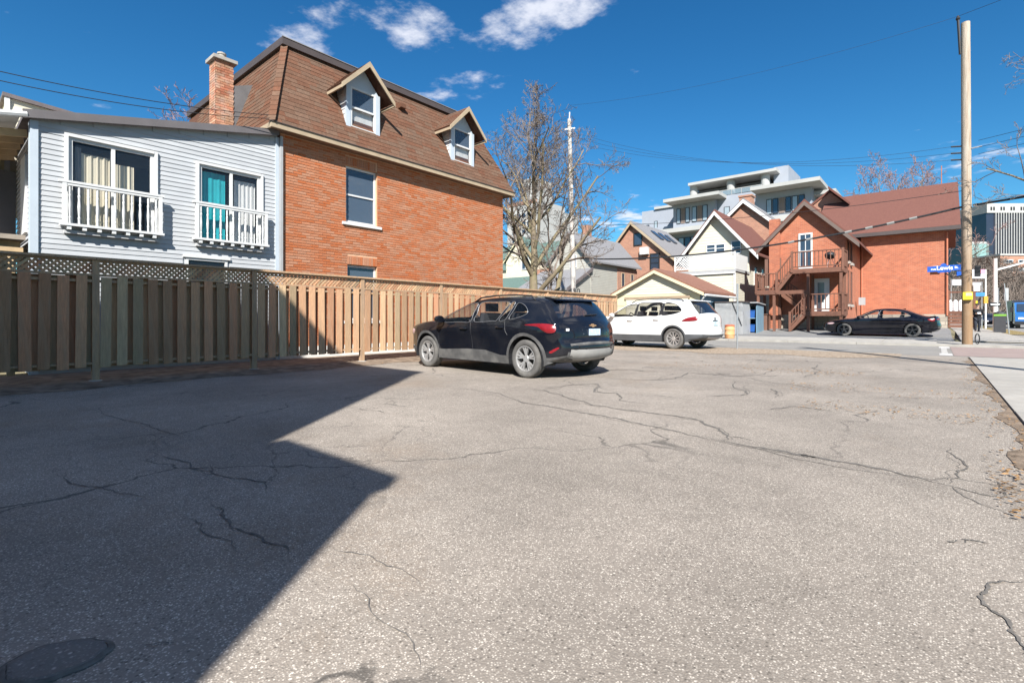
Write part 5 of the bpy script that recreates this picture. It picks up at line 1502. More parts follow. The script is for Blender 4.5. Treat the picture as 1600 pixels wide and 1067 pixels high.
def winX(parent, X, y0, y1, z0, z1, fm=None, gm=None, fr=.06):
    fm = fm or M_WHITE
    mb = MB(); mb.box(X - .02, X + .04, y0 - fr, y0, z0, z1 + fr).box(X - .02, X + .04, y1, y1 + fr, z0, z1 + fr).box(X - .02, X + .04, y0, y1, z1, z1 + fr).box(X - .02, X + .09, y0 - fr, y1 + fr, z0 - .10, z0)
    w = mb.build('window', fm, parent)
    MB().box(X - .01, X + .006, y0, y1, z0, z1).build('pane', gm or M_GLASSB, w)
def gable(parent, Yf, Yb, xl, xr, ze, xa, za, wall_m, roof_m, trim_m, ov=.4, ovx=.5, z0=.3, th=.14, barge=.22, planks=None, plank_m=None, zp=None):
    sl, sr = (za - ze) / (xa - xl), (za - ze) / (xr - xa)
    wall = MB().prism([(xl, Yf, z0), (xr, Yf, z0), (xr, Yf, ze), (xa, Yf, za), (xl, Yf, ze)], (0, Yb - Yf, 0)).build('wall', wall_m, parent)
    tl = (xl - ovx, ze - sl * ovx); tr = (xr + ovx, ze - sr * ovx); d = .05
    mbs = []
    for (tx_, tz_) in (tl, tr):
        MB().prism([(xa, Yf - ov, za + d), (tx_, Yf - ov, tz_ + d), (tx_, Yf - ov, tz_ + d + th), (xa, Yf - ov, za + d + th * 1.25)], (0, Yb - Yf + 2 * ov, 0)).build('roof', roof_m, parent)
        MB().prism([(xa, Yf - ov - .002, za + d + .03), (tx_, Yf - ov - .002, tz_ + d + .03), (tx_, Yf - ov - .002, tz_ + d + .03 - barge), (xa, Yf - ov - .002, za + d + .03 - barge)], (0, -.05, 0)).build('barge_board', trim_m, parent)
    if planks:
        z = zp if zp is not None else z0
        while z < za - .15:
            zt = z + planks
            a = xl if zt < ze else xl + (zt - ze) / sl; b = xr if zt < ze else xr - (zt - ze) / sr
            if b - a > .15:
                MB().prism([(a, Yf - .022, z), (a, Yf - .006, z), (a, Yf - .002, zt), (a, Yf - .006, zt)], (b - a, 0, 0)).build('siding_plank', plank_m, parent)
            z = zt
    return wall

# cream garage
t = thing('garage', 'cream clapboard garage with low brown gable roof behind the white SUV', 'garage', (-13.1, 29, .1))
gable(t, 29, 34.4, -15.75, -10.45, 2.58, -13.1, 3.86, M_CREAMT, M_BRNR, M_CREAMT, ov=.3, ovx=.35, z0=.06, planks=.155, plank_m=M_CREAM, zp=2.5, barge=.18)
bx('blue_side', M_BLUEP, t, -10.448, -10.42, 29.1, 34.3, .06, 2.5)
MB().tube([(-10.05, 28.8, 2.36), (-10.05, 34.6, 2.36)], .07, 8).build('gutter', M_WHITE, t)
MB().tube([(-10.08, 28.9, 2.30), (-10.3, 28.92, 2.1), (-10.36, 28.94, .2)], .045, 7).build('downspout', M_WHITE, t)
dr = bx('garage_door', M_CREAM, t, -15.1, -11.1, 28.94, 28.99, .07, 2.2)
for k in range(4): bx('door_panel', M_CREAM, dr, -15.05, -11.15, 28.915, 28.939, .10 + k * .52, .58 + k * .52)
bx('door_head', mat('door_head_brown', (.30, .22, .15), .8, .1, 4), t, -15.2, -11.0, 28.92, 28.99, 2.21, 2.36)

# cream gable house with lattice balcony
t = thing('cream_gable_house', 'cream clapboard gable house with white lattice balcony on its back extension', 'house', (-12.9, 39, .3))
Yw = 39.2
gable(t, Yw, 48, -15.0, -10.5, 6.35, -12.82, 9.05, M_SIDC, M_REDR, M_WHITE, ov=.55, ovx=.75, planks=.22, plank_m=M_CREAM, zp=4.4, barge=.30)
bx('extension_wall', M_SIDC, t, -14.7, -10.52, 36.0, Yw - .03, .3, 4.25)
z = 1.4
while z < 4.0:
    MB().prism([(-14.7, 35.978, z), (-14.7, 35.994, z), (-14.7, 35.998, z + .2), (-14.7, 35.994, z + .2)], (4.18, 0, 0)).build('siding_plank', M_CREAM, t); z += .2
bx('corner_board', M_WHITE, t, -10.64, -10.50, 35.93, 36.02, .3, 4.2)
bx('parapet', M_GREYM, t, -14.95, -10.45, 35.9, Yw - .02, 4.252, 4.42)
bx('deck_fascia', M_WHITE, t, -14.9, -10.5, 35.86, 35.9, 4.12, 4.24)
def lattice_balcony(t):
    b = MB().box(-14.8, -10.5, 35.93, 35.99, 5.50, 5.58).box(-14.8, -10.5, 35.93, 35.99, 4.55, 4.62).build('balcony', M_WHITE, t)
    for x in (-14.8, -13.4, -12.0, -10.6): MB().box(x, x + .10, 35.92, 36.02, 4.30, 5.66).build('post', M_WHITE, b)
    mb = MB()
    x = -14.8
    while x < -10.5:
        for s in (1, -1):
            a, c_ = (x, x + .88) if s > 0 else (x + .88, x)
            if max(a, c_) < -10.5: mb.bar((a, 35.965 + s * .006, 4.62), (c_, 35.965 + s * .006, 5.50), .06, .010, up=(0, 1, 0))
        x += .19
    mb.build('lattice', M_WHITE, b, kind='stuff')
    MB().box(-10.56, -10.52, 36.02, 38.9, 4.45, 5.5).build('side_panel', M_WHITE, b)
lattice_balcony(t)
for (a, c_, e, g) in ((1105, 1117, 384, 394), (1119.5, 1132, 383, 394), (1144, 1157, 378, 396)):
    x0, z1 = onY(a, e, Yw); x1, _ = onY(c_, e, Yw); z0 = onY(a, g, Yw)[1]
    winY(t, Yw - .02, x0, x1, z0, z1, fm=M_WHITE, mull='h', fr=.06)
for yy in (40.5, 42.5): winX(t, -10.5, yy, yy + .7, 3.6, 4.9)

# brick gable with chimney behind it
t = thing('brick_gable_house', 'brown brick gable with white barge boards and brick chimney behind the cream house', 'house', (-13.5, 50, .3))
x_a, z_a = onY(1163, 314, 50); xl, zl = onY(1140, 341, 50); x_r, z_r = onY(1206, 358, 50)
gable(t, 50, 57, x_a - 3.3, x_a + 3.3, z_a - 3.0, x_a, z_a, M_BRK3, M_GREYR, M_WHITE, ov=.4, ovx=.5, barge=.35)
x0, z0 = onY(1155, 330, 51.5); x1, z1 = onY(1174, 306, 51.5)
c_ = MB().box(x0, x1, 51.5, 52.6, z0 - 2, z1).build('chimney', M_BRK3, t); MB().box(x0 - .08, x1 + .08, 51.42, 52.68, z1 + .002, z1 + .16).build('cap', M_BRK3, c_)

# brick gable with grey roof and skylights
t = thing('brick_skylight_house', 'brown brick gable house with grey roof, skylights and a wall air conditioner', 'house', (-22, 46, .3))
x_a, z_a = onY(988, 349, 46)
gable(t, 46, 54, x_a - 3.2, x_a + 4.2, z_a - 3.7, x_a, z_a, M_BRK3, M_GREYR, M_FASCIA, ov=.4, ovx=.4, barge=.28)
x0, z1 = onY(991, 366, 45.95); x1, z0 = onY(1002, 382, 45.95); winY(t, 45.97, x0, x1, z0, z1, fm=M_BLACK, fr=.08)
x0, z1 = onY(1017, 398, 45.95); x1, z0 = onY(1029, 424, 45.95); winY(t, 45.97, x0, x1, z0, z1, fm=M_BLACK, mull='h', fr=.10)
ac0 = onY(1000, 387, 45.6); ac1 = onY(1012, 397, 45.6)
tag(MB().box(ac0[0], ac1[0], 45.5, 45.95, ac1[1], ac0[1]).build('air_conditioner', M_WHITE), 'white air conditioner box hung on the brown brick gable wall', 'air conditioner')
sl_ = 3.7 / 4.2
for k in range(3):
    yy = 48 + k * 1.7; xx = x_a + 1.0; zz = z_a - sl_ * 1.0 + .27
    MB().prism([(xx, yy, zz), (xx + 1.1, yy, zz - sl_ * 1.1), (xx + 1.1, yy + .8, zz - sl_ * 1.1), (xx, yy + .8, zz)], (0.05, 0, .07)).build('skylight', M_GLASSB, t)

# grey clapboard house
t = thing('grey_house', 'grey clapboard house with dark grey roof and lean-to behind the white utility pole', 'house', (-22.6, 34, .3))
gable(t, 34, 41.8, -24.6, -20.75, 5.75, -22.65, 7.85, M_SIDY, M_GREYR, M_DARKR, ov=.35, ovx=.35, barge=.2, planks=.2, plank_m=mat('grey_plank', (.37, .355, .315), .6, .06, 3, rnd=.04), zp=4.6)
bx('brick_side', M_BRK3, t, -20.748, -20.70, 38.2, 41.8, .3, 5.3)
for yy in (38.9, 40.6): winX(t, -20.70, yy, yy + .45, 3.4, 4.9, fm=M_FASCIA)
winX(t, -20.75, 35.4, 35.9, 1.5, 2.6)
x0, z1 = onY(892, 400, 33.98); x1, z0 = onY(900, 417, 33.98); winY(t, 33.975, x0, x1, z0, z1)
MB().prism([(-25.6, 34 - .03, 5.0), (-25.6, 30.4, 3.25), (-25.6, 30.4, 3.1), (-25.6, 34 - .03, 4.85)], (5.0, 0, 0)).build('lean_to_roof', M_GREYR, t)
MB().prism([(-20.59, 34 - .03, 5.05), (-20.59, 30.35, 3.27), (-20.59, 30.35, 3.0), (-20.59, 34 - .03, 4.78)], (.06, 0, 0)).build('barge_board', M_DARKR, t)
MB().prism([(-20.8, 33.96, .3), (-20.8, 30.7, .3), (-20.8, 30.7, 3.2), (-20.8, 33.96, 4.8)], (-4.6, 0, 0)).build('lean_to_wall', M_SIDY, t)
c_ = MB().box(-23.5, -22.9, 37.0, 37.6, 7.2, 9.1).build('chimney', M_BRK3, t)

# cream house with green roofs
t = thing('green_roof_house', 'cream gabled house with green roof behind the bare maple', 'house', (-32, 43, .3))
x_a, z_a = onY(812, 372, 43)
gable(t, 43, 46, x_a - 2.0, x_a + 2.0, z_a - 2.4, x_a, z_a, M_CREAM, M_GRNR, M_CREAMT, ov=.3, ovx=.3, barge=.25)
x0, z1 = onY(816, 404, 42.98); x1, z0 = onY(826, 420, 42.98); winY(t, 42.975, x0, x1, z0, z1, mull='v')
xg0, zg0 = onY(783, 408, 44); xg1, zg1 = onY(885, 372, 47)
MB().prism([(xg0 - 6, 45.2, z_a - 3.2), (xg1 + .5, 45.2, z_a - 3.2), (xg1 + .5, 49.5, z_a + .2), (xg0 - 6, 49.5, z_a + .2)], (0, .1, .18)).build('roof', M_GRNR, t)
bx('wall', M_CREAM, t, xg0 - 5.5, xg1, 45.5, 52, .3, z_a - 3.1)
x0, z1 = onY(785, 430, 39.6); x1, z0 = onY(843, 448, 37)
MB().prism([(x0 - 3, 36.6, 2.9), (-27.2, 36.6, 2.9), (-27.2, 41.2, 5.3), (x0 - 3, 41.2, 5.3)], (0, .1, .16)).build('porch_roof', M_GRNR, t)
MB().box(x0 - 2.8, -27.4, 37.2, 42.98, .3, 3.0).build('porch_wall', M_CREAM, t)
bx('red_panel', M_BRK3, t, x_a + 2.05, x_a + 4.2, 42.9, 45, .3, 6.3)

# white high-rise far behind
def hirise():
    t = thing('white_tower', 'pale concrete apartment tower rising behind the bare maple', 'tower', (-150, 160, 0))
    D = 200
    p0, p1 = onD(770, 310, D), onD(838, 300, D)
    bx('wall', M_SLAB, t, p0.x - 2, p1.x, p1.y, p1.y + 20, 0, 49)
    bx('side_wall', M_SLAB, t, p1.x + .05, p1.x + .3, p1.y + .2, p1.y + 30, 0, 46.5)
    q0, q1 = onD(795, 275, D), onD(826, 268, D)
    bx('penthouse', M_SLAB, t, q0.x, q1.x, p1.y + 2, p1.y + 14, 49.05, 58.5)
    for k in range(9): bx('louvre', mat('louvre_grey', (.28, .28, .28), .7, .1, 1), t, q0.x + .5, q1.x - 3.2, p1.y + 1.7, p1.y + 1.98, 50.5 + k * .85, 50.95 + k * .85)
    bx('brown_band', M_BRK3, t, p0.x - 2.1, p1.x + .4, p1.y - .2, p1.y - .02, 47.6, 49.0)
    for r_ in range(9):
        for k in range(5):
            x = lerp(p0.x, p1.x, (k + .3) / 5); z = 16 + r_ * 3.3
            MB().box(x, x + 1.6, p1.y - .12, p1.y - .005, z, z + 1.5).build('window', M_GLASSB, t)
hirise()

# stepped modern condominium
def condo():
    t = thing('condominium', 'stepped pale grey condominium with white slab roofs and terraces above the houses', 'building', (-28, 100, 0))
    Y = 96.0
    X = lambda px, yy=Y: onY(px, 300, yy)[0]
    Zp = lambda px, py, yy=Y: onY(px, py, yy)[1]
    def wall(a, b, z0, z1, yy, m=M_CONDO, d=14, nm='wall'): return bx(nm, m, t, X(a, yy), X(b, yy), yy, yy + d, z0, z1)
    def slab(a, b, z, yy, d=14, th=.55, nm='roof_slab'): return bx(nm, M_SLAB, t, X(a, yy), X(b, yy), yy, yy + d, z, z + th)
    def wins(a, b, z0, z1, yy, n, brown=()):
        x0, x1 = X(a, yy), X(b, yy); w = (x1 - x0) / n
        for k in range(n):
            mb = MB().box(x0 + k * w + .06, x0 + (k + 1) * w - .06, yy - .10, yy - .005, z0, z1)
            o = mb.build('window' if k not in brown else 'panel', M_BLACK if k not in brown else mat('taupe_panel', (.20, .15, .125), .7, .1, 1), t)
            if k not in brown:
                mg = M_GLASSB if k % 2 else mat('pale_window_glass', (.28, .33, .36), .1, .1, 1, spec=.8)
                MB().box(x0 + k * w + .16, x0 + (k + 1) * w - .16, yy - .13, yy - .101, z0 + .12, z1 - .12).build('pane', mg, o)
    def railing(a, b, z, yy):
        x0, x1 = X(a, yy), X(b, yy); n = max(2, int((x1 - x0) / 1.6))
        g = MB().box(x0, x1, yy - .05, yy, z + .95, z + 1.05).build('railing', M_SLAB, t)
        for k in range(n + 1): MB().box(lerp(x0, x1, k / n) - .04, lerp(x0, x1, k / n) + .04, yy - .045, yy - .005, z, z + .949).build('post', M_SLAB, g)
        for k in range(n): MB().box(lerp(x0, x1, k / n) + .06, lerp(x0, x1, (k + 1) / n) - .06, yy - .03, yy - .015, z + .1, z + .93).build('glass_panel', glass_mat('rail_glass', (.25, .32, .36), .45), g)
    # core
    wall(1005, 1290, 0, 20.2, 100, d=18, nm='core')
    # left end
    wall(1003, 1062, 16, 24.2, 101, d=12); wins(1004, 1015, 18.6, 21.2, 101, 2); wins(1022, 1028, 19.5, 21.8, 101, 1); railing(1005, 1050, 17.6, 98.5)
    slab(1022, 1066, 24.25, 100.6, 12, .5)
    # middle block
    wall(1052, 1118, 12, 23.4, 96); slab(1036, 1123, 23.45, 92.6, 16, .6)
    wins(1057, 1078, 19.6, 22.6, 96, 3, brown=(1,)); wins(1081, 1106, 19.6, 22.6, 96, 3, brown=(1,))
    slab(1004, 1112, 17.6, 93.2, 8, .8, 'terrace_slab'); wins(1022, 1100, 14.2, 16.8, 97.0 - 1.2, 8, brown=(3,))
    railing(1040, 1100, 13.2, 93.4); slab(1030, 1105, 12.7, 93.3, 3, .5, 'terrace_slab')
    wall(1050, 1100, 5, 12.6, 93.6, M_BRK2, 4, 'brick_wall')
    # centre wall and penthouse
    wall(1118.5, 1182, 5, 24.0, 97); wins(1131, 1141, 18.9, 21.9, 97, 1)
    wall(1083, 1205, 24.05, 26.6, 101, mat('recessed_grey', (.17, .17, .18), .7, .1, 1), 9, 'penthouse_wall')
    slab(1075, 1213, 26.9, 96.4, 14, .5)
    railing(1100, 1190, 24.05, 97.2)
    for px in (1083, 1141, 1195):
        x = X(px, 97.6); MB().lathe([(.75, 24.02), (.75, 26.88)], 14, c=(x, 98, 0)).build('column', M_SLAB, t)
    wall(1209, 1232, 23.5, 28.2, 99, d=10, nm='service_block')
    # right block
    wall(1180, 1268, 5, 22.6, 94); slab(1172, 1281, 22.65, 90.5, 16, .6)
    wins(1197, 1258, 18.9, 21.5, 94, 6, brown=(2,)); slab(1174, 1290, 17.0, 91.0, 12, 1.0, 'terrace_slab')
    wins(1188, 1216, 13.4, 16.2, 94, 3, brown=(1,)); wins(1230, 1262, 13.4, 16.2, 94, 3)
    wall(1270, 1292, 5, 20.6, 98, d=9); slab(1268, 1306, 21.6, 96, 12, .6); railing(1262, 1296, 18.0, 93.0)
    wins(1272, 1290, 18.2, 20.4, 98, 3)
condo()

# ------------------------------------------------------------------ orange brick house on the corner
def corner_house():
    t = thing('corner_brick_house', 'orange brick house with red shingle roof and stone base on the corner', 'house', (-4, 38, .35))
    g = .38
    xa, za = -6.22, 8.15
    gable(t, 35.5, 48, -8.25, -4.14, 6.05, xa, za, M_BRK2, M_REDR, mat('brown_barge', (.13, .095, .08), .7, .1, 4), ov=.45, ovx=.72, z0=g, barge=.26)
    MB().box(-8.2, -4.10, 35.46, 35.498, g - .1, 1.25).build('stone_base', M_STONE, t)
    # pilaster chimney on the left of the gable
    c_ = MB().box(-8.22, -7.62, 35.15, 35.49, g, 7.35).build('chimney', M_BRK2, t)
    # main block, ridge along X
    Yb, ze, zr = 43.0, 7.0, 10.75
    MB().box(-4.12, .44, Yb, 54, 1.3, ze).build('main_wall', M_BRK2, t)
    MB().box(-4.10, .52, Yb - .06, 54.05, .1, 1.298).build('stone_base', M_STONE, t)
    MB().prism([(.44, Yb, ze), (.44, 48.5, zr - .1), (.44, 54, ze)], (-.3, 0, 0)).build('end_gable', M_BRK2, t)
    MB().prism([(-7.0, Yb - .5, ze - .22), (-7.0, 48.5, zr), (-7.0, 48.5, zr + .18), (-7.0, Yb - .5, ze - .02)], (8.15, 0, 0)).build('main_roof', M_REDR, t)
    MB().prism([(-7.0, 54.5, ze - .22), (-7.0, 48.5, zr), (-7.0, 48.5, zr + .18), (-7.0, 54.5, ze - .02)], (8.15, 0, 0)).build('main_roof', M_REDR, t)
    MB().box(-4.9, 1.16, Yb - .62, Yb - .505, ze - .30, ze - .06).build('gutter', M_BAND, t)
    MB().box(-4.1, 1.12, Yb - .5, Yb - .002, ze - .28, ze - .24).build('soffit', mat('soffit_dark', (.12, .09, .07), .8, .1, 4), t)
    MB().tube([(.25, 48.5, zr + .1), (.25, 48.5, zr + 1.5)], .03, 5).build('roof_vent_pipe', M_BRK2, t)
    # rear cross gable, edge of a taller roof
    MB().prism([(-9.4, 47.5, 9.2), (-6.6, 47.5, 11.3), (-6.6, 47.5, 11.5), (-9.4, 47.5, 9.4)], (0, 4, 0)).build('rear_roof', M_REDR, t)
    MB().prism([(-5.2, 46.5, 9.9), (-6.6, 46.5, 11.35), (-6.6, 46.5, 11.55), (-5.2, 46.5, 10.1)], (0, 5, 0)).build('rear_roof', M_REDR, t)
    MB().prism([(-9.2, 47.6, 8), (-5.3, 47.6, 8), (-5.3, 47.6, 9.9), (-6.6, 47.6, 11.25), (-9.2, 47.6, 9.3)], (0, 3, 0)).build('rear_wall', M_BRK3, t)
    # windows and doors
    x0, z1 = onY(1249, 368, 35.5); x1, z0 = onY(1268, 408, 35.5)
    winY(t, 35.49, x0 + .06, x1 - .04, 4.2, z1, mull='+', fr=.10)
    x0, z1 = onY(1270, 436, 35.5); x1, z0 = onY(1296, 487, 35.5)
    d_ = MB().box(x0, x1, 35.42, 35.49, 1.42, z1).build('door', M_WHITE, t)
    MB().box(x0 + .28, x1 - .26, 35.40, 35.419, 2.0, z1 - .25).build('pane', mat('door_glass_grey', (.16, .18, .19), .2, .1, 3, spec=.7), d_)
    MB().lathe([(.03, 0), (.03, .05)], 8, 'Y', c=(x1 - .1, 35.36, 2.4)).build('handle', M_METAL, d_)
    for (y0, y1, z0, z1) in ((36.3, 36.75, 4.6, 5.7), (37.6, 38.2, 4.6, 5.7), (36.3, 36.75, 2.0, 3.9), (37.6, 38.2, 2.0, 3.9)):
        winX(t, -4.14, y0, y1, z0, z1, fm=M_WOODD)
        MB().box(-4.13, -4.0, y0 - .1, y1 + .1, z0 - .26, z0 - .12).build('sill', M_CONC, t)
    MB().tube([(-4.05, 42.9, 6.7), (-4.05, 42.9, .6)], .06, 6).build('downspout', mat('red_downspout', (.42, .14, .075), .6, .1, 4), t)
    MB().tube([(.50, 42.92, 6.6), (.50, 42.92, 1.2)], .055, 6).build('downspout', mat('red_downspout', (.42, .14, .075)), t)
    MB().box(-.2, .25, Yb - .2, Yb - .01, 4.1, 4.45).build('meter_box', M_GREYM, t)
    MB().box(-3.95, -3.6, 40.0, 40.3, 1.9, 2.4).build('meter_box', M_GREYM, t)
corner_house()

def stair_deck():
    t = thing('timber_stair_deck', 'dark brown timber stair with two decks against the orange brick gable', 'stairs', (-6.2, 34.4, .35))
    m = M_WOODD; yf, yb = 33.6, 35.38
    def deck(x0, x1, z, y0=yf, y1=yb):
        f_ = MB().box(x0, x1, y0, y0 + .05, z - .24, z).box(x0, x0 + .05, y0 + .051, y1, z - .24, z).box(x1 - .05, x1, y0 + .051, y1, z - .24, z).build('deck_frame', m, t)
        n = 9
        for k in range(n): MB().box(x0, x1, lerp(y0, y1, k / n) + .008, lerp(y0, y1, (k + 1) / n) - .008, z + .002, z + .04).build('deck_board', m, f_)
    def rail(a, b, h=1.0, nb=None, posts=(1, 1)):
        a, b = Vector(a), Vector(b); L = (b - a).length
        r_ = MB().bar(a + Vector((0, 0, h)), b + Vector((0, 0, h)), .10, .06).bar(a + Vector((0, 0, .12)), b + Vector((0, 0, .12)), .05, .07).build('railing', m, t)
        n = nb or max(2, int(L / .19))
        for k in range(1, n):
            p = a.lerp(b, k / n); MB().box(p.x - .02, p.x + .02, p.y - .02, p.y + .02, p.z + .13, p.z + h - .03).build('baluster', m, r_)
        for q, p in zip(posts, (a, b)):
            if q: MB().box(p.x - .06, p.x + .06, p.y - .06, p.y + .06, p.z - .2, p.z + h + .08).build('post', m, r_)
    X0, X1 = -6.62, -4.05
    deck(X0, X1, 3.92); rail((X0, yf + .03, 3.95), (X1, yf + .03, 3.95)); rail((X1 - .03, yf + .1, 3.95), (X1 - .03, yb, 3.95), posts=(0, 1))
    deck(-5.95, X1, 1.40); rail((-5.95, yf + .03, 1.43), (X1, yf + .03, 1.43)); rail((X1 - .03, yf + .1, 1.43), (X1 - .03, yb, 1.43), posts=(0, 1))
    deck(-8.62, -7.5, 2.72); rail((-8.6, yf + .03, 2.75), (-7.45, yf + .03, 2.75)); rail((-8.59, yf + .1, 2.75), (-8.59, yb, 2.75), posts=(0, 1))
    MB().box(-7.49, -5.7, yf, yf + .09, 2.48, 2.70).build('beam', m, t)
    for (x, z) in ((X1 - .1, 3.68), (-5.78, 3.68), (-8.5, 2.48), (-7.6, 2.48)):
        for yy in (yf + .12, yb - .2):
            MB().box(x - .07, x + .07, yy - .07, yy + .07, gz(x, yy), z).build('post', m, t)
    def flight(xa, za, xb, zb, y0, y1, n):
        for yy in (y0, y1 - .05):
            MB().prism([(xa, yy, za), (xb, yy, zb), (xb, yy, zb - .3), (xa, yy, za - .3)], (0, .05, 0)).build('stringer', m, t)
        for k in range(n):
            u = (k + .5) / n; x = lerp(xa, xb, u); z = lerp(za, zb, u)
            MB().box(x - .14, x + .14, y0 + .06, y1 - .06, z - .03, z + .01).build('tread', m, t)
    flight(-7.5, 2.72, X0, 3.92, yf + .02, yf + .95, 6); rail((-7.5, yf + .03, 2.72), (X0, yf + .03, 3.92), .95, posts=(0, 0))
    flight(-7.4, 2.70, -5.96, 1.42, yf + 1.0, yb - .02, 7); rail((-7.3, yf + 1.0, 2.6), (-5.96, yf + 1.0, 1.45), .9, posts=(0, 0))
    flight(-5.95, 1.38, -6.75, .45, yf - .0, yf + .95, 5); rail((-6.72, yf + .02, .45), (-5.97, yf + .02, 1.36), .9, 5, posts=(1, 0))
    # privacy panel on the landing
    MB().box(-8.5, -7.55, yb - .12, yb - .06, 3.1, 4.85).build('privacy_panel', mat('brown_panel', (.16, .085, .06), .6, .1, 4), t)
    k_ = thing('kettle_grill', 'black kettle barbecue on the upper timber deck', 'barbecue', (-4.75, 34.2, 3.965))
    MB().lathe([(.03, 4.45), (.22, 4.52), (.28, 4.68), (.26, 4.80), (.12, 4.90), (.02, 4.92)], 14, c=(-4.75, 34.2, 0)).build('bowl', M_BLACK, k_, smooth=True)
    for q in range(3):
        a = q * 2.1; MB().tube([(-4.75 + .1 * math.cos(a), 34.2 + .1 * math.sin(a), 4.5), (-4.75 + .25 * math.cos(a), 34.2 + .25 * math.sin(a), 3.966)], .012, 5).build('leg', M_METAL, k_)
    bxs = thing('storage_box', 'plain brown wooden storage box below the stair landing', 'box', (-8.5, 34.5, .3))
    MB().box(-9.0, -8.1, 34.2, 35.0, gz(-8.5, 34.2), 1.25).build('box_body', mat('brown_panel', (.16, .085, .06)), bxs)
    MB().box(-9.05, -8.05, 34.15, 35.05, 1.252, 1.30).build('lid', mat('brown_panel', (.16, .085, .06)), bxs)
stair_deck()

# sheds between garage and corner house
def sheds():
    t = thing('grey_shed', 'light grey ribbed metal shed beside the garage', 'shed', (-9.6, 32, .1))
    x0, zt = onY(1117, 473, 31); x1, _ = onY(1160, 473, 31)
    bx('wall', M_GREYM, t, x0, x1, 31, 32.6, .05, zt)
    n = 22
    for k in range(n): MB().box(lerp(x0, x1, k / n) + .01, lerp(x0, x1, k / n) + .05, 30.975, 30.998, .06, zt).build('rib', M_GREYM, t)
    bx('roof', M_BAND, t, x0 - .08, x1 + .08, 30.93, 32.7, zt + .002, zt + .06)
    MB().bar((x1 - .55, 30.95, zt), (x1 - .02, 30.95, .6), .03, .03).build('brace', M_BLACK, t)
    t2 = thing('blue_shed', 'open dusty blue lean-to shed holding blue bins', 'shed', (-8.6, 33, .1))
    a, za = onY(1161, 477, 32.5); b, _ = onY(1183, 477, 32.5)
    MB().box(a, a + .06, 32.5, 34, .1, za).build('side_wall', M_BLUEP, t2); MB().box(b - .06, b, 32.5, 34, .1, za).build('side_wall', M_BLUEP, t2)
    MB().box(a + .061, b - .061, 33.9, 34, .1, za).build('back_wall', M_BLUEP, t2); MB().prism([(a - .1, 32.3, za + .12), (a - .1, 34.1, za + .02), (a - .1, 34.1, za + .08), (a - .1, 32.3, za + .18)], (b - a + .2, 0, 0)).build('roof', M_GREYM, t2)
    MB().box(a + .061, b - .061, 32.6, 33.89, 1.0, 1.06).build('shelf', M_BLUEP, t2)
    for z in (.2, 1.062):
        bn = thing('recycling_bin', 'bright blue recycling bin in the open blue shed', 'bin', ((a + b) / 2, 32.8, z), 0, 'blue bins in the shed')
        xm = (a + b) / 2
        MB().prism([(xm - .22, 32.62, z), (xm + .22, 32.62, z), (xm + .26, 32.60, z + .42), (xm - .26, 32.60, z + .42)], (0, .4, 0)).build('bin_body', M_BLUE, bn)
        MB().box(xm - .28, xm + .28, 32.585, 33.02, z + .422, z + .455).build('rim', M_BLUE, bn)
    xb, yb = onG(1140, 528, .09)
    brl = thing('orange_barrel', 'faded orange barrel with lid on the far pavement behind the white SUV', 'barrel', (xb, yb, gz(xb, yb) + .05))
    z0 = gz(xb, yb) + .05
    MB().lathe([(.19, z0), (.215, z0 + .03), (.22, z0 + .18), (.235, z0 + .20), (.22, z0 + .22), (.22, z0 + .40), (.235, z0 + .42), (.22, z0 + .44), (.205, z0 + .58)], 20, c=(xb, yb, 0)).build('drum', M_ORANGE, brl, smooth=True, angle=50)
    MB().lathe([(.225, z0 + .582), (.225, z0 + .63), (.12, z0 + .66)], 20, c=(xb, yb, 0)).build('lid', mat('red_lid', (.45, .12, .06), .6, .1, 4), brl)
    # sign post seen edge-on at the lot's corner
    x, y = -5.05, 17.45
    sp = thing('sign_post', 'thin galvanised sign post standing at the gravel edge, sign seen edge-on', 'sign post', (x, y, 0))
    MB().tube([(x, y, -.1), (x + .02, y, 2.15)], .026, 7).build('post', M_METAL, sp)
    a = Vector((-.30, .95, 0)).normalized()
    MB().bar(Vector((x - .03, y, 1.70)), Vector((x - .03, y, 2.16)), .012, .42, up=a).build('sign_plate', M_METAL, sp)
sheds()
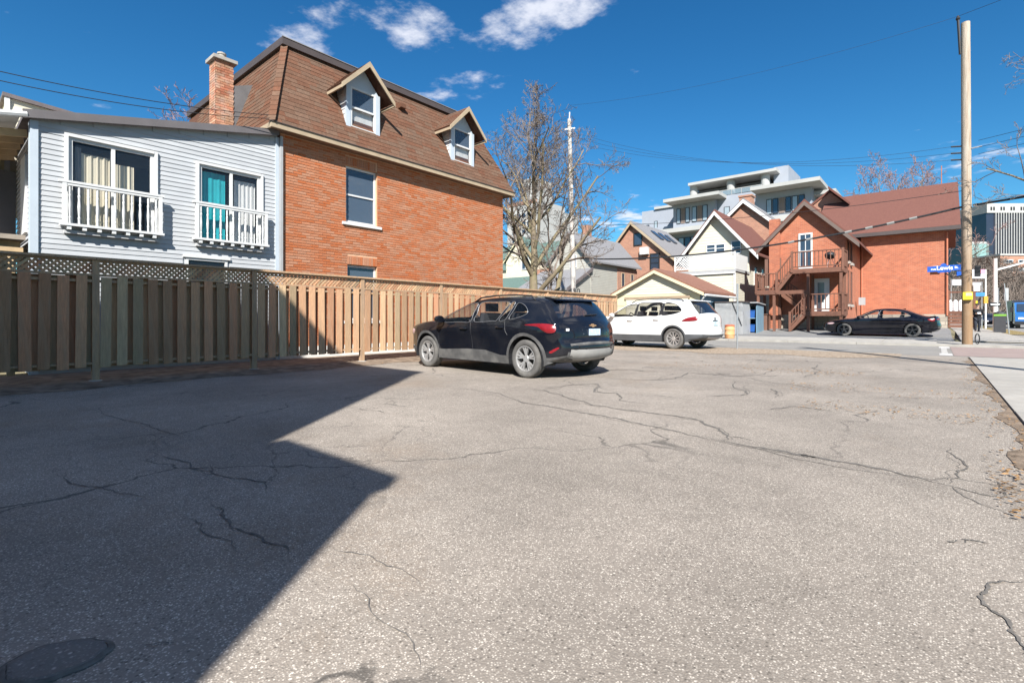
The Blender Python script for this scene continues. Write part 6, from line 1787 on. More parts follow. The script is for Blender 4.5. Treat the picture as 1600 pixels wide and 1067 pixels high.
#@@PART5
# ------------------------------------------------------------------ trees
def bare_tree(name, label, base, H, r0, seed, limbs=9, spread=1.0, kids=(7, 6, 5, 3), bark=None, twig=None, first=.22, up=.35, group=None, lean=(0, 0), limb_len=.55, twig_r=.006, forks=None):
    rnd = random.Random(seed)
    t = thing(name, label, 'tree', base, 0, group)
    B = Vector(base); tr, cr = MB(), MB()
    def path(p, d, L, n, wander, upb):
        pts = [p.copy()]; d = d.normalized()
        for i in range(n):
            d = (d + Vector((rnd.gauss(0, wander), rnd.gauss(0, wander), rnd.gauss(0, wander) + upb))).normalized()
            p = p + d * (L / n); pts.append(p.copy())
        return pts, d
    def grow(p, d, L, r, lev):
        n = (6, 5, 4, 3, 2)[min(lev, 4)]
        pts, dd = path(p, d, L, n, (.10, .16, .20, .24, .28)[min(lev, 4)], up * (.16, .14, .12, .10, .08)[min(lev, 4)])
        rad = [max(twig_r, lerp(r, r * .35, i / n)) for i in range(n + 1)]
        (tr if lev <= 1 else cr).tube(pts, rad, (8, 6, 4, 3, 3)[min(lev, 4)], cap=False)
        if lev - 1 >= len(kids): return
        k = kids[lev - 1]
        for j in range(k):
            u = .22 + .78 * (j + rnd.random()) / k
            i = min(n - 1, int(u * n)); q = pts[i].lerp(pts[i + 1], u * n - i)
            ax = (pts[i + 1] - pts[i]).normalized()
            perp = ax.cross(Vector((rnd.gauss(0, 1), rnd.gauss(0, 1), rnd.gauss(0, 1)))).normalized()
            ang = R(rnd.uniform(28, 62)); nd = ax * math.cos(ang) + perp * math.sin(ang)
            nd.z += .12
            grow(q, nd, L * rnd.uniform(.38, .62) * (1 - .35 * u), max(twig_r, lerp(r, r * .35, u) * rnd.uniform(.5, .7)), lev + 1)
    # trunk
    top = B + Vector((lean[0], lean[1], H * .78))
    n = 10; pts = []; 
    for i in range(n + 1):
        u = i / n; pts.append(B.lerp(top, u) + Vector((rnd.gauss(0, .05), rnd.gauss(0, .05), 0)) * (H / 10) * (1 if i else 0))
    rad = [max(twig_r, r0 * (1.25 if i == 0 else 1) * (1 - .88 * (i / n) ** .9)) for i in range(n + 1)]
    tr.tube(pts, rad, 10, cap=False)
    for j in range(limbs):
        u = first + (1 - first) * (j + rnd.random() * .6) / limbs; i = min(n - 1, int(u * n)); q = pts[i].lerp(pts[i + 1], u * n - i)
        a = j * 2.4 + rnd.uniform(-.4, .4); el = R(lerp(22, 65, u) + rnd.uniform(-8, 10))
        d = Vector((math.cos(a) * math.cos(el), math.sin(a) * math.cos(el), math.sin(el)))
        grow(q, d, H * limb_len * spread * (1 - .50 * u) * rnd.uniform(.85, 1.15), max(twig_r * 2, r0 * .52 * (1 - .72 * u)), 1)
    for (d, L, r) in (forks or []): grow(pts[1].lerp(pts[2], .2), Vector(d), L, r, 1)
    tr.build('trunk', bark or M_BARK, t, smooth=True); cr.build('crown', twig or M_TWIG, t)
    return t
bare_tree('maple_tree', 'large bare maple with mossy trunk behind the fence beside the brick house', (-13.0, 16.7, 0), 9.2, .27, 21, limbs=14, spread=1.12, kids=(8, 7, 5, 2), first=.26, up=.45, twig_r=.0065,
          forks=[((-.55, -.75, 1.0), 5.6, .17), ((.62, .62, 1.25), 4.6, .14)], twig=M_TWIG)
p = onD(320, 480, 27); bare_tree('garden_tree', 'bare reddish tree showing beside the brick chimney', (p.x, p.y, 0), 11.6, .2, 33, limbs=12, kids=(7, 6, 5), twig=M_TWIGR, twig_r=.010)
for px, sd, H, D in ((1375, 5, 25.5, 76), (1432, 6, 27.5, 80)):
    p = onD(px, 480, D); bare_tree('street_tree', ('slender' if sd == 5 else 'taller') + ' bare tree rising behind the red shingle roof', (p.x, p.y, .3), H, .34, sd, limbs=12, kids=(7, 6, 4), twig=M_TWIGR, up=.7, twig_r=.022, limb_len=.42, group=None)
p = onD(1725, 500, 15.5); bare_tree('roadside_tree', 'bare tree with fine twigs on the far roadside corner', (p.x, p.y, 0), 10.5, .17, 12, first=.38, limbs=11, kids=(6, 5, 4, 2), twig=M_TWIG, twig_r=.006, spread=1.0, limb_len=.5)
# the wood at the end of the avenue
rw_ = random.Random(44)
for i in range(16):
    px = 1508 + i * 7.2 + rw_.uniform(-3, 3); D = rw_.uniform(95, 150); p = onD(px, 490, D)
    H = (498 - rw_.uniform(402, 432)) * D / 780 + 1
    bare_tree('park_tree', 'bare brown tree among many in the wooded park at the avenue end', (p.x, p.y, .2), H, .3, 100 + i, limbs=12, kids=(6, 5, 3), bark=M_TWIG, twig=M_TWIG, first=.08, twig_r=.035, group='bare trees in the park')
bank = thing('thicket', 'dense brown thicket at the foot of the park trees', 'thicket', (40, 150, 0))
mbk = MB()
for i in range(5200):
    D = rw_.uniform(90, 150); px = rw_.uniform(1470, 1720); p = onD(px, 490, D); h = rw_.uniform(2.5, 9.5)
    p.z = .1; d = Vector((rw_.gauss(0, .35), rw_.gauss(0, .35), 1)).normalized()
    mbk.tube([p, p + d * h * .5, p + d * h + Vector((rw_.gauss(0, .6), rw_.gauss(0, .6), 0))], [.07, .05, .02], 3, cap=False)
o = mbk.build('brushwood', M_TWIG, bank, kind='stuff')

# ------------------------------------------------------------------ poles and cables
def as_mesh(o):
    dg = bpy.context.evaluated_depsgraph_get()
    me = bpy.data.meshes.new_from_object(o.evaluated_get(dg)); n = bpy.data.objects.new(o.name, me)
    nm = o.name.split('.')[0]; C.objects.link(n); n.parent = o.parent; n.location = o.location; n.rotation_euler = o.rotation_euler
    cu = o.data; bpy.data.objects.remove(o); bpy.data.curves.remove(cu); n.name = nm; return n
def utility_pole():
    x, y = .86, 25.15; z0 = gz(x, y)
    t = thing('utility_pole', 'tall weathered wooden utility pole at the street corner carrying cables', 'utility pole', (x, y, z0))
    n = 14
    MB().tube([(x - .05 * i / n, y, z0 - .2 + (12.2) * i / n) for i in range(n + 1)], [lerp(.155, .132, i / n) for i in range(n + 1)], 16).build('shaft', M_POLE, t, smooth=True, angle=60)
    MB().tube([(x - .20, y - .02, 10.9), (x - .26, y - .02, 12.2)], .045, 6).build('top_pin', M_BLACK, t)
    MB().lathe([(.05, 0), (.075, .05), (.05, .10), (.03, .16)], 10, c=(x - .26, y - .02, 12.2)).build('insulator', M_BLACK, t)
    for z in (6.95, 7.2, 7.45): MB().tube([(x - .16, y, z), (x - .46, y - .05, z + .03)], .03, 6).build('insulator', M_BLACK, t)
    MB().tube([(x + .1, y - .05, 7.3), (x + .4, y - .05, 7.32)], .025, 6).build('insulator', M_METAL, t)
    yf = y - .185
    MB().box(x - .13, x + .14, yf - .10, yf + .03, 1.70, 1.98).build('yellow_box', M_YELL, t)
    MB().box(x - .05, x + .12, yf - .105, yf - .101, 1.84, 1.95).build('box_label', mat('pink_label', (.60, .36, .30), .6, .2, 8), t)
    MB().box(x + .19, x + .36, y - .12, y + .05, 2.55, 2.95).build('signal_head', M_BLACK, t)
    MB().box(x + .17, x + .34, y - .16, y - .02, 2.02, 2.26).build('notice', M_SIGNW, t)
    # coiled cable at the foot
    ring = [(x + .27 + .06 * math.cos(q * .6), y - .10 + .03 * q / 26, z0 + .23 + .19 * math.sin(q * .6)) for q in range(27)]
    MB().tube(ring, .018, 5).build('cable_coil', M_BLACK, t)
    # street-name sign on a bracket
    s = thing('street_name_sign', 'blue street sign reading rue Lewis St. fixed to the wooden utility pole', 'street sign', (x - .6, y - .16, 3.0))
    Y = y - .05; a = Vector((-.985, -.17, 0))
    def pt(u, v, o=0): 
        q = Vector((x - .18, Y, 2.80)) + a * u; q.z += v; return q + Vector((-.17, .985, 0)) * -o * -1
    nrm = Vector((.17, -.985, 0))
    MB().prism([pt(0, .02), pt(.98, -.02), pt(.98, .19), pt(0, .23)], nrm * .02).build('blade', M_SIGNB, s)
    arc_ = [pt(.50 + .09 * math.cos(q * math.pi / 10), .21 + .085 * math.sin(q * math.pi / 10)) for q in range(11)]
    MB().prism(arc_, nrm * .02).build('crest', M_SIGNB, s)
    MB().prism([pt(.27, .015), pt(.70, 0), pt(.66, -.055), pt(.31, -.045)], nrm * .02).build('lower_tab', M_SIGNB, s)
    def text(body, u, v, size, mname='lettering'):
        cu = bpy.data.curves.new(mname, 'FONT'); cu.body = body; cu.size = size; cu.extrude = .002; cu.align_x = 'CENTER'; cu.align_y = 'CENTER'; cu.offset = size * .018
        cu.materials.append(M_SIGNW)
        o = bpy.data.objects.new(mname, cu); C.objects.link(o); o.parent = s
        o.location = pt(u, v) + nrm * .024 - ROOT_LOC[s.name]
        o.rotation_euler = (R(90), R(-0), math.atan2(-a.y, -a.x)); return as_mesh(o)
    text('Lewis', .47, .115, .21); text('rue', .80, .085, .11); text('St.', .13, .125, .11)
    MB().tube([(x - .15, Y + .05, 2.62), (x - .40, Y - .02, 2.55), (x - .62, Y - .08, 2.72)], .025, 6).build('bracket', M_BLACK, s)
utility_pole()

def white_pole():
    p = onD(898, 480, 29.3); z0 = 0
    t = thing('white_utility_pole', 'white painted utility pole numbered 130 behind the fence end', 'utility pole', (p.x, p.y, 0))
    top = 12.7
    MB().tube([(p.x - .25 * i / 12, p.y - .2 * i / 12, -.2 + (top + .2) * i / 12) for i in range(13)], [lerp(.165, .11, i / 12) for i in range(13)], 14).build('shaft', M_POLEW, t, smooth=True, angle=60)
    MB().tube([(p.x - .25, p.y - .2, top - .3), (p.x - .22, p.y - .2, top + .4)], .04, 6).build('top_pin', M_METAL, t)
    MB().bar((p.x - .45, p.y - .35, top - .6), (p.x + .05, p.y - .05, top - .55), .06, .06).build('crossarm', M_METAL, t)
    cu = bpy.data.curves.new('number', 'FONT'); cu.body = '130'; cu.size = .42; cu.extrude = .004; cu.align_x = 'CENTER'; cu.offset = .012; cu.materials.append(M_BLACK)
    o = bpy.data.objects.new('number', cu); C.objects.link(o); o.parent = t
    nv = Vector((-p.x, -p.y, 0)).normalized(); o.location = nv * .24 + Vector((0, 0, 2.45)); o.rotation_euler = (R(90), 0, YAW - R(7)); as_mesh(o)
    return p
WP = white_pole()
def near_pole():
    x, y = 3.95, 10.3
    t = thing('kerbside_pole', 'wooden utility pole on the near kerb of the avenue, out of view, shading the crossing', 'utility pole', (x, y, 0))
    MB().tube([(x, y, -.2 + 1.0 * i) for i in range(11)], [lerp(.16, .13, i / 10) for i in range(11)], 14).build('shaft', M_POLE, t, smooth=True, angle=60)
    MB().bar((x - .7, y, 8.9), (x + .7, y, 8.9), .1, .12).build('crossarm', M_POLE, t)
near_pole()
def cable(name, label, pts, sag, r, group, n=24):
    P = []
    for a, b in zip(pts, pts[1:]):
        a, b = Vector(a), Vector(b)
        for i in range(n): 
            u = i / n; q = a.lerp(b, u); q.z -= sag * 4 * u * (1 - u); P.append(q)
    P.append(Vector(pts[-1]))
    o = MB().tube(P, r, 5).build(name, M_CABLE); tag(o, label, 'cable', group); return P
px_, py_ = .86, 25.15
zc = lambda y: 1 + (498 - y) * 18.65 / 780
wz = lambda y: 1 + (498 - y) * 29.3 / 780
P = cable('cable_bundle', 'thick black bundled cable strung low from the wooden pole to the white pole', [(px_ - .16, py_ - .1, zc(324)), (WP.x, WP.y, wz(404))], .62, .042, None)
for i, u in enumerate((2, 3, 4, 5, 7, 8)):
    o = MB().tube([P[u] + Vector((-.12, 0, -.02)), P[u] + Vector((.12, 0, .02))], .055, 6).build('splice_case', mat('grey_splice', (.22, .22, .21), .6, .1, 4)); tag(o, 'small grey splice clamp on the low bundled cable near the wooden pole', 'cable clamp', 'clamps on the bundled cable')
cable('cable_bundle', 'thick black bundled cable leaving the wooden pole along the avenue', [(px_ + .16, py_ - .1, zc(323)), (16, 14, 5.6), (34, -4, 5.6)], .3, .042, None)
cable('wire', 'thin wire above the bundled cable between wooden pole and white pole', [(px_ - .1, py_, zc(298)), (WP.x, WP.y, wz(352))], .35, .012, None)
for k, (za, zb_) in enumerate(((6.95, 11.6), (7.2, 11.3), (7.45, 11.0))):
    cable('wire', ('lowest', 'middle', 'highest')[k] + ' of three thin wires on the side insulators of the wooden pole', [(px_ - .45, py_ - .05, za + .03), (WP.x - .2, WP.y - .2, zb_ + .4)], .9, .006, None)
    cable('wire', ('lowest', 'middle', 'highest')[k] + ' thin wire running right along the avenue from the wooden pole', [(px_ + .3, py_ - .05, za + .1), (22, 12, za + .5)], .4, .008, None)
cable('wire', 'high thin wire from the tip of the wooden pole across the avenue', [(px_ - .26, py_, 12.35), (24, 16, 12.6)], .4, .007, None)
cable('wire', 'high thin wire from the tip of the wooden pole to the white pole', [(px_ - .26, py_, 12.35), (WP.x - .2, WP.y - .2, 13.5)], .5, .005, None)
# service drops to the brick house
A = Vector((HX + .30, 5.05, 5.62))
q1, q2 = onD(-60, 98, 8.2), onD(-60, 113, 8.2)
cable('wire', 'upper thin service wire reaching the eave corner of the mansard house', [q1, A], .12, .008, None); cable('wire', 'lower thin service wire reaching the eave corner of the mansard house', [q2, A - Vector((0, 0, .08))], .14, .008, None)
B1 = onD(1070, 372, 60)

# ------------------------------------------------------------------ along the avenue
def avenue():
    # striped office tower
    t = thing('office_tower', 'dark office tower with white vertical fins above the brick apartments', 'tower', (230, 270, 0))
    D = 330.; a, b = onD(1541, 322, D), onD(1680, 300, D); ux = (b - a); ux.z = 0; L = ux.length; ux.normalize(); nv = Vector((ux.y, -ux.x, 0))
    if nv.dot(-a) < 0: nv = -nv
    zt = 77
    def quadbox(u0, u1, z0, z1, o0, o1, nm, m, par=None):
        P_ = [a + ux * u0 + nv * o0, a + ux * u1 + nv * o0, a + ux * u1 + nv * o1, a + ux * u0 + nv * o1]
        for q in P_: q.z = z0
        return MB().prism(P_, (0, 0, z1 - z0)).build(nm, m, par or t)
    quadbox(0, L, 0, zt - 6, -40, 0, 'wall', mat('tower_glass', (.025, .028, .045), .15, .2, .2, spec=.7))
    quadbox(-.3, L, zt - 6.2, zt, -40, .8, 'crown_band', M_SLAB)
    k = 0; u = 5.5
    while u < L: quadbox(u, u + .5, 20, zt - 6.21, .02, .8, 'fin', M_SLAB); u += 1.72
    u = 2.0
    while u < L - 3:
        for q in (0, 1.8): quadbox(u + q, u + q + 1.0, zt - 4.6, zt - 2.3, .82, .95, 'window', M_BLACK)
        u += 6.6
    t = thing('green_glass_building', 'low green glass building beside the striped office tower', 'building', (220, 300, 0))
    p0, p1 = onD(1518, 378, 300), onD(1541, 378, 300)
    MB().prism([Vector((p0.x, p0.y, 0)), Vector((p1.x, p1.y, 0)), Vector((p1.x + 2, p1.y + 15, 0)), Vector((p0.x + 2, p0.y + 15, 0))], (0, 0, 46)).build('wall', mat('green_glass', (.20, .32, .30), .2, .1, .2, spec=.6), t)
    MB().prism([Vector((p0.x, p0.y, 46.02)), Vector((p1.x, p1.y, 46.02)), Vector((p1.x + 2, p1.y + 15, 46.02)), Vector((p0.x + 2, p0.y + 15, 46.02))], (0, 0, 1.2)).build('roof', M_SLAB, t)
    # brick apartments
    t = thing('brick_apartments', 'red brick apartment block with rows of white windows beyond the park', 'building', (150, 150, 0))
    D = 190.; a, b = onD(1563, 400, D), onD(1700, 392, D); ux = (b - a); ux.z = 0; L = ux.length; ux.normalize(); nv = Vector((ux.y, -ux.x, 0))
    if nv.dot(-a) < 0: nv = -nv
    quadbox(0, L, 0, 25, -12, 0, 'wall', M_BRK3, t); quadbox(-.3, L, 25.02, 25.7, -12, .3, 'parapet', M_SLAB, t)
    for r_ in range(6):
        u = 1.2
        while u < L - 4:
            z = 22.0 - r_ * 3.1
            w = quadbox(u, u + 3.6, z, z + 1.5, .02, .12, 'window', M_WHITE, t)
            for q in (.25, 1.95): quadbox(u + q, u + q + 1.4, z + .25, z + 1.25, .125, .16, 'pane', M_GLASSB, w)
            u += 5.6
    # street furniture
    def post(name, label, cat, px, ybase, ytop, D, r, m=M_METAL, lean=0.0, group=None):
        p = onD(px, ybase, D); zb_ = gz(p.x, p.y) + .03; q = onD(px + lean, ytop, D)
        t = thing(name, label, cat, (p.x, p.y, zb_), 0, group)
        MB().tube([(p.x, p.y, zb_ - .1), (q.x, q.y, q.z)], [r, r * .8], 8).build('post', m, t)
        return t, p, q
    t, p, q = post('street_light', 'white metal street light pole with mast arm over the avenue', 'street light', 1555, 513, 404, 34, .13, mat('white_metal', (.60, .59, .57), .5, .08, 4))
    e = onD(1640, 405, 34); MB().tube([(q.x, q.y, q.z - .8), (e.x, e.y, e.z + .2)], [.07, .05], 7).build('mast_arm', MATS['white_metal'], t)
    MB().bar(e + Vector((-.3, 0, .2)), e + Vector((.5, .3, .22)), .25, .12).build('lamp_head', M_GREYM, t)
    def plate(parent, px0, px1, py0, py1, D, m, nm='sign_plate', th=.03):
        a_, b_ = onD(px0, py1, D), onD(px1, py0, D)
        c0, c1 = Vector((a_.x, a_.y, a_.z)), Vector((b_.x, b_.y, a_.z))
        fw_ = Vector((-math.sin(YAW), math.cos(YAW), 0))
        return MB().prism([c0, c1, Vector((c1.x, c1.y, b_.z)), Vector((c0.x, c0.y, b_.z))], fw_ * th).build(nm, m, parent)
    t, p, q = post('billboard', 'white and pink billboard on a slim white post by the avenue pavement', 'billboard', 1540, 508, 421, 44, .07, MATS['white_metal'])
    plate(t, 1516, 1540, 421, 435, 43.9, mat('billboard_white', (.62, .64, .68), .6, .1, 1)); plate(t, 1528, 1540, 421, 427.5, 43.85, mat('billboard_pink', (.62, .26, .33), .6, .2, 1), 'printed_patch', .02)
    t, p, q = post('street_blade_post', 'post with grey street-name blades and a blue oval sign near the pedestrian', 'street sign', 1534, 505, 440, 40, .04)
    plate(t, 1518, 1533, 441, 446, 40, M_GREYM); plate(t, 1522, 1539, 457, 463, 39.9, mat('sign_pale_blue', (.05, .20, .42), .5, .1, 3), 'blue_plate')
    t, p, q = post('street_blade_post', 'post with back of a white street-name board beside the corner house', 'street sign', 1486, 506, 436, 36, .03)
    plate(t, 1488, 1502, 437, 446, 36, mat('sign_back_white', (.42, .43, .45), .5, .1, 3)); plate(t, 1495, 1502, 424, 431, 35.9, M_SIGNB, 'blue_plate')
    t = thing('traffic_signal', 'orange traffic signal head on the white billboard-side post', 'traffic signal', tuple(onD(1541, 470, 43)))
    for k in range(3): plate(t, 1537.5, 1544, 463 + k * 3.7, 466.4 + k * 3.7, 43.4, mat('signal_orange', (.55, .28, .04), .5, .1, 3), 'signal_section', .3)
    t = thing('traffic_signal', 'yellow traffic signal behind the pedestrian', 'traffic signal', tuple(onD(1525, 475, 52)))
    for k in range(3): plate(t, 1522.5, 1527.5, 470 + k * 3.2, 473 + k * 3.2, 52, M_YELL, 'signal_section', .3)
    plate(t, 1524.3, 1525.7, 480, 507, 52.2, M_METAL, 'post', .1)
    t, p, q = post('one_way_sign', 'black one-way arrow sign on a thin post beside the waste bin', 'street sign', 1560, 516, 450, 33, .03)
    plate(t, 1546, 1564, 472.5, 478.5, 32.9, M_BLACK)
    a_ = [onD(x_, y_, 32.86) for x_, y_ in ((1548, 474.7), (1558, 474.7), (1558, 473.2), (1563, 475.5), (1558, 477.8), (1558, 476.3), (1548, 476.3))]
    MB().prism(a_, Vector((-math.sin(YAW), math.cos(YAW), 0)) * .02).build('arrow', M_SIGNW, t)
    t, p, q = post('leaning_sign_post', 'leaning metal sign post with grey sign back on the grass verge', 'street sign', 1577, 520, 443, 30, .035, lean=-8.0)
    plate(t, 1569, 1576, 450, 470, 30.1, M_GREYM)
    # waste bin
    p = onD(1562, 515, 32); zb_ = gz(p.x, p.y) + .03
    t = thing('waste_bin', 'dark waste bin with green band on the avenue pavement', 'waste bin', (p.x, p.y, zb_))
    MB().box(p.x - .27, p.x + .27, p.y - .27, p.y + .27, zb_, zb_ + 1.05).build('bin_body', mat('dark_bin', (.045, .045, .05), .5, .1, 4), t)
    MB().box(p.x - .29, p.x + .29, p.y - .29, p.y + .29, zb_ + 1.052, zb_ + 1.18).build('green_band', mat('green_band', (.16, .34, .05), .5, .1, 4), t)
    MB().lathe([(.30, zb_ + 1.182), (.28, zb_ + 1.28), (.08, zb_ + 1.36)], 14, c=(p.x, p.y, 0)).build('lid', MATS['dark_bin'], t)
    # fence and bags beside the corner house
    t = thing('timber_gate', 'dark brown timber side gate next to the stone base', 'gate', (1.0, 44, .4))
    for k in range(5): MB().box(.56, 1.9, 44.0, 44.05, .42 + k * .22, .60 + k * .22).build('plank', M_WOODD, t)
    for x_ in (.58, 1.85): MB().box(x_ - .06, x_ + .06, 44.052, 44.15, .3, 2.9).build('post', M_WOODD, t)
    MB().box(.5, 1.95, 44.055, 44.14, 2.7, 2.8).build('rail', M_WOODD, t)
    for k in range(4):
        bt = thing('white_container', 'tall white plastic container standing in a row on the gate ledge', 'container', (.66 + k * .27, 44.3, 1.5), 0, 'white containers by the side gate')
        MB().lathe([(.10, 1.50), (.115, 1.53), (.115, 2.12), (.08, 2.2), (.05, 2.24)], 12, c=(.66 + k * .27, 44.3, 0)).build('container_body', M_SIGNW, bt)
    MB().box(.5, 1.9, 44.16, 44.5, 1.42, 1.498).build('ledge', M_WOODD, bpy.data.objects[t.name])
    # blue truck and parked cars
    p = onD(1597, 507, 46); zb_ = gz(p.x, p.y)
    t = thing('blue_truck', 'dark blue box truck on the avenue beyond the grass verge', 'truck', (p.x, p.y, 0))
    X0, Y0_ = p.x - .2, p.y
    MB().box(X0 - .3, X0 + 2.0, Y0_ + 1.9, Y0_ + 7.5, .75, 2.75).build('cargo_box', mat('truck_dark', (.03, .035, .05), .4, .2, 2), t)
    MB().prism([(X0 - .25, Y0_, .55), (X0 - .25, Y0_ + 1.88, .55), (X0 - .25, Y0_ + 1.88, 2.5), (X0 - .25, Y0_ + .6, 2.5), (X0 - .25, Y0_ + .25, 1.6), (X0 - .25, Y0_, 1.45)], (2.2, 0, 0)).build('cab', mat('truck_blue', (.02, .12, .36), .25, .1, 2, coat=.6), t)
    MB().prism([(X0 - .1, Y0_ + .235, 1.66), (X0 - .1, Y0_ + .57, 2.38), (X0 - .1, Y0_ + .54, 2.40), (X0 - .1, Y0_ + .20, 1.68)], (1.9, 0, 0)).build('windscreen', M_GLASSB, t)
    MB().box(X0 - .3, X0 + 2.0, Y0_ - .08, Y0_ - .002, .45, .75).build('bumper', M_BLACK, t)
    for sx in (.05, 1.5): MB().box(X0 + sx - .1, X0 + sx + .25, Y0_ - .03, Y0_ - .001, .95, 1.12).build('headlight', M_SIGNW, t)
    MB().box(X0 - .55, X0 - .32, Y0_ + .5, Y0_ + .62, 1.6, 2.1).build('mirror', M_BLACK, t)
    for sx in (.0, 1.5):
        for sy in (.9, 5.8):
            MB().lathe([(.42, X0 + sx - .14), (.44, X0 + sx - .1), (.44, X0 + sx + .1), (.42, X0 + sx + .14)], 18, 'X', c=(0, Y0_ + sy, .44)).build('wheel', M_TYRE, t)
avenue()

def parked_car(px, D, col, label):
    p = onD(px, 505, D)
    top = [(1.95, .30), (2.1, .5), (2.05, .72), (1.5, .90), (.95, .98), (.3, 1.40), (-.3, 1.48), (-1.2, 1.44), (-1.75, 1.05), (-2.05, .95), (-2.12, .6), (-1.98, .32)]
    S = dict(name='parked_car', label=label, loc=(p.x, p.y, gz(p.x, p.y)), rz=R(-90), W=.88, belt=.92, tumble=.3, r=.32, wx=(1.3, -1.3), sill=.22, top=top, nose=(1.2, .2), tail=(-1.3, .15),
             windows=[[(.75, .97), (-.05, .98), (-.08, 1.36), (.25, 1.33)], [(-.15, .98), (-1.2, 1.0), (-1.25, 1.2), (-.9, 1.36), (-.18, 1.38)]], cladline=[(2.3, .3), (-2.3, .3)], cladw=0.0, wind_i=(4, 5), rear_i=(7, 8), bumper_z=(.36, .36),
             seams=[[(-.1, .95), (-.1, .35)]], handles=[], handle_m=M_BLACK, mirror=(.7, 1.0), mirror_m=M_BLACK, paint=mat('car_paint_%s' % px, col, .2, .05, 3, coat=.8), clad=M_BLACK, glass=M_CGLT, glass_r=M_CGLT, trim=M_BLACK,
             seats=[(.1, (-.36, .36))], dash=.8, tyre_w=.2, rim='ten', rim_m=M_RIM, tyre_m=M_TYRE, patches=[('headlight', [(1.75, .62), (1.7, .75), (1.95, .74), (2.0, .62)], M_SIGNW, .01)],
             bands=[('headlight', .55, .70, -.95, -.55, M_SIGNW, .01, False), ('headlight', .55, .70, .55, .95, M_SIGNW, .01, False)])
    make_car(S)
parked_car(1548, 62, (.03, .03, .04), 'black car driving up the avenue behind the street light pole')
parked_car(1574, 58, (.10, .12, .16), 'dark grey car on the avenue behind the leaning sign post')

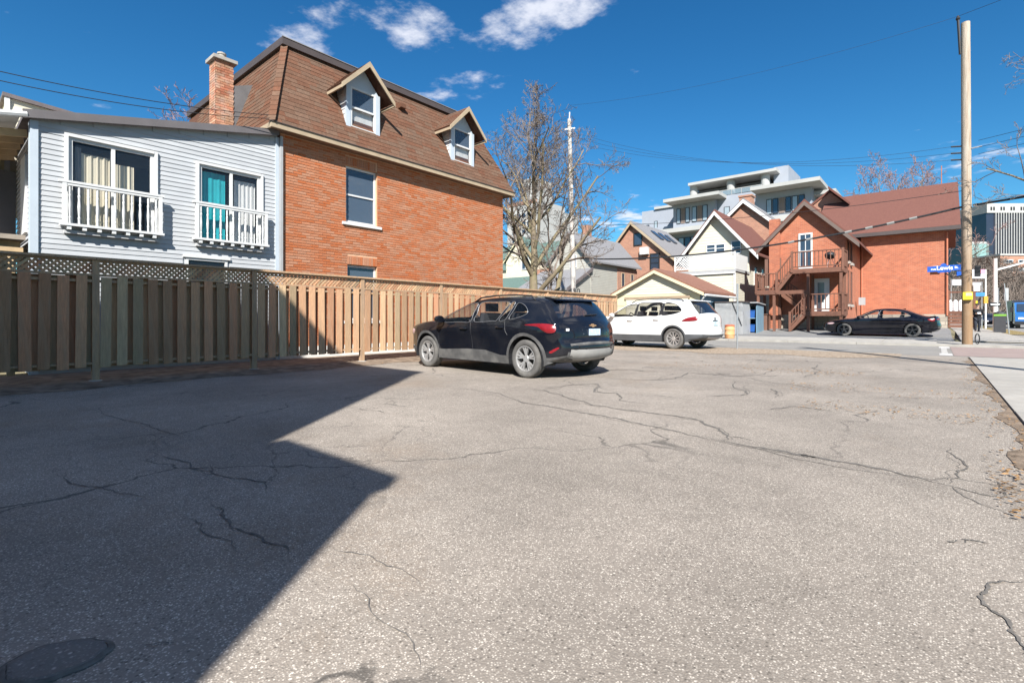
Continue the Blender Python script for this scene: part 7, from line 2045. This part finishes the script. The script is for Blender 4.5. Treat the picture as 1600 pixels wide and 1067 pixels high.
# ------------------------------------------------------------------ the pedestrian
def skin_mesh(name, verts, edges, radii, m, parent, sub=1):
    me = bpy.data.meshes.new(name); me.from_pydata(verts, edges, []); me.materials.append(m)
    o = bpy.data.objects.new(name, me); C.objects.link(o)
    if parent: o.parent = parent
    sk = o.modifiers.new('skin', 'SKIN'); sk.use_smooth_shade = True
    for i, r in enumerate(radii):
        v = me.skin_vertices[0].data[i]; v.radius = (r, r) if not isinstance(r, tuple) else r; v.use_root = (i == 0)
    if sub: s_ = o.modifiers.new('sub', 'SUBSURF'); s_.levels = sub; s_.render_levels = sub
    return o
def person():
    p = onD(1527, 520, 30.2); zb_ = gz(p.x, p.y) + .055
    t = thing('person', 'person in black coat and dark trousers walking on the pavement, hands together at chest', 'person', (p.x, p.y, zb_), R(12))
    SK = mat('skin', (.42, .26, .19), .6, .05, 20); CO = mat('black_coat', (.015, .015, .018), .8, .2, 20, spec=.2); TR = mat('dark_trousers', (.03, .032, .042), .85, .2, 20, spec=.2)
    # body: pelvis root, legs mid-stride, torso, neck, head, arms folded with hands meeting at the chest (faces -Y)
    V = [(0, 0, .92), (0, 0, 1.12), (0, -.01, 1.36), (0, -.01, 1.47), (0, -.03, 1.56), (0, -.035, 1.66), (0, -.03, 1.73),
         (-.09, 0, .88), (-.10, -.10, .50), (-.10, -.06, .09), (-.10, -.20, .035), (.09, 0, .88), (.10, .05, .50), (.10, .16, .11), (.10, .06, .035),
         (-.19, 0, 1.40), (-.27, .02, 1.13), (-.10, -.22, 1.17), (-.03, -.26, 1.20), (.19, 0, 1.40), (.27, .02, 1.13), (.10, -.22, 1.15), (.03, -.26, 1.18)]
    E = [(0, 1), (1, 2), (2, 3), (3, 4), (4, 5), (5, 6), (0, 7), (7, 8), (8, 9), (9, 10), (0, 11), (11, 12), (12, 13), (13, 14), (2, 15), (15, 16), (16, 17), (17, 18), (2, 19), (19, 20), (20, 21), (21, 22)]
    RR = [.14, .13, .15, .055, .07, .095, .075, .09, .062, .04, .035, .09, .062, .04, .035, .06, .045, .032, .03, .06, .045, .032, .03]
    skin_mesh('body', V, E, RR, SK, t)
    # coat and trousers follow the body
    Vc = [(0, 0, 1.0), (0, 0, .80), (0, 0, 1.2), (0, -.01, 1.38), (0, -.01, 1.45), (-.19, 0, 1.40), (-.28, .02, 1.12), (-.11, -.21, 1.17), (.19, 0, 1.40), (.28, .02, 1.12), (.11, -.21, 1.15)]
    skin_mesh('coat', Vc, [(0, 1), (0, 2), (2, 3), (3, 4), (3, 5), (5, 6), (6, 7), (3, 8), (8, 9), (9, 10)], [(.19, .17), (.20, .17), (.18, .16), .17, .085, .085, .065, .05, .085, .065, .05], CO, t)
    skin_mesh('trousers', [(0, 0, .92), (-.09, 0, .86), (-.10, -.10, .50), (-.10, -.06, .11), (.09, 0, .86), (.10, .05, .50), (.10, .15, .13)], [(0, 1), (1, 2), (2, 3), (0, 4), (4, 5), (5, 6)], [.15, .105, .078, .062, .105, .078, .062], TR, t)
    for s, y, z in ((-1, -.10, .0), (1, .10, .03)):
        MB().prism([(s * .10 - .05, y + .10, z), (s * .10 - .05, y - .18, z), (s * .10 - .05, y - .18, z + .05), (s * .10 - .05, y - .02, z + .11), (s * .10 - .05, y + .10, z + .11)], (.10, 0, 0)).build('shoe', M_BLACK, t, local=True)
    # face, hair, fingers
    MB().lathe([(.02, 1.80), (.085, 1.775), (.105, 1.72), (.10, 1.67)], 12, c=(0, -.02, 0)).build('hair', mat('dark_hair', (.03, .022, .018), .8, .1, 20), t, local=True, smooth=True)
    MB().prism([(-.012, -.125, 1.64), (.012, -.125, 1.64), (0, -.125, 1.69)], (0, -.022, 0)).build('nose', SK, t, local=True)
    for s in (-1, 1):
        MB().lathe([(.012, -.002), (.012, .006)], 8, 'Y', c=(s * .035, -.128, 1.69)).build('eye', M_BLACK, t, local=True)
        MB().box(s * .10 - .012, s * .10 + .012, -.05, -.01, 1.64, 1.70).build('ear', SK, t, local=True)
        for k in range(5):
            a = Vector((s * .035, -.27, 1.215 - k * .018)); MB().tube([a, a + Vector((-s * .03, -.02, .0)), a + Vector((-s * .06, -.005, -.008))], [.009, .008, .006], 5).build('finger', SK, t, local=True)
    MB().box(-.022, .022, -.127, -.119, 1.605, 1.613).build('mouth', mat('lip', (.30, .12, .10), .6, .1, 5), t, local=True)
    ph = MB().box(-.075, .075, -.345, -.335, 1.16, 1.25).build('phone', M_SIGNW); ph.location = (p.x, p.y, zb_); ph.rotation_euler = (0, 0, R(12)); tag(ph, 'small pale phone held at the chest of the person in black', 'phone')
person()
